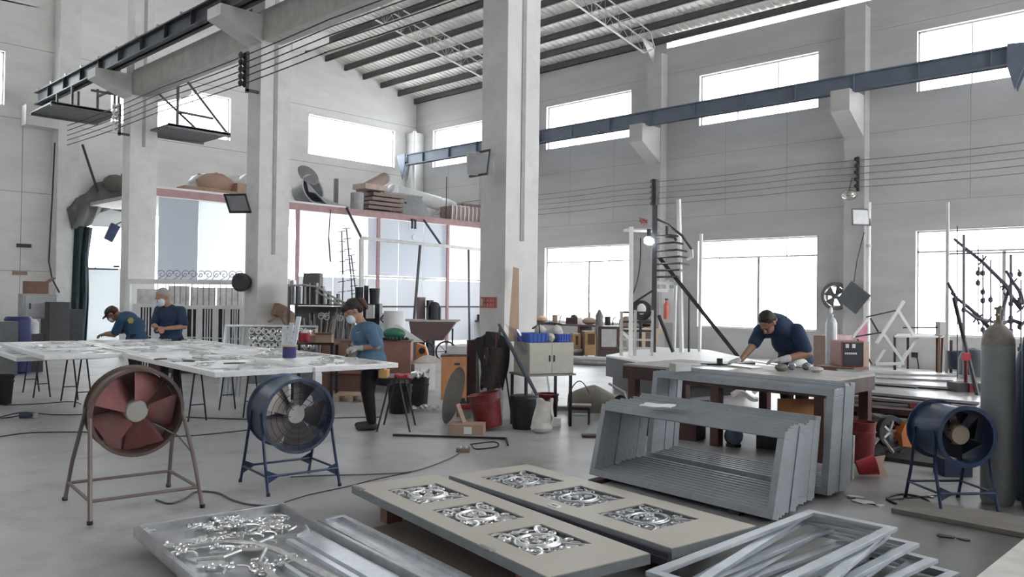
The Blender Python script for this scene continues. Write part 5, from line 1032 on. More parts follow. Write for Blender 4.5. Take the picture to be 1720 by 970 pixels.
# goods on the deck
def on(x, Y, z=ZD): return Vector((pY(x, 320, Y).x, Y, z - .02))
def boxm(w, d, h): q = MB(); q.box(-w / 2, -d / 2, 0, w / 2, d / 2, h); return q
BAG = mat('bag_plastic', (.66, .66, .67), .3, 0, var=.15, bump=.5)
for k, (x, Y, w, d, h, lab) in enumerate([(332, 20.7, .9, .6, .26, 'tan carton at the left end of the storage deck'), (378, 20.7, 1.5, .7, .22, 'wide tan carton on the deck under the plastic sacks'), (405, 20.9, .6, .6, .5, 'tan carton on the deck against the second column')]):
    solo('carton', lab, 'box', boxm(w, d, h), CARD, on(x, Y), R(4 * k - 4), 'cartons on the storage deck', smooth=False, bevel=.01)
for k, (x, Y, r, z, lab, mm) in enumerate([(342, 21.5, (.55, .35, .42), .35, 'bulging clear plastic sack behind the left cartons', BAG), (363, 21.0, (.55, .3, .30), .45, 'brown wrapped sack leaning among the plastic ones', CARD), (392, 21.5, (.38, .35, .45), .4, 'round clear plastic sack left of the second column', BAG), (410, 21.2, (.25, .3, .45), .5, 'clear plastic sack touching the second column', BAG)]):
    q = MB(); q.ball((0, 0, z), r, Matrix.Rotation(R(18 * (k - 1)), 3, 'Y'), 14); rn = random.Random(k); q.v = [p + Vector((rn.uniform(-.03, .03), rn.uniform(-.03, .03), rn.uniform(-.03, .03))) for p in q.v]
    solo('wrapped_sack', lab, 'sack', q, mm, on(x, Y), 0, 'wrapped sacks on the storage deck')
G1 = mat('grey_bin_plastic', (.36, .37, .38), .5); 
p = pY(505, 300, 21.0); t = thing('grey_bin', 'large grey plastic tub lying on its side on the deck by the second column', 'bin', (p.x, 21.0, ZD))
q = MB(); q.lathe([(.36, 0), (.42, .45), (.46, .50), (.40, .50), (.34, .04), (0, .04)], (0, 0, .42), (.25, -.85, .25), 24, False); q.build('body', G1, t)
q = MB(); q.lathe([(0, 0), (.33, 0), (.36, .03), (.33, .06), (0, .06)], (0.05, -.3, .95), (.1, -.75, .5), 24); q.build('inner_tub', mat('dark_tub', (.2, .2, .21), .5), t)
p0 = on(545, 20.6); q = MB(); q.grid(lambda u, v: ((u - .5) * 1.3, (v - .5) * .7, .05 + .75 * (1 - u) ** 1.6 * (.5 + .5 * math.sin(v * 3)) + .07 * math.sin(u * 9 + v * 5)), 12, 8, .03); solo('crumpled_tarpaulin', 'crumpled grey sheet sagging over the deck edge right of the tub', 'tarpaulin', q, G1, p0 + Vector((0, 0, .03)), R(-8))
p0 = on(566, 20.8); world('timber_post', 'thin brown post standing on the deck left of the board pile', 'timber', MB().box(p0.x - .05, p0.y, ZD - .02, p0.x + .05, p0.y + .1, ZD + 1.0), MATS['rack_brown'], smooth=False)
p0 = on(604, 20.6); q = MB(); q.lathe([(.17, 0), (.2, .02), (.2, .6), (.17, .62)], n=20); solo('grey_cylinder_tub', 'narrow upright grey drum left of the board pile on the deck', 'drum', q, G1, on(600, 20.45), 0)
BRD = mat('brown_board', (.27, .20, .18), .75, 0, var=.15)
names = ['lowest', 'second', 'third', 'fourth', 'topmost']
for k in range(5):
    solo('brown_board', '%s brown board of the pile on the storage deck' % names[k], 'board', boxm(1.45 - .06 * k, .9, .10), BRD, on(632 + 2 * k, 20.75, ZD + .02 + .14 * k), R(3 * (k % 2) - 1), 'pile of brown boards on the deck', smooth=False)
a = pY(600, 335, 20.6); b = pY(640, 297, 21.2); 
q = MB(); q.cyl((0, 0, 0), (1.35, .6, .62), .19, n=20); q.v = [p for p in q.v]; solo('cardboard_tube', 'thick brown cardboard tube slanting over the pile of boards', 'tube', q, mat('tube_brown', (.36, .27, .24), .8), on(607, 20.9, ZD + .75), 0)
q = MB(); q.box(-.6, -.3, 0, .3, .3, .16); solo('tan_carton', 'flat tan carton under the cardboard tube on the deck', 'box', q, mat('tan_carton', (.46, .37, .31), .8), on(628, 20.5, ZD + .74), R(5), smooth=False)
t = thing('leaning_cupboard', 'grey steel panel door leaning back on the deck right of the board pile', 'cupboard', on(690, 20.35), (R(-38), 0, 0)); t.location.z = ZD + .0
q = MB(); q.box(-.75, 0, 0, .95, .05, 1.0); q.build('panel_sheet', mat('grey_steel_panel', (.33, .345, .36), .5, .2), t, smooth=False); q = MB(); q.box(-.8, -.03, .98, 1.0, .08, 1.03); q.build('top_lip', G1, t, smooth=False)
for x in (-.78, -.62): q = MB(); q.box(x, -.04, 0, x + .06, .0, 1.0); q.build('side_profile', TRUSS, t, smooth=False)
q = MB(); q.box(.05, -.03, .6, .13, 0, .66); q.build('handle', DARK, t, smooth=False)
WR = mat('film_white', (.78, .79, .80), .4, var=.04)
q = MB(); q.cyl((-.8, 0, 0), (.8, -.4, -.28), .24, n=20); solo('film_roll', 'white film roll sloping behind the grey leaning panel', 'roll', q, WR, on(696, 21.7, ZD + 1.0), 0)
q = MB(); q.ball((0, 0, .35), (.35, .3, .62), n=14); q.ball((0, .2, .8), (.3, .3, .3), n=12); solo('wrapped_bundle', 'large white wrapped bundle behind the cardboard tube', 'bundle', q, WR, on(668, 22.0, ZD + .25), 0)
q = MB(); q.tube([(-.85 + 1.9 * i / 12, 0, .02 + .62 * math.sin(math.pi * i / 12 * .95)) for i in range(13)], .20, 12); solo('foam_arch', 'white foam arch rising on the deck behind the slatted bundle', 'arch', q, WR, on(743, 21.9, ZD + .2), 0)
t = thing('slatted_bundle', 'brown slatted bundle tied with white cord on the deck beside the central column', 'bundle', on(780, 20.6), 0)
q = MB(); q.box(-.85, -.3, 0, .95, .3, .55); q.build('bale', mat('bale_brown', (.33, .25, .22), .8, var=.3, scale=10, stretch=(4, 1, .4)), t, smooth=False)
for k in range(10): q = MB(); x = -.85 + .19 * k; q.tube([(x, -.31, 0), (x + .02, -.32, .4), (x + .03, -.3, .58), (x + .1, .0, .60)], .025, 6); q.build('cord_strap', WR, t)
q = MB(); q.box(-.1, -.1, .55, 1.0, .3, .72); q.build('top_board', BRD, t, smooth=False)
q = MB(); q.cyl((0, 0, 0), (0, 0, 1.5), .015); solo('thin_rod', 'thin dark rod standing on the deck in front of the foam arch', 'rod', q, DARK, on(750, 20.3), 0)

# ---- gable doorway: tarpaulin drape, green curtain, lamp
Yc = 24.7
def gy(x, y): return pY(x, y, Yc)
def drape(name, lab, cat, L, Rr, m, wav=.05, nu=14):
    """surface between two pixel polylines (same count)"""
    n = len(L) - 1
    def fn(u, v):
        k = min(int(v * n), n - 1); s = v * n - k
        l = [L[k][0] + (L[k + 1][0] - L[k][0]) * s, L[k][1] + (L[k + 1][1] - L[k][1]) * s]; r_ = [Rr[k][0] + (Rr[k + 1][0] - Rr[k][0]) * s, Rr[k][1] + (Rr[k + 1][1] - Rr[k][1]) * s]
        p = gy(l[0] + (r_[0] - l[0]) * u, l[1] + (r_[1] - l[1]) * u); p.y += wav * math.sin(u * 14 + v * 2) - .15; return p
    q = MB(); q.grid(fn, nu, 10, .03); return world(name, lab, cat, q, m)
drape('green_curtain', 'dark green plastic curtain hanging at the left side of the gable doorway', 'curtain', [(122, 380), (120, 440), (118, 500), (116, 575)], [(152, 383), (146, 430), (147, 500), (142, 575)], GREEN)
q = MB(); TP = [(112, 350), (126, 332), (140, 326), (158, 308), (176, 304), (192, 299), (209, 296)]; BT = [(110, 352), (117, 386), (136, 386), (152, 376), (166, 358), (184, 352), (209, 358)]
def tarp(u, v):
    k = min(int(v * 6), 5); s_ = v * 6 - k; s_ = s_ * s_ * (3 - 2 * s_)
    x0 = TP[k][0] + (TP[k + 1][0] - TP[k][0]) * s_; y0 = TP[k][1] + (TP[k + 1][1] - TP[k][1]) * s_; x1 = BT[k][0] + (BT[k + 1][0] - BT[k][0]) * s_; y1 = BT[k][1] + (BT[k + 1][1] - BT[k][1]) * s_
    p = gy(x0 + (x1 - x0) * u, y0 + (y1 - y0) * u); p.y -= .12 + .30 * math.sin(math.pi * u) + .05 * math.sin(v * 22 + u * 4); return p
q.grid(tarp, 10, 30, .03); world('tarpaulin_canopy', 'sagging dark grey tarpaulin swagged over the top of the gable doorway', 'tarpaulin', q, mat('tarp_grey', (.13, .13, .125), .85, bump=.4))
q = MB(); q.ball((0, 0, .1), (.38, .25, .3), n=12); q.ball((.3, 0, .2), (.25, .25, .3), n=10); solo('tarpaulin_bundle', 'dark bundled tarpaulin on the canopy against the leftmost tall column', 'tarpaulin', q, mat('tarp_olive', (.11, .11, .10), .85, bump=.3), gy(188, 318) - Vector((0, .3, 0)))
a = gy(132, 245); b = gy(160, 330); world('stay_rod', 'dark diagonal rod above the tarpaulin canopy', 'rod', MB().tube([a - Vector((0, .3, 0)), b - Vector((0, .3, 0))], .035, 6), DARK)
p = gy(182, 392); t = thing('hanging_lamp', 'dark blue floodlight hanging in the bright gable doorway', 'lamp', p - Vector((0, .25, 0)), (0, R(25), 0)); q = MB(); q.box(-.13, -.08, -.26, .13, .08, .26); q.build('housing', NAVY, t, smooth=False, bevel=.03); q = MB(); q.tube([(0, 0, .26), (.1, 0, .42), (.3, 0, .4)], .02); q.build('bracket', DARK, t)
a = gy(145, 452); b = gy(198, 453); world('wall_bracket_shelf', 'thin dark shelf bracket across the bright doorway', 'bracket', MB().bar(a, b, .04, .04).bar(gy(160, 432), gy(160, 452), .02).bar(gy(190, 448), gy(200, 448), .1, .06), DARK, smooth=False)
world('doorway_sheet', 'pale dirty sheet closing the lower half of the gable doorway', 'sheet', MB().box(8.25, YG - .03, .0, 9.55, YG - .01, 2.3), translucent('dirty_sheet', (.62, .65, .66), .35), smooth=False)
# ---- machines and boxes along the left gable wall
def wallthing(x0, x1, ytop, Y, m, name, lab, cat, d=.5, z0=0, **k):
    a = pY(x0, 500, Y).x; b = pY(x1, 500, Y).x; zt = pY((x0 + x1) / 2, ytop, Y).z; q = MB(); q.box(-(b - a) / 2, -d / 2, 0, (b - a) / 2, d / 2, zt - z0); return solo(name, lab, cat, q, m, ((a + b) / 2, Y + d / 2, z0), 0, smooth=False, **k)
t = thing('fuse_cabinet', 'pale fuse cabinet on dark legs against the left gable wall', 'cabinet', (pY(65, 500, 23.0).x, 23.2, 0)); zt = pY(65, 494, 23).z; hb = pY(65, 536, 23).z
q = MB(); q.box(-.36, -.2, hb, .42, .2, zt); q.build('body', mat('fusebox_grey', (.36, .37, .38), .5), t, smooth=False, bevel=.01); q = MB(); q.box(-.3, -.22, hb + .05, .38, -.2, zt - .05); q.build('door', mat('fusebox_door', (.42, .43, .45), .5), t, smooth=False); q = MB(); q.box(-.22, -.24, hb + .25, -.18, -.22, hb + .4); q.build('handle', DARK, t, smooth=False)
for x in (-.34, .38): q = MB(); q.box(x, -.18, 0, x + .05, .18, hb); q.build('leg', DARK, t, smooth=False)
q = MB(); q.box(-.5, -.25, hb * .5, .5, .2, hb * .5 + .04); q.build('shelf_board', DARK, t, smooth=False)
q = boxm(.5, .35, .32); q.slab([(.25, -.17, .3), (.25, .17, .3), (.42, .17, .42), (.42, -.17, .42)], .02); solo('open_box', 'open brown box standing on top of the fuse cabinet', 'box', q, mat('brown_box', (.22, .13, .09), .8), (pY(60, 480, 23.2).x, 23.2, zt), 0, smooth=False)
wallthing(84, 118, 508, 22.6, mat('machine_dark', (.06, .06, .065), .5), 'dark_machine', 'tall dark machine housing right of the fuse cabinet', 'machine', .7)
wallthing(118, 140, 520, 23.4, BLK, 'dark_machine', 'lower dark machine beside the green curtain', 'machine', .5)
D = 15.5; p = pD(30, 560, D); t = thing('blue_drum', 'dark blue plastic drum in front of the fuse cabinet at far left', 'drum', (p.x, p.y, 0)); q = MB(); q.lathe([(.2, 0), (.235, .03), (.245, .5), (.235, 1.04), (.2, 1.08), (0, 1.08)], n=28); q.build('body', mat('drum_blue', (.025, .035, .14), .4), t); q = MB(); q.lathe([(.247, .35), (.256, .37), (.247, .39)], n=28, caps=False); q.build('ring', mat('drum_blue', 0), t)
D = 15.0; p = pD(-8, 560, D); world('grey_crate', 'grey crate cut off by the left edge beside the blue drum', 'crate', MB().box(p.x - .3, p.y - .3, 0, p.x + .3, p.y + .3, 1.0), mat('crate_grey', (.14, .15, .16), .6), smooth=False)
D = 15.8; p = pD(55, 560, D); solo('white_canister', 'white canister on a dark stand between the blue drum and fuse cabinet', 'canister', MB().lathe([(.1, 0), (.1, .22), (.05, .28), (0, .28)], n=18), WHT, (p.x, p.y, .74)); world('stool_stand', 'dark stand under the white canister', 'stand', MB().box(p.x - .15, p.y - .15, 0, p.x + .15, p.y + .15, .74), DARK, smooth=False)
for x, y, lab in ((33, 459, 'small dark plate on the left gable wall, upper one'), (72, 497, 'small framed switch on the left gable wall, lower one'), (40, 413, 'tangled dark bracket on the left gable wall')):
    p = pY(x, y, YG); world('wall_plate', lab, 'plate', MB().box(p.x - .18, YG - .03, p.z - .05, p.x + .18, YG, p.z + .05), CARD if y == 459 else DARK, smooth=False)
p = pY(100, 300, YG); cpts = [pY(x, y, 24.585) for x, y in ((92, 240), (88, 330), (84, 400), (82, 440), (88, 470), (100, 492))]; world('hanging_cable', 'dark cable hanging down the left gable pillar', 'cable', MB().tube(cpts, .02, 6), RUBB)
# ================================================================= AROUND THE CENTRAL COLUMN
rc = R(-22); O = Vector((7.11, 6.50, 0))
def L2(x, y, z=0): return Vector((O.x + x * math.cos(rc) - y * math.sin(rc), O.y + x * math.sin(rc) + y * math.cos(rc), z))
t = thing('metal_cabinet', 'grey beige double-door metal cabinet on a small table beside the central column', 'cabinet', L2(0, 0, .645), rc)
q = MB(); q.box(0, 0, 0, .60, .44, .375); q.build('body', CABG, t, smooth=False, bevel=.004)
for x0, x1, hx in ((.005, .298, .27), (.302, .595, .33)):
    q = MB(); q.box(x0, -.012, .008, x1, 0, .367); d = q.build('door', CABG, t, smooth=False); q = MB(); q.box(hx - .008, -.022, .15, hx + .008, -.012, .225); q.build('handle', DARK, d, smooth=False)
t = thing('side_table', 'small dark legged table carrying the grey beige cabinet', 'table', L2(-.03, -.02, 0), rc); q = MB(); q.box(-.03, 0, .62, .66, .46, .643); q.build('table_top', mat('table_wood_grey', (.3, .28, .26), .7), t, smooth=False)
for x, y in ((.0, .03), (.60, .03), (.0, .43), (.60, .43)): q = MB(); q.box(x - .015, y - .015, 0, x + .015, y + .015, .62); q.build('leg', DARK, t, smooth=False)
def crate(lab, c, w, d, h, rot):
    t = thing('blue_crate', lab, 'crate', c, rot, 'blue crates on the metal cabinet')
    q = MB(); q.box(-w / 2, -d / 2, 0, w / 2, d / 2, .008); q.box(-w / 2, -d / 2, 0, -w / 2 + .008, d / 2, h); q.box(w / 2 - .008, -d / 2, 0, w / 2, d / 2, h); q.box(-w / 2, -d / 2, 0, w / 2, -d / 2 + .008, h); q.box(-w / 2, d / 2 - .008, 0, w / 2, d / 2, h); q.build('body', BLUC, t, smooth=False)
    q = MB(); q.ring(w + .016, d + .016, .018, .012, h - .012); q.build('rim', BLUC, t, smooth=False)
    for k in range(5): x = -w / 2 + w * (k + .5) / 5; q = MB(); q.box(x - .004, -d / 2 - .008, .0, x + .004, -d / 2, h - .01); q.build('rib', BLUC, t, smooth=False)
crate('blue plastic crate on the left half of the metal cabinet', L2(.14, .2, 1.022), .27, .3, .11, rc)
crate('blue plastic crate on the right half of the metal cabinet', L2(.50, .18, 1.022), .17, .26, .10, rc)
rn = random.Random(12)
for k, (x, y, z, s, lab) in enumerate([(.33, .12, 1.022, (.055, .08, .055), 'white plastic bag between the two blue crates'), (.30, .30, 1.022, (.1, .08, .10), 'large white plastic bag behind the gap of the blue crates'), (.47, .2, 1.05, (.08, .09, .09), 'white bag bulging out of the right blue crate')]):
    q = MB(); q.ball((0, 0, s[2]), s, n=12); q.v = [p + Vector((rn.uniform(-.008, .008),) * 3) for p in q.v]; solo('plastic_bag', lab, 'bag', q, SACK, L2(x, y, z), k)
q = MB(); q.tube([(0, 0, 0), (-.02, .0, .1), (-.025, .01, .22)], .008); q.box(-.02, -.02, 0, .02, .02, .06); solo('black_torch', 'thin black torch handle standing up from the left blue crate', 'tool', q, BLK, L2(.24, .18, 1.04))
q = MB(); q.tube([(0, 0, .0), (.12, .02, .06), (.25, 0, .07), (.42, .02, .05)], .012); solo('black_hose', 'black hose end draped over the white bags', 'hose', q, BLK, L2(.2, .33, 1.18), rc)
# leaning plank
a = pY(872, 447, 7.12); q = MB(); q.add([(-.075, 0, 0), (.06, 0, 0), (-.025, .0, .97), (.05, 0, .95), (-.075, .02, 0), (.06, .02, 0), (-.025, .02, .97), (.05, .02, .95)], [(0, 1, 3, 2), (4, 6, 7, 5), (0, 2, 6, 4), (1, 5, 7, 3), (0, 4, 5, 1), (2, 3, 7, 6)])
solo('wooden_plank', 'light plywood plank standing on the metal cabinet and leaning on the central column', 'plank', q, WOOD, L2(-.01, .41, 1.024), (R(-17), 0, RC), smooth=False)
# red sign on the column's left face
a = pX(820, 508.5, XC - .006); t = thing('safety_sign', 'small red sign with pale characters on the left face of the central column', 'sign', (XC - .006, a.y, a.z))
hw, hh = .155, .072
q = MB(); q.box(-.003, -hw, -hh, .003, hw, hh); q.build('plate', mat('sign_red', (.50, .10, .10), .6), t, smooth=False)
def stroke(q, y0, z0, y1, z1, w=.0045): q.bar((-.0045, y0, z0), (-.0045, y1, z1), w, .002)
PS = mat('sign_pale', (.62, .50, .48), .7)
q = MB(); q.ring(.30, .134, .004, .002); q.v = [Vector((-.0045, p.x, p.y)) for p in q.v] if False else q.v
q.M = Matrix.Identity(4); q.v = [Vector((-.003 - p.z, p.x, p.y)) for p in q.v]; q.build('border', PS, t, smooth=False)
q = MB(); q.box(-.005, .095, -.05, -.003, .14, .05); q.build('pale_block', PS, t, smooth=False)
rn = random.Random(31); q = MB()
for r_ in (0, 1):
    for c_ in (0, 1, 2, 3):
        cy = .068 - .056 * c_; cz = .030 - .062 * r_; s = .021
        q_ = MB()
        for z_ in (-.8, 0, .8): stroke(q_, cy - s * rn.uniform(.6, 1), cz + s * z_, cy + s * rn.uniform(.6, 1), cz + s * z_)
        stroke(q_, cy + rn.uniform(-.3, .3) * s, cz - s, cy + rn.uniform(-.3, .3) * s, cz + s)
        if rn.random() > .4: stroke(q_, cy - s * .8, cz - s, cy - s * .8, cz + s * .8)
        if rn.random() > .4: stroke(q_, cy + s * .8, cz - s, cy + s * .2, cz + s * .2)
        q_.build('character', PS, t, smooth=False)
# dark boards and jackets left of the column
for k, (x, y, yt, w, D, m, lab) in enumerate([(793, 672, 570, 16, 10.75, DBRN, 'dark tall board standing left of the hung jackets'), (808, 668, 578, 14, 10.6, mat('grey_old_board', (.2, .19, .18), .8), 'grey board standing behind the red bucket'), (830, 672, 600, 22, 10.4, mat('brown_old_board', (.13, .10, .09), .8), 'short brown board leaning below the hung jackets')]):
    p = pD(x, 600, D); s = D / F_PX; zt = EYE - (yt - 499) * s; q = MB(); q.box(-w * s / 2, 0, 0, w * s / 2, .03, zt); solo('old_board', lab, 'board', q, m, (p.x, p.y, 0), (R(-3), 0, RC + R(10)), smooth=False)
D = 10.0; p = pD(822, 600, D); s = D / F_PX; t = thing('hung_jackets', 'dark work jackets hung over a rod in front of the central column', 'jacket', (p.x, p.y, 0), RC)
q = MB(); q.tube([(-.02, .02, 0), (.0, .02, .9), (.12, .02, 1.16), (.2, .02, .9)], .012); q.tube([(.3, .02, 0), (.12, .02, 1.18)], .012); q.build('hanger_rod', DARK, t)
q = MB(); q.grid(lambda u, v: (-.13 + .34 * u * (1 - .25 * v) + .05 * v, -.05 - .05 * math.sin(u * 3.1) - .02 * math.sin(u * 15 + v * 4), 1.14 - .10 * (2 * u - 1) ** 2 - .62 * v), 16, 12, .07); q.build('dark_jacket', mat('jacket_dark', (.035, .032, .04), .9, bump=.3), t)
q = MB(); q.grid(lambda u, v: (.03 + .06 * u, -.15 - .01 * math.sin(u * 9), 1.10 - .16 * v), 4, 6, .02); q.build('red_cloth', RED, t)
q = MB(); q.grid(lambda u, v: (-.05 + .2 * u, -.13 - .02 * math.sin(u * 9 + v * 5), .95 - .5 * v), 8, 8, .04); q.build('brown_jacket', mat('jacket_brown', (.07, .05, .045), .9, bump=.3), t)
q = MB(); q.grid(lambda u, v: (-.06 + .09 * u, -.16, .86 - .05 * v + .02 * math.sin(u * 5)), 4, 3, .012); q.build('yellow_strap', mat('strap_yellow', (.4, .27, .1), .8), t)
# blue grey tube slanting in front of the cabinet
a = pD(838, 545, 9.6); b = pD(902, 664, 9.15); q = MB(); q.tube([a, a.lerp(b, .6), b], lambda u: .018 + .012 * (1 - abs(2 * u - 1)), 10); world('folded_umbrella', 'dark slender folded umbrella slanting in front of the metal cabinet', 'umbrella', q, mat('umbrella_slate', (.07, .085, .11), .5))
q = MB(); q.grid(lambda u, v: tuple(pD(848 + 22 * u + 28 * v, 545 + 10 * u + 50 * v, 9.7 + .05 * math.sin(u * 6))), 6, 8, .012); world('plastic_wrap', 'clear creased plastic wrap around the top of the slanting umbrella', 'plastic', q, glassy('clear_wrap', (.86, .88, .92), .12))
# buckets
bucket('red_bucket', 'dark red paint bucket tilted on the floor beside the cardboard box', 'bucket', 822, 722, .19, .40, REDP, 'paint buckets by the cabinet', -11, handle=False, dirn=RC)
t = bucket('black_bucket', 'black lidded bucket standing under the metal cabinet', 'bucket', 880, 720, .165, .37, BLK, 'paint buckets by the cabinet'); q = MB(); q.lathe([(0, .40), (.12, .40), (.17, .39), (.175, .365), (.165, .36)], n=28); q.build('lid', BLK, t)
bucket('red_bucket', 'red bucket standing behind the white sack, under the cabinet corner', 'bucket', 919, 706, .145, .34, REDP, 'paint buckets by the cabinet')
p = g(909, 727); q = MB(); q.grid(lambda u, v: ((.5 - u) * (.22 + .04 * math.sin(v * 5)) + .05 * v, .02 * math.sin(u * 8) + .06 * (1 - v) * math.cos(u * 3), .02 + .36 * v + .02 * math.sin(u * 9 + v * 7)), 12, 12, .05); q.ball((-.0, -.02, .06), (.13, .1, .07), n=12); solo('white_sack', 'slumped off-white sack on the floor between the black and red buckets', 'sack', q, SACK, (p.x, p.y, 0), RC)
# stool
p = g(973, 712); t = thing('wooden_stool', 'low dark wooden stool with pale seat right of the white sack', 'stool', (p.x, p.y, 0), RC - R(8))
q = MB(); q.box(-.145, -.10, .215, .145, .10, .24); q.build('seat', mat('seat_pale', (.36, .33, .31), .6), t, smooth=False, bevel=.004); q = MB(); q.box(-.13, -.09, .18, .13, .09, .215); q.build('apron', DBRN, t, smooth=False)
for x, y in ((-.12, -.08), (.12, -.08), (-.12, .08), (.12, .08)): q = MB(); q.box(x - .013, y - .013, 0, x + .013, y + .013, .2); q.build('leg', DBRN, t, smooth=False)
# cardboard box
p = g(782, 732); t = thing('cardboard_box', 'flat cardboard box with a white label on the floor by the tilted red bucket', 'box', (p.x, p.y, 0), RC - R(4)); q = MB(); q.box(-.2, 0, 0, .2, .26, .12); q.build('body', CARD, t, smooth=False, bevel=.004); q = MB(); q.box(-.02, -.004, .015, .07, 0, .095); q.build('label', WHT, t, smooth=False)
q = MB(); q.slab([(-.05, .1, .12), (-.02, .2, .12), (-.10, .2, .33), (-.13, .1, .33)], .012); q.build('flap', CARD, t, smooth=False)
# orange box cabinet
t = thing('orange_cabinet', 'orange brown chest with a dark slot behind the grey oval board', 'chest', (8.12, 9.22, 0), RC + R(4)); q = MB(); q.box(0, 0, 0, .52, .42, .66); q.build('body', ORNG, t, smooth=False, bevel=.004); q = MB(); q.box(-.01, -.01, .66, .53, .43, .675); q.build('lid', DBRN, t, smooth=False); q = MB(); q.box(.2, -.008, .53, .28, 0, .56); q.build('slot_handle', DARK, t, smooth=False)
q = boxm(.32, .2, .12); solo('white_tray', 'pale tray of papers on top of the orange brown chest', 'tray', q, mat('tray_pale', (.55, .54, .52), .7), (8.48, 9.25, .68), RC, smooth=False)
# oval board
p = g(748, 712); t = thing('oval_board', 'tall grey oval board leaning in front of the orange brown chest', 'board', (p.x, p.y, .0), (R(-12), R(14), RC))
q = MB(); q.add([], []); n = 28; pts = [(.11 * math.cos(a) * (1 + .12 * math.sin(a)), .36 * math.sin(a)) for a in [2 * math.pi * i / n for i in range(n)]]; q.prism(pts, -.018, .018); q.v = [Vector((p_.x, p_.z, p_.y + .36)) for p_ in q.v]; q.build('board', mat('oval_grey', (.19, .18, .17), .7, spots=((.3, .28, .26), 5, .6)), t, smooth=True)
p = g(780, 700); solo('red_toolbox', 'red topped grey toolbox on the floor behind the tilted red bucket', 'toolbox', boxm(.2, .16, .10), mat('toolbox_grey', (.3, .3, .3), .5), (p.x, p.y, 0), RC, smooth=False); 
solo('red_cushion', 'red cloth lying on the grey toolbox', 'cloth', boxm(.21, .16, .06), RED, (p.x, p.y, .10), RC, bevel=.02)
p = g(776, 690); solo('glass_jar', 'dark glass jar standing behind the red topped toolbox', 'jar', MB().lathe([(.05, 0), (.06, .01), (.06, .1), (.035, .13), (.035, .15), (0, .15)], n=16), BLK, (p.x + .1, p.y + .1, 0))
# planks and rods under the cabinet
for k, (x, y0, x1, y1, m, lab) in enumerate([(905, 690, 888, 620, mat('grey_plank', (.42, .41, .39), .7), 'grey short plank leaning under the metal cabinet'), (925, 665, 915, 600, WHT, 'white strip leaning behind the right leg of the cabinet table'), (840, 700, 838, 640, STEEL, 'bundle of steel strips standing left of the black bucket')]):
    a = g(x, y0 + 10); b = pD(x1, y1, (a.x * FW.x + a.y * FW.y) + .15); world('leaning_strip', lab, 'strip', MB().bar(a + Vector((0, 0, .02)), b, .09 if k == 0 else .04, .02), m, 'strips leaning by the cabinet', smooth=False)
# bent hull
p = g(1005, 700); t = thing('bent_housing', 'large bent grey brown metal housing lying on the floor behind the stool', 'housing', (p.x, p.y, 0), RC)
q = MB(); q.grid(lambda u, v: (-.38 + .78 * u, .25 - .5 * math.cos(v * math.pi) * .5, .04 + (.40 - .22 * abs(u - .45) ** 1.2 * 2) * math.sin(math.pi * min(v * 1.05, 1)) * (1 - .25 * u)), 18, 12, .02); q.build('shell', mat('housing_olive', (.20, .185, .165), .6, .1, spots=((.32, .3, .28), 6, .6)), t)
q = MB(); q.tube([(-.40 + .02 * i, -.05, .30 + .17 * math.sin(math.pi * i / 14)) for i in range(15)], .008, 6); q.build('wire_hoop', CABLG, t)
q = MB(); q.tube([(.12, -.1, .45), (.32, -.1, .34), (.40, -.1, .10), (.30, -.1, .05)], .018, 6); q.build('pale_edge', mat('edge_pale', (.5, .47, .43), .6), t); q = MB(); q.lathe([(.03, -.02), (.085, -.02), (.085, .02), (.03, .02)], (.27, -.12, .22), (0, 1, 0), 20); q.build('port_ring', DARK, t)
for k, (x, y, w, h, m) in enumerate([(932, 716, .14, .10, WHT), (1000, 735, .3, .03, DBRN), (950, 690, .25, .06, mat('carton_grey', (.4, .38, .35), .8))]):
    p = g(x, y); solo('floor_carton', ['small white carton on the floor between the red bucket and stool', 'dark flat board on the floor under the stool', 'grey low carton on the floor behind the stool legs'][k], 'carton', boxm(w, .12, h), m, (p.x, p.y, 0), RC, smooth=False)

# wheelbarrow
D = 19.6; s = D / F_PX; p = pD(725, 600, D); t = thing('wheelbarrow', 'brown two-wheeled cart with spoked wheels in front of the partition', 'cart', (p.x, p.y, 0), RC)
q = MB(); q.add([(-.45, -.3, .52), (.28, -.3, .52), (.60, -.35, .98), (-.52, -.35, .98), (-.45, .3, .52), (.28, .3, .52), (.60, .35, .98), (-.52, .35, .98)], [(0, 1, 2, 3), (4, 7, 6, 5), (0, 4, 5, 1), (1, 5, 6, 2), (3, 7, 4, 0), (2, 6, 7, 3)]); q.build('tub', mat('cart_brown', (.15, .10, .095), .6, .2), t, smooth=False)
q = MB(); q.box(-.95, -.36, .97, .66, -.32, 1.01); q.box(-.95, .32, .97, .66, .36, 1.01); q.build('handle_rail', TRUSS, t, smooth=False)
for x in (-.15, .38):
    q = MB(); q.lathe([(.22, -.02), (.26, -.02), (.26, .02), (.22, .02), (.22, -.02)], (x, -.38, .26), (0, 1, 0), 28, False)
    w_ = q.build('wheel', DARK, t)
    q = MB(); 
    for k in range(8): q.tube([(x, -.38, .26), (x + .23 * math.cos(k * math.pi / 4), -.38, .26 + .23 * math.sin(k * math.pi / 4))], .008, 5)
    q.cyl((x, -.42, .26), (x, -.34, .26), .035); q.build('spokes', DARK, w_)
q = MB(); q.bar((-.6, 0, .0), (-.4, 0, .55), .05); q.bar((.5, 0, .3), (.5, 0, .8), .04); q.build('prop_leg', DARK, t, smooth=False)
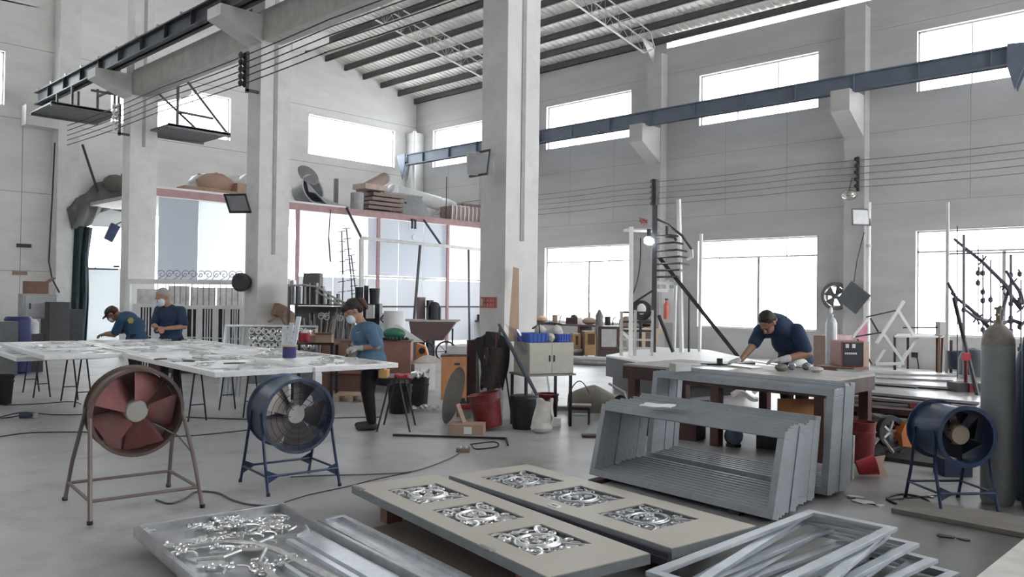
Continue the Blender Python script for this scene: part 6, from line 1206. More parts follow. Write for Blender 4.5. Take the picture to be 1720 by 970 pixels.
# dark stands and clutter behind cart
for k, (x, yt, w, m, lab) in enumerate([(708, 500, 14, mat('mauve_dark', (.16, .10, .11), .6), 'dark mauve upright board left of the dark jacket stand'), (723, 505, 10, DARK, 'tall thin dark stand behind the brown cart')]):
    D = 20.3; p = pD(x, 600, D); s = D / F_PX; world('upright_board', lab, 'board', MB().box(p.x - w * s / 2, p.y, 0, p.x + w * s / 2, p.y + .1, EYE - (yt - 500) * s), m, smooth=False)
D = 19.9; p = pD(728, 600, D); s = D / F_PX; q = MB(); q.grid(lambda u, v: (-.17 + .34 * u, .04 * math.sin(u * 9), 1.32 - .40 * v + .12 * math.sin(math.pi * u) * (1 - v)), 10, 8, .05); t = thing('jacket_stand', 'dark jacket hung on a stand behind the brown cart', 'jacket', (p.x, p.y, 0), RC); q.build('jacket', BLK, t); q = MB(); q.tube([(0, .05, 0), (0, .05, 1.35)], .03); q.build('stand_pole', DARK, t)
D = 17.5; s = D / F_PX; p = pD(655, 540, D); t = thing('blue_locker', 'bluish grey cabinet behind the woman, next to the white roll', 'cabinet', (p.x - .55, p.y, 0), RC); q = MB(); q.box(0, 0, 0, .5, .3, 1.2); q.build('body', PANELB, t, smooth=False); q = MB(); q.box(.02, -.012, .05, .48, 0, 1.15); q.build('door', PANELB, t, smooth=False)
q = MB(); q.grid(lambda u, v: (.5 * u, -.02 * math.sin(u * 6), .12 * v * math.sin(u * 3)), 8, 5, .05); p = pD(700, 607, 13.6); solo('white_cloth', 'crumpled white cloth beside the end of the terracotta bench', 'cloth', q, SACK, (p.x - .1, p.y, .46), RC); world('cloth_crate', 'low grey crate under the crumpled white cloth', 'crate', MB().box(p.x - .25, p.y - .25, 0, p.x + .2, p.y + .2, .45), TRUSS, smooth=False)

# ================================================================= FAR MIDDLE, BELOW THE WINDOWS
def wcrate(lab, x0, x1, yt, D, top=True, **k):
    s = D / F_PX; p = pD((x0 + x1) / 2, 600, D); w = (x1 - x0) * s; h = EYE - (yt - 502) * s
    t = thing('wooden_crate', lab, 'crate', (p.x, p.y, 0), RC + R(5), 'wooden crates under the window')
    pl = mat('crate_pine', (.62, .42, .22), .7); dk = mat('crate_inside', (.20, .11, .07), .8)
    q = MB(); q.box(-w / 2, 0, .06, w / 2, .6, h); q.build('body', dk, t, smooth=False)
    for z0, z1 in ((.06, h * .5), (h - .06, h)): q = MB(); q.box(-w / 2, -.02, z0, w / 2, 0, z1); q.build('front_board', pl, t, smooth=False)
    for x in (-w / 2, w / 2 - .07): q = MB(); q.box(x, -.03, .0, x + .07, -.02, h); q.build('corner_batten', pl, t, smooth=False)
    return t
wcrate('wooden crate with pale front boards beside the tall cone post', 982, 1003, 556, 21.5)
wcrate('narrow wooden crate left of the pale fronted crate', 962, 975, 560, 21.9)
D = 21.0; s = D / F_PX; p = pD(1006, 600, D); t = thing('folded_parasol', 'folded grey parasol on a tan post below the window mullion', 'parasol', (p.x, p.y, 0)); q = MB(); q.cyl((0, 0, 0), (0, 0, .95), .075, n=16); q.build('post', mat('post_tan', (.42, .36, .30), .7), t); q = MB(); q.lathe([(.08, .6), (.11, .7), (.10, 1.05), (.11, 1.12), (.03, 1.28), (0, 1.3)], n=16); q.build('folded_canopy', mat('parasol_grey', (.20, .20, .19), .8), t)
D = 20.5; s = D / F_PX; p = pD(1023, 600, D); t = thing('dark_cabinet', 'dark brown cabinet with a grey square front right of the parasol', 'cabinet', (p.x, p.y, 0), RC); q = MB(); q.box(-.28, 0, 0, .28, .5, EYE - (548 - 503) * s); q.build('body', DBRN, t, smooth=False); q = MB(); q.box(-.2, -.02, .35, .18, 0, .8); q.build('door', mat('grey_front', (.42, .42, .42), .6), t, smooth=False)
t = thing('long_workbench', 'long cluttered bench standing right under the far windows', 'workbench', (19.6, 14.2, 0)); q = MB(); q.box(-.35, -1.0, .72, .35, 6.2, .78); q.build('bench_top', mat('bench_dirty', (.16, .13, .12), .8), t, smooth=False)
for y in (-.9, 1.4, 3.8, 6.1): q = MB(); q.box(-.3, y - .04, 0, .3, y + .04, .72); q.build('leg', DBRN, t, smooth=False)
rn = random.Random(77); ns = ['at its far end', 'second from its far end', 'third from its far end', 'fourth from its far end', 'just before its middle', 'at its middle', 'just past its middle', 'fourth from its near end', 'third from its near end', 'second from its near end', 'at its near end']
for k in range(11):
    y = 20.0 - .66 * k; q = MB()
    if k % 3 == 0: q.box(-.18, -.2, 0, .18, .2, .2); q.ball((0, 0, .22), (.12, .12, .08), n=8)
    elif k % 3 == 1: q.ball((0, 0, .11), (.2, .24, .12), n=10); q.cyl((0, 0, .15), (.03, 0, .38), .02)
    else: q.cyl((0, .05, 0), (0, .05, .26), .09, n=12); q.tube([(0, -.1, 0), (0, -.12, .2), (0, -.2, .25)], .02)
    solo('bench_tool', 'dusty item on the long bench under the windows, ' + ns[k], 'tool', q, [DBRN, SACK, DARK, CARD][rn.randrange(4)], (19.6 + rn.uniform(-.1, .1), y, .78), rn.random(), 'clutter on the long window bench')
# ring tracks on the floor
for k, (r0, z, lab) in enumerate([(1.6, .06, 'large curved white rail on a base ring lying on the floor past the crates')]):
    c = g(1042, 606); q = MB(); q.tube([(c.x + 1.9 * math.cos(a), c.y + 1.5 * math.sin(a), .16) for a in [math.pi * (.45 + 1.1 * i / 24) for i in range(25)]], .05, 8); t = thing('curved_rail', lab, 'rail', (0, 0, 0)); q.build('white_tube', WHT, t)
    q = MB(); q.tube([(c.x + 1.9 * math.cos(a), c.y + 1.5 * math.sin(a), .06) for a in [math.pi * (.45 + 1.1 * i / 24) for i in range(25)]], .06, 8); q.build('grey_base', STEEL, t)
# ================================================================= RIGHT-HAND BENCHES
# bench with the man leaning on it
t = thing('steel_bench', 'dark brown steel bench with a pale top, in front of the leaning man', 'workbench', (7.74, 4.40, 0), R(-2))
q = MB(); q.box(0, -1.22, .775, 1.18, 1.22, .80); q.build('bench_top', mat('bench_pale', (.36, .34, .33), .5, .1, spots=((.2, .18, .17), 4, .6)), t, smooth=False)
q = MB(); q.box(0, -1.22, .63, .03, 1.22, .775); q.box(1.15, -1.22, .63, 1.18, 1.22, .775); q.box(.03, -1.22, .63, 1.15, -1.19, .775); q.box(.03, 1.19, .63, 1.15, 1.22, .775); q.build('apron', DBRN, t, smooth=False)
for x, y in ((.06, -1.15), (.06, 1.1), (1.1, -1.15), (1.1, 1.1), (.06, 0), (1.1, 0)): q = MB(); q.box(x - .05, y - .05, 0, x + .05, y + .05, .63); q.build('leg', mat('oxide_brown', (.10, .045, .045), .6), t, smooth=False)
q = MB(); q.box(.0, -1.1, .22, 1.15, 1.1, .25); q.build('lower_shelf', mat('shelf_beige', (.20, .18, .165), .7), t, smooth=False)
def onb(x, y, z=.80): return g(x, y, z)
SH = mat('offcut_sheet', (.52, .51, .50), .35, .6)
for k, (x, y, w, l, a, lab) in enumerate([(1150, 612, .12, .32, 20, 'pale strip on the bench left of the man\'s hands'), (1165, 614, .08, .3, 60, 'pale strip behind the left one on the bench'), (1240, 616, .16, .6, -20, 'broad pale offcut in front of the man\'s hands'), (1290, 612, .08, .7, -35, 'long narrow offcut under the man\'s right glove'), (1200, 622, .3, .4, 5, 'thin square sheet near the front edge of the bench')]):
    p = onb(x, y); solo('sheet_offcut', lab, 'offcut', boxm(w, l, .006 + .003 * k), SH, (p.x, p.y, .801), R(a), 'sheet offcuts on the bench', smooth=False)
for k, (x, y, r, m, lab) in enumerate([(1342, 618, (.10, .07, .055), WHT, 'large white crumpled roll on the bench below the man\'s chest'), (1330, 622, (.045, .045, .045), mat('glass_jar', (.35, .38, .42), .12, .6), 'shiny jar standing left of the crumpled roll'), (1356, 622, (.06, .05, .04), MATS['glass_jar'], 'shiny jar standing right of the crumpled roll'), (1372, 626, (.07, .05, .03), SACK, 'grey crumpled cloth at the right end of the bench'), (1312, 624, (.07, .06, .04), mat('olive_cloth', (.2, .19, .16), .9), 'olive rag bundle left of the shiny jar')]):
    p = onb(x, y); q = MB(); rn = random.Random(k); q.ball((0, 0, r[2]), r, n=12); q.v = [v + Vector((rn.uniform(-.006, .006),) * 3) for v in q.v]; solo('bench_bundle' if k in (0, 3, 4) else 'glass_jar', lab, 'bundle' if k in (0, 3, 4) else 'jar', q, m, (p.x, p.y, .80), RC)
p = onb(1206, 614); q = MB(); q.box(-.2, -.02, 0, .15, .02, .02); q.cyl((.02, 0, .0), (.02, 0, .08), .035); solo('clamp_tool', 'black clamp tool on the bench left of the man\'s hand', 'tool', q, BLK, (p.x, p.y, .80), RC)
# things under the bench
p = g(1180, 676, .25); t = thing('white_bottle', 'white bottle with a brown base lying on the shelf under the bench', 'bottle', (8.5, 5.05, .29), RC); q = MB(); q.lathe([(.02, -.14), (.02, -.10), (.05, -.07), (.055, .03)], (0, 0, .02), (1, 0, 0), 18); q.build('body', WHT, t); q = MB(); q.cyl((.03, 0, .02), (.14, 0, .02), .058, n=18); q.build('base_cap', MATS['oxide_brown'], t)
p = g(1250, 672, .25); q = MB(); q.grid(lambda u, v: (.34 * (u - .5), .12 * (v - .5), .06 + .05 * math.sin(u * 5) + .02 * math.sin(v * 9)), 10, 5, .04); q.tube([(.12, 0, .08), (.2, 0, .16)], .03); solo('crumpled_film', 'white crumpled film on the shelf under the bench right of the bottle', 'film', q, SACK, (p.x, p.y, .26), RC)
p = g(1250, 782); t = thing('work_lamp', 'round bluish lamp on the floor seen through the low frame stack', 'lamp', (7.9, 4.25, .0), RC - R(10)); q = MB(); q.lathe([(0, -.07), (.08, -.06), (.10, 0), (.07, .06), (0, .07)], (0, 0, .11), (0, 1, 0), 20); q.build('lens', mat('lamp_bluegrey', (.15, .2, .26), .1, .3), t); q = MB(); q.cyl((0, 0, 0), (0, 0, .03), .08); q.build('foot', DARK, t)
solo('lower_box', 'dark red brown box on the floor behind the low frame stack', 'box', boxm(.6, .3, .28), MATS['oxide_brown'], (7.95, 5.0, 0), R(-80), smooth=False)
solo('lower_box', 'dark box on the floor under the right part of the bench', 'box', boxm(.5, .4, .35), BLK, (8.2, 3.8, 0), R(-85), smooth=False)
p = g(1360, 690, .25); solo('orange_board_piece', 'orange brown board standing under the bench behind the tall frame stack', 'board', MB().box(-.22, 0, 0, .22, .02, .30), ORNG, (8.1, 3.62, .25), RC, smooth=False)

# big low platform behind (white top, black side)
pts = [g(*a, .58) for a in ((1018, 597), (1100, 612), (1270, 606), (1190, 588), (1100, 583))]
t = thing('platform_table', 'broad black sided table with a white top under the spiral stair', 'table', (pts[0].x, pts[0].y, 0)); o2 = Vector((pts[0].x, pts[0].y, 0))
q = MB(); q.prism([((p - o2).x, (p - o2).y) for p in pts], .55, .58); q.build('table_top', WHT, t, smooth=False); q = MB(); q.prism([((p - o2).x * .995, (p - o2).y * .995) for p in pts], .22, .55); q.build('skirt', mat('skirt_black', (.035, .035, .045), .5), t, smooth=False)
q = MB(); q.prism([((p - o2).x * .9 + .2, (p - o2).y * .9) for p in pts], 0, .22); q.build('plinth', DARK, t, smooth=False)
# spiral stair model
b = g(1097, 592, .58); t = thing('spiral_stair', 'slender dark spiral stair sample with curved rails on the white topped table', 'staircase', (b.x, b.y, .58), RC); Dd = (b.x * FW.x + b.y * FW.y); s = Dd / F_PX
def sp(x, y, d=0): return ((x - 1097) * s, d, (592 - y) * s)
q = MB(); q.box(-.045, -.045, 0, .045, .045, (592 - 306) * s); q.build('centre_post', mat('stair_dark', (.06, .06, .07), .5, .3), t, smooth=False)
q = MB(); q.cyl(sp(1097, 345), sp(1097, 302), .07, n=12); q.build('post_cap', DARK, t)
q = MB(); q.slab([sp(1045, 388, 0), sp(1060, 382, .5), sp(1128, 381, .5), sp(1118, 389, 0)], .05); q.build('landing', TRUSS, t, smooth=False)
q = MB(); q.tube([sp(1096, 366), sp(1118, 378, -.1), sp(1140, 397, -.2), sp(1158, 419, -.1)], .025, 6); q.build('handrail', DARK, t)
q = MB(); q.tube([sp(1118, 380), sp(1118, 398), sp(1130, 398), sp(1134, 404)], .03, 6); q.build('rail_newel', DARK, t)
for k, y in enumerate((398, 410, 422, 433, 444, 455, 466)):
    q = MB(); w = (34 + 26 * math.sin(k / 6 * 2.4)) ; q.tube([sp(1099, y), sp(1099 + w * .6, y - 1, -.3), sp(1099 + w, y, -.2 + .1 * k)], .020, 5); q.build('tread', DARK, t)
q = MB(); q.tube([sp(1158, 419, -.1), sp(1159, 432, -.1), sp(1150, 436, -.1)], .03, 6); q.build('rail_end', mat('rail_white', (.6, .6, .62), .4), t)
q = MB(); q.bar(sp(1105, 432), sp(1232, 596, -.3), .07); q.build('diagonal_brace', DARK, t, smooth=False)
q = MB(); q.bar(sp(1106, 530), sp(1127, 590, -.2), .05); q.build('diagonal_brace', DARK, t, smooth=False)
q = MB(); q.bar(sp(1103, 475), sp(1138, 477), .06); q.bar(sp(1120, 470), sp(1120, 488), .06); q.bar(sp(1103, 488), sp(1120, 488), .06); q.build('white_bracket', WHT, t, smooth=False)
def post(x0, y0, x1, y1, D, w, m, lab, name='white_post', cat='post'):
    a = pD(x0, y0, D); b = pD(x1, y1, D); b.z = max(b.z, .585); world(name, lab, cat, MB().bar(a, b, w), m, 'posts around the spiral stair', smooth=False)
post(1140, 335, 1145, 596, Dd, .062, WHT, 'tallest white post right of the spiral stair'); post(1178, 393, 1175, 596, Dd + .3, .05, WHT, 'shorter white post further right of the spiral stair'); post(1135, 470, 1132, 592, Dd + .2, .05, WHT, 'short white post close to the stair base')
post(1158, 500, 1157, 596, Dd + .1, .03, DARK, 'thin dark post between the two white posts', 'dark_post')
# lit lamp
a = pD(1090, 405, Dd - .1); t = thing('lit_lamp', 'glowing round lamp hanging below the stair landing', 'lamp', a); q = MB(); q.lathe([(0, -.08), (.07, -.06), (.10, .0), (.08, .05), (.03, .07)], (0, 0, 0), (.3, -.2, 1), 20); q.build('bulb', emis('lamp_glow', (.88, .94, 1), 14), t); q = MB(); q.cyl((0, 0, .08), (0, 0, .22), .04); q.build('socket', DARK, t)
a2 = pD(1083, 375, Dd - .1); q = MB(); rn = random.Random(4)
for k in range(9): q.tube([(rn.uniform(-.14, .1), 0, rn.uniform(-.03, .05)), (rn.uniform(-.14, .1), .05, rn.uniform(.0, .10)), (rn.uniform(-.08, .14), 0, rn.uniform(-.03, .08))], .012, 5)
solo('cable_coil', 'reddish tangled cable lying on the stair landing', 'cable', q, mat('cable_red', (.3, .12, .11), .7), a2, 0)
a = pD(1076, 400, Dd - .2); b_ = pD(1060, 500, Dd - .2); world('lamp_lead', 'thin dark lead drooping from the landing to the ladder', 'cable', MB().tube(arc(a, b_, (.1, 0, -.1)), .012, 5), RUBB)
# low stair / scaffold at left of it
D = Dd - 1.0; s1 = D / F_PX; p = pD(1040, 605, D); t = thing('ladder_scaffold', 'white and grey ladder scaffold left of the spiral stair', 'scaffold', (p.x, p.y, 0), RC)
def sc_(x, y, d=0): return ((x - 1040) * s1, d, max(0, EYE - (y - 503) * s1))
for x0, y0, x1, m, w in ((1058, 380, 1059, WHT, .07), (1043, 522, 1043, TRUSS, .05), (1066, 520, 1066, TRUSS, .05), (1095, 520, 1095, TRUSS, .04)):
    q = MB(); a = sc_(x0, y0); q.bar(a, (sc_(x1, 600)[0], 0, .0), w); q.build('upright', m, t, smooth=False)
for y in (524, 540, 555, 570, 584): q = MB(); q.bar(sc_(1040, y), sc_(1096, y), .035); q.build('rung', DARK if y < 560 else TRUSS, t, smooth=False)
q = MB(); q.bar(sc_(1043, 555), sc_(1056, 568), .05); q.build('brace', WHT, t, smooth=False); q = MB(); q.tube([sc_(1062, 510), sc_(1075, 500), sc_(1096, 486)], .02); q.build('top_stay', DARK, t)
D = Dd + .8; p = pD(1077, 522, D); t = thing('round_mirror_fan', 'dark round fan on a stand behind the ladder scaffold', 'fan', (p.x, p.y, 0), RC); q = MB(); q.lathe([(.14, -.05), (.2, -.05), (.2, .05), (.14, .05)], (0, 0, p.z), (0, 1, 0), 24); q.build('ring', DARK, t); q = MB(); q.ball((0, -.03, p.z + .03), (.10, .05, .12), n=12); q.build('pale_bowl', WHT, t); q = MB(); q.cyl((0, .05, 0), (0, .05, p.z), .03); q.build('stand_pole', DARK, t)
D = Dd + 2.5; p = pD(1080, 600, D); t = thing('wooden_trestle', 'pale wooden trestle seen between the scaffold rungs', 'trestle', (p.x, p.y, 0), RC)
for x in (-.28, 0, .28): q = MB(); q.box(x - .05, 0, 0, x + .05, .3, .85); q.build('leg', WOOD, t, smooth=False)
q = MB(); q.box(-.4, 0, .85, .45, .35, .92); q.build('top_board', WOOD, t, smooth=False)
a = pX(1119, 545, 20.15); t = thing('fire_extinguisher', 'red fire extinguisher by the pilaster behind the spiral stair', 'fire extinguisher', a); t.location.z = 1.0; q = MB(); q.lathe([(0, 0), (.08, .01), (.08, .42), (.04, .5), (.02, .55)], n=16); q.build('cylinder', mat('ext_red', (.5, .12, .09), .4), t); q = MB(); q.box(-.05, -.02, .55, .05, .02, .6); q.build('valve', DARK, t, smooth=False)
world('wall_hook_board', 'pale board fixed to the pilaster carrying the fire extinguisher', 'board', MB().box(20.20, a.y - .2, .9, 20.27, a.y + .2, 1.9), WHT, smooth=False)
# green argon cylinder and welder
D = 13.3; p = pD(1396, 600, D); t = thing('slim_gas_cylinder', 'slim silver grey gas cylinder standing behind the leaning man', 'gas cylinder', (p.x, p.y, 0)); q = MB(); q.lathe([(.085, 0), (.088, .02), (.088, 1.2), (.06, 1.28), (.03, 1.31), (.03, 1.36)], n=22); q.build('shell', mat('cyl_silver', (.45, .47, .5), .4, .3), t); q = MB(); q.ball((-.02, 0, 1.42), (.04, .03, .06), n=8); q.build('valve', WHT, t)
# plate stacks on low table
zt = .56
def poly(name, lab, cat, pix, z0, z1, m, group=None): 
    P = [g(*a, z1) for a in pix]; q = MB(); q.prism([(p.x, p.y) for p in P], z0, z1); return world(name, lab, cat, q, m, group, smooth=False)
t = thing('plate_table', 'long low table carrying the stacked metal sheets behind the right fan', 'table', (9.2, 2.2, 0), 0)
P = [g(*a, .40) - Vector((9.2, 2.2, 0)) for a in ((1425, 682), (1660, 700), (1680, 640), (1400, 630))]
q = MB(); q.prism([(p.x, p.y) for p in P], .34, .40); q.build('table_top', DBRN, t, smooth=False)
for p in P: q = MB(); c = p * .92 + (sum(P, Vector()) / 4) * .08; q.box(c.x - .05, c.y - .05, 0, c.x + .05, c.y + .05, .34); q.build('leg', DBRN, t, smooth=False)
SHT = mat('sheet_pale_steel', (.50, .50, .51), .33, .5, var=.12, scale=2)
stack = [((1424, 672), (1655, 690), (1690, 645), (1400, 634)), ((1427, 665), (1640, 684), (1685, 640), (1405, 630)), ((1424, 656), (1645, 676), (1688, 634), (1400, 626)), ((1430, 640), (1620, 652), (1680, 630), (1405, 620))]
ln = ['lowest', 'second', 'third', 'topmost']
for k, pl in enumerate(stack): poly('metal_plate_sheet', '%s wide pale steel sheet in the pile behind the right fan' % ln[k], 'sheet', pl, .402 + .042 * k, .43 + .042 * k, SHT, 'pile of steel sheets behind the right fan')
for k, (x0, y0, x1, y1, lab) in enumerate([(1450, 645, 1540, 652, 'dark flat bar on the sheet pile near the cylinder'), (1452, 634, 1600, 640, 'long thin bar lying across the sheet pile'), (1462, 640, 1470, 632, 'short shiny rod end at the left of the sheet pile'), (1470, 628, 1640, 632, 'grey bar at the far side of the sheet pile')]):
    a = g(x0, y0, .568); b = g(x1, y1, .568); world('flat_bar', lab, 'bar', MB().bar(a, b, .07, .02), [DARK, STEEL, GALV, STEEL][k], 'bars lying on the sheet pile', smooth=False)
for k, (x0, y0, x1, y1, w, m, lab) in enumerate([(1425, 700, 1535, 712, .10, TRUSS, 'pale long profile on the floor rack below the sheet pile'), (1425, 712, 1530, 722, .06, DARK, 'dark long profile in front of the pale one below the sheet pile'), (1428, 690, 1540, 702, .08, DBRN, 'brown long profile right under the sheet table'), (1452, 688, 1500, 706, .02, GALV, 'thin bright rod slanting below the sheet table')]):
    z = .26 - .06 * k + (.12 if k == 3 else 0); a = g(x0, y0, z); b = g(x1, y1, z); world('long_profile', lab, 'profile', MB().bar(a, b, w, .04), m, 'profiles under the sheet table', smooth=False)
t = thing('profile_rack', 'dark low rack holding the long profiles under the sheet table', 'rack', (8.6, 2.9, 0)); q = MB(); q.box(-.3, -.6, .0, .5, .6, .04); q.build('base_plate', DARK, t, smooth=False)
# welding machine
D = 12.4; s = D / F_PX; p = pD(1436, 600, D); zb = .57; t = thing('welding_machine', 'red framed welding machine with a dark front panel beyond the sheet pile', 'welding machine', (p.x, p.y, zb), RC)
hW, hH = 23 * s, EYE - (573 - 508) * s - zb; q = MB(); q.box(-hW, 0, 0, hW, .45, hH); q.build('casing', mat('casing_maroon', (.28, .12, .11), .5), t, smooth=False, bevel=.01)
q = MB(); q.box(-hW + .03, -.012, .02, hW * .55, 0, hH - .02); q.build('front_panel', mat('panel_charcoal', (.04, .045, .055), .5), t, smooth=False); q = MB(); q.box(hW * .6, -.01, 0, hW, 0, hH); q.build('side_sheet', mat('sheet_cream', (.62, .48, .38), .6), t, smooth=False)
for k in range(2): q = MB(); q.box(-hW + .06 + .10 * k, -.02, hH - .10, -hW + .11 + .10 * k, -.012, hH - .04); q.build('dial', WHT, t, smooth=False)
q = MB()
for k in range(6): q.box(-hW + .05 + .032 * k, -.016, hH * .48, -hW + .072 + .032 * k, -.012, hH * .56)
q.build('lettering', WHT, t, smooth=False)
world('cabinet_stand', 'brown low cabinet standing under the welding machine', 'cabinet', MB().box(p.x - .3, p.y - .1, 0, p.x + .3, p.y + .5, zb - .002), mat('stand_brown', (.2, .11, .09), .6), smooth=False)
D = 15.5; p = pD(1400, 600, D); world('brown_locker', 'brown steel locker against the wall left of the welding machine', 'locker', MB().box(p.x - .45, p.y - .2, 0, p.x + .45, p.y + .2, EYE - (563 - 508) * D / F_PX), mat('locker_brown', (.30, .20, .18), .6), smooth=False)
D = 15.0; p = pD(1455, 560, D); world('pink_poster_board', 'pink and white printed board leaning beside the tall wall pipe', 'board', MB().slab([pD(1442, 545, D), pD(1457, 538, D), pD(1457, 590, D), pD(1442, 590, D)], .02).box(p.x - .3, p.y + .02, 0, p.x + .2, p.y + .2, .6), mat('pink_print', (.55, .25, .33), .7, var=.4, scale=4), smooth=False)
# welded tubular frames
D = 12.6
def rod_frame(name, lab, segs, m, w=.035):
    t = thing(name, lab, 'frame', pD(*segs[0][:2], D), 0, 'tubular frames on the sheet pile'); o = Vector(t.location)
    for x0, y0, x1, y1 in segs: q = MB(); q.bar(pD(x0, y0, D) - o, pD(x1, y1, D) - o, w); q.build('tube', m, t, smooth=False)
rod_frame('tilted_tube_assembly', 'white square tube frame standing tilted on one corner', [(1472, 577, 1518, 506), (1508, 522, 1535, 565), (1484, 562, 1516, 608), (1508, 618, 1540, 567), (1470, 612, 1518, 611)], WHT, .045)
rod_frame('thin_rod_assembly', 'dark thin rod frame left of the tilted white one', [(1455, 533, 1504, 522), (1462, 535, 1475, 558), (1431, 567, 1480, 559), (1440, 570, 1464, 612)], DARK, .02)
rod_frame('thin_rod_assembly', 'pale short tube pair leaning by the welding machine', [(1432, 568, 1457, 536), (1470, 612, 1486, 588)], WHT, .035)
rod_frame('red_tube_stand', 'dark red open tube stand with a white top on the sheet pile', [(1503, 565, 1503, 622), (1525, 566, 1525, 620), (1583, 566, 1580, 640), (1574, 566, 1574, 628)], MATS['oxide_brown'], .03)
D = 12.5; world('white_top_plate', 'white plate lying on the dark red tube stand', 'plate', MB().slab([pD(1502, 566, D), pD(1584, 567, D), pD(1586, 563, D + .35), pD(1508, 562, D + .35)], .02), WHT, smooth=False)
D = 12.6; world('white_bin', 'pale square canister standing on the dark red tube stand', 'canister', MB().slab([pD(1575, 541, D), pD(1586, 541, D), pD(1586, 564, D), pD(1575, 564, D)], .14), mat('pale_canister', (.5, .5, .5), .6), smooth=False)
a = pD(1517, 551, D); b = pD(1592, 550, D); world('cross_rod', 'thin dark rod lying across the pale canister', 'rod', MB().bar(a, b, .02), DARK, smooth=False)
for k, (x, y0, y1, m) in enumerate([(1592, 340, 560, WHT), (1578, 566, 672, CARD), (1590, 560, 690, WHT), (1598, 572, 640, MATS['oxide_brown'])]):
    D_ = 12.3; a = pD(x, y0, D_); b = pD(x + (-1 if k else 0), y1, D_); b.z = 0 if k else .57; world('upright_strip', ['tall thin white tube rising above the right window sill', 'tan strip standing right of the red tube stand', 'thin white tube standing beside the tan strip', 'short dark red tube with a clamp near the tan strip'][k], 'tube', MB().bar(a, b, .035), m, 'upright tubes on the sheet pile', smooth=False)
D = 12.2; p = pD(1612, 600, D); solo('grey_tub', 'dark grey tub standing on the sheet pile near the grey gas cylinder', 'tub', MB().lathe([(.15, 0), (.17, .27), (.155, .27), (.14, .02), (0, .02)], n=20, caps=False), BLUEG, (p.x, p.y, .57))
# red stand behind right fan
p = pD(1622, 650, 9.6); t = thing('red_jack_stand', 'dark red jack stand with a square head behind the right fan', 'jack', (p.x, p.y, 0), RC); q = MB(); q.box(-.16, -.1, 0, .16, .12, .62); q.build('box_base', mat('jack_grey', (.07, .065, .065), .6), t, smooth=False); q = MB(); q.box(-.02, -.12, .0, .05, -.1, .62); q.build('red_strip', REDP, t, smooth=False); q = MB(); q.cyl((0, 0, .62), (0, 0, .90), .02); q.build('screw', REDP, t); q = MB(); q.box(-.04, -.03, .88, .04, .03, .97); q.build('head_block', RED, t, smooth=False)
p = pD(1534, 690, 8.9); t = thing('red_marker_post', 'small red square block on a dark post left of the right fan', 'marker', (p.x, p.y, 0), RC); q = MB(); q.cyl((0, 0, 0), (0, 0, .36), .012); q.build('post', DARK, t); q = MB(); q.box(-.045, -.03, .34, .045, .03, .44); q.build('block', REDP, t, smooth=False)
# wrought iron vines
D = 10.8
t = thing('wrought_iron_vines', 'tall wrought iron vine screen with thin uprights and knotted branches at the right window', 'iron screen', pD(1620, 600, D), 0); o = Vector(t.location); o.z = 0; t.location.z = 0
IR = mat('iron_vine', (.10, .10, .13), .6, .3)
for x, y0, y1, w in ((1608, 380, 640, .012), (1619, 394, 650, .03), (1643, 412, 560, .012), (1651, 428, 600, .014), (1664, 436, 610, .014), (1680, 470, 600, .012), (1698, 428, 610, .03), (1715, 470, 610, .014)):
    a = pD(x, y0, D) - o; b = pD(x, y1, D) - o; q = MB(); q.bar(a, (b.x, b.y, 0 if x in (1619, 1698) else b.z), w); q.build('upright', IR if w < .03 else mat('iron_post_grey', (.30, .30, .35), .5, .3), t, smooth=False)
q = MB(); q.bar(pD(1595, 427, D) - o, pD(1720, 424, D) - o, .02); q.build('cross_bar', IR, t, smooth=False)
rn = random.Random(21)
for k, pl in enumerate([[(1603, 402), (1625, 420), (1650, 440), (1672, 462), (1690, 480), (1700, 500), (1716, 520)], [(1592, 475), (1605, 500), (1625, 515), (1645, 533), (1662, 552)], [(1690, 455), (1702, 475), (1713, 490), (1718, 510)], [(1663, 540), (1680, 545), (1700, 538), (1718, 545)], [(1697, 478), (1690, 500), (1682, 530), (1676, 560)], [(1620, 520), (1640, 535), (1660, 540)]]):
    q = MB(); q.tube([pD(x, y, D + rn.uniform(-.1, .1)) - o for x, y in pl], lambda u: .018 + .012 * u, 6)
    for x, y in pl[1:]:
        for j in range(2): a = pD(x, y, D) - o; q.tube([a, a + Vector((rn.uniform(-.06, .06), rn.uniform(-.06, .06), rn.uniform(-.08, .08)))], .012, 5)
    q.build('branch', IR, t)
for k in range(26):
    x, y = rn.choice([(1619, 0), (1643, 0), (1651, 0), (1664, 0), (1680, 0), (1698, 0), (1713, 0)])[0], rn.uniform(450, 590); a = pD(x, y, D) - o; q = MB(); q.ball(a, (.035, .035, .045), n=7); q.tube([a, a + Vector((rn.uniform(-.08, .08), 0, rn.uniform(-.04, .08)))], .012, 5); q.build('leaf_knot', IR, t)
# slanting strut left of the grey cylinder
a = pD(1619, 570, 10.2); b = pD(1648, 690, 9.0); world('slanting_strut', 'dark slanting strut between the iron vines and the grey gas cylinder', 'strut', MB().tube([pD(1602, 500, 10.2), a, b], .025, 6), DARK)
p = pD(1634, 640, 11.2); world('dark_cylinder_tank', 'dark rounded tank behind the slanting strut', 'tank', MB().lathe([(.16, 0), (.18, .03), (.18, .8), (.12, .92), (0, .95)], (p.x, p.y, 0), n=20), mat('tank_dark', (.07, .09, .11), .5))

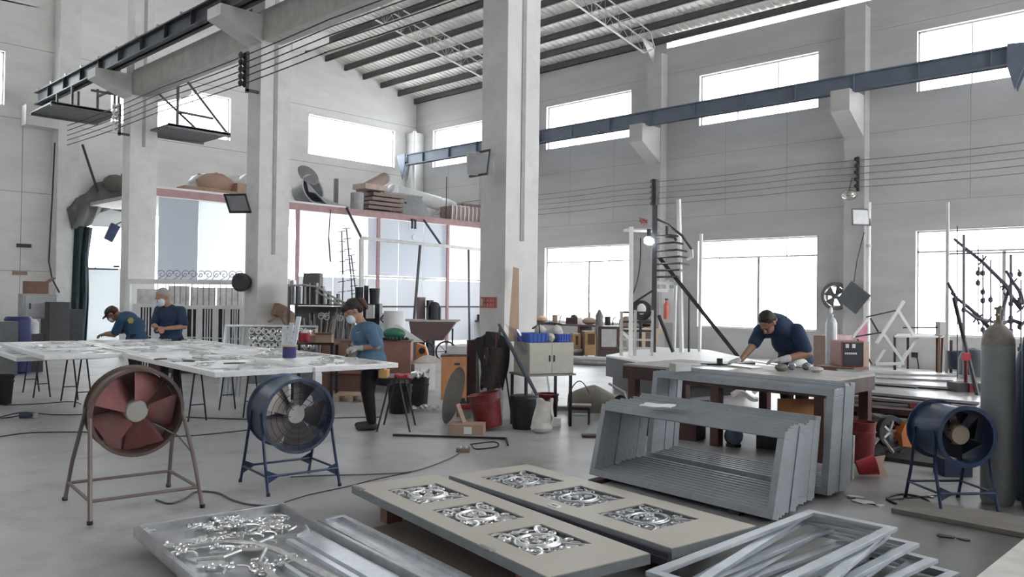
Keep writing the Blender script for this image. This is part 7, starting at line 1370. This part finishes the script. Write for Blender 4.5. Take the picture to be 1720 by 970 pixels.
# ---- floor items right of the frame stacks
bucket('red_bucket', 'tall dark red bucket on the floor right of the tall frame stack', 'bucket', 1448, 778, .125, .40, REDP, 'red buckets right of the frame stack')
p = g(1440, 803); t = thing('tipped_bucket', 'short red bucket tipped on its side with a white inside', 'bucket', (p.x, p.y, .085), (0, R(75), R(-60)), 'red buckets right of the frame stack'); q = MB(); q.lathe([(.06, 0), (.085, .15), (.09, .15), (.09, .16), (.077, .16), (.055, .01), (0, .01)], n=24, caps=False); q.build('body', RED, t); q = MB(); q.lathe([(0, .03), (.075, .15)], n=24, caps=False); q.build('lining', WHT, t)
p = g(1472, 802); q = MB(); q.slab([(-.08, 0, 0), (.10, 0, 0), (.07, .03, .09), (.10, .05, .18), (-.04, .05, .16)], .01); solo('carton_scrap', 'torn brown cardboard scrap beside the tipped red bucket', 'cardboard', q, CARD, (p.x, p.y, .006), RC, smooth=False)
q = MB(); q.grid(lambda u, v: (.22 * (u - .5), .16 * (v - .5), .12 + .08 * math.sin(u * 4) + .02 * math.sin(v * 8)), 10, 6, .02); q.tube([(.1, 0, .14), (.16, 0, .13)], .02); p = g(1478, 768); solo('white_scoop', 'white crumpled plastic lying behind the red buckets', 'plastic', q, SACK, (p.x, p.y, .0), RC)
p = g(1502, 768); t = thing('hand_trolley', 'black wheeled trolley with an orange box left of the right fan', 'trolley', (p.x, p.y, 0), RC + R(20))
q = MB(); q.lathe([(.11, -.03), (.16, -.03), (.16, .03), (.11, .03), (.11, -.03)], (-.06, 0, .26), (0, 1, 0), 28, False); w_ = q.build('wheel', BLK, t)
q = MB()
for k in range(5): q.bar((-.06, 0, .26), (-.06 + .12 * math.cos(k * 1.257), 0, .26 + .12 * math.sin(k * 1.257)), .025)
q.build('spokes', GALV, w_, smooth=False)
q = MB(); q.slab([(.02, -.04, .12), (.17, -.04, .10), (.17, -.04, .32), (.06, -.04, .36), (.0, -.04, .25)], .1); q.build('orange_box', mat('trolley_orange', (.42, .13, .03), .5), t, smooth=False)
q = MB(); q.bar((-.16, 0, .03), (.14, 0, .1), .03); q.cyl((-.04, -.02, .03), (-.04, .04, .03), .03); q.cyl((.08, -.02, .03), (.08, .04, .03), .03); q.build('undercarriage', DARK, t, smooth=False)
p = g(1430, 805); world('steel_tube_pair', 'thin grey tube standing against the tall frame stack', 'tube', MB().tube([(p.x, p.y, 0), (p.x + .02, p.y, .38)], .022, 8), STEEL)
p = g(1650, 815); solo('navy_box', 'dark navy box on the floor behind the right fan legs', 'box', boxm(.25, .2, .16), mat('navy_box', (.02, .03, .07), .5), (p.x + .25, p.y + .3, 0), RC, smooth=False)
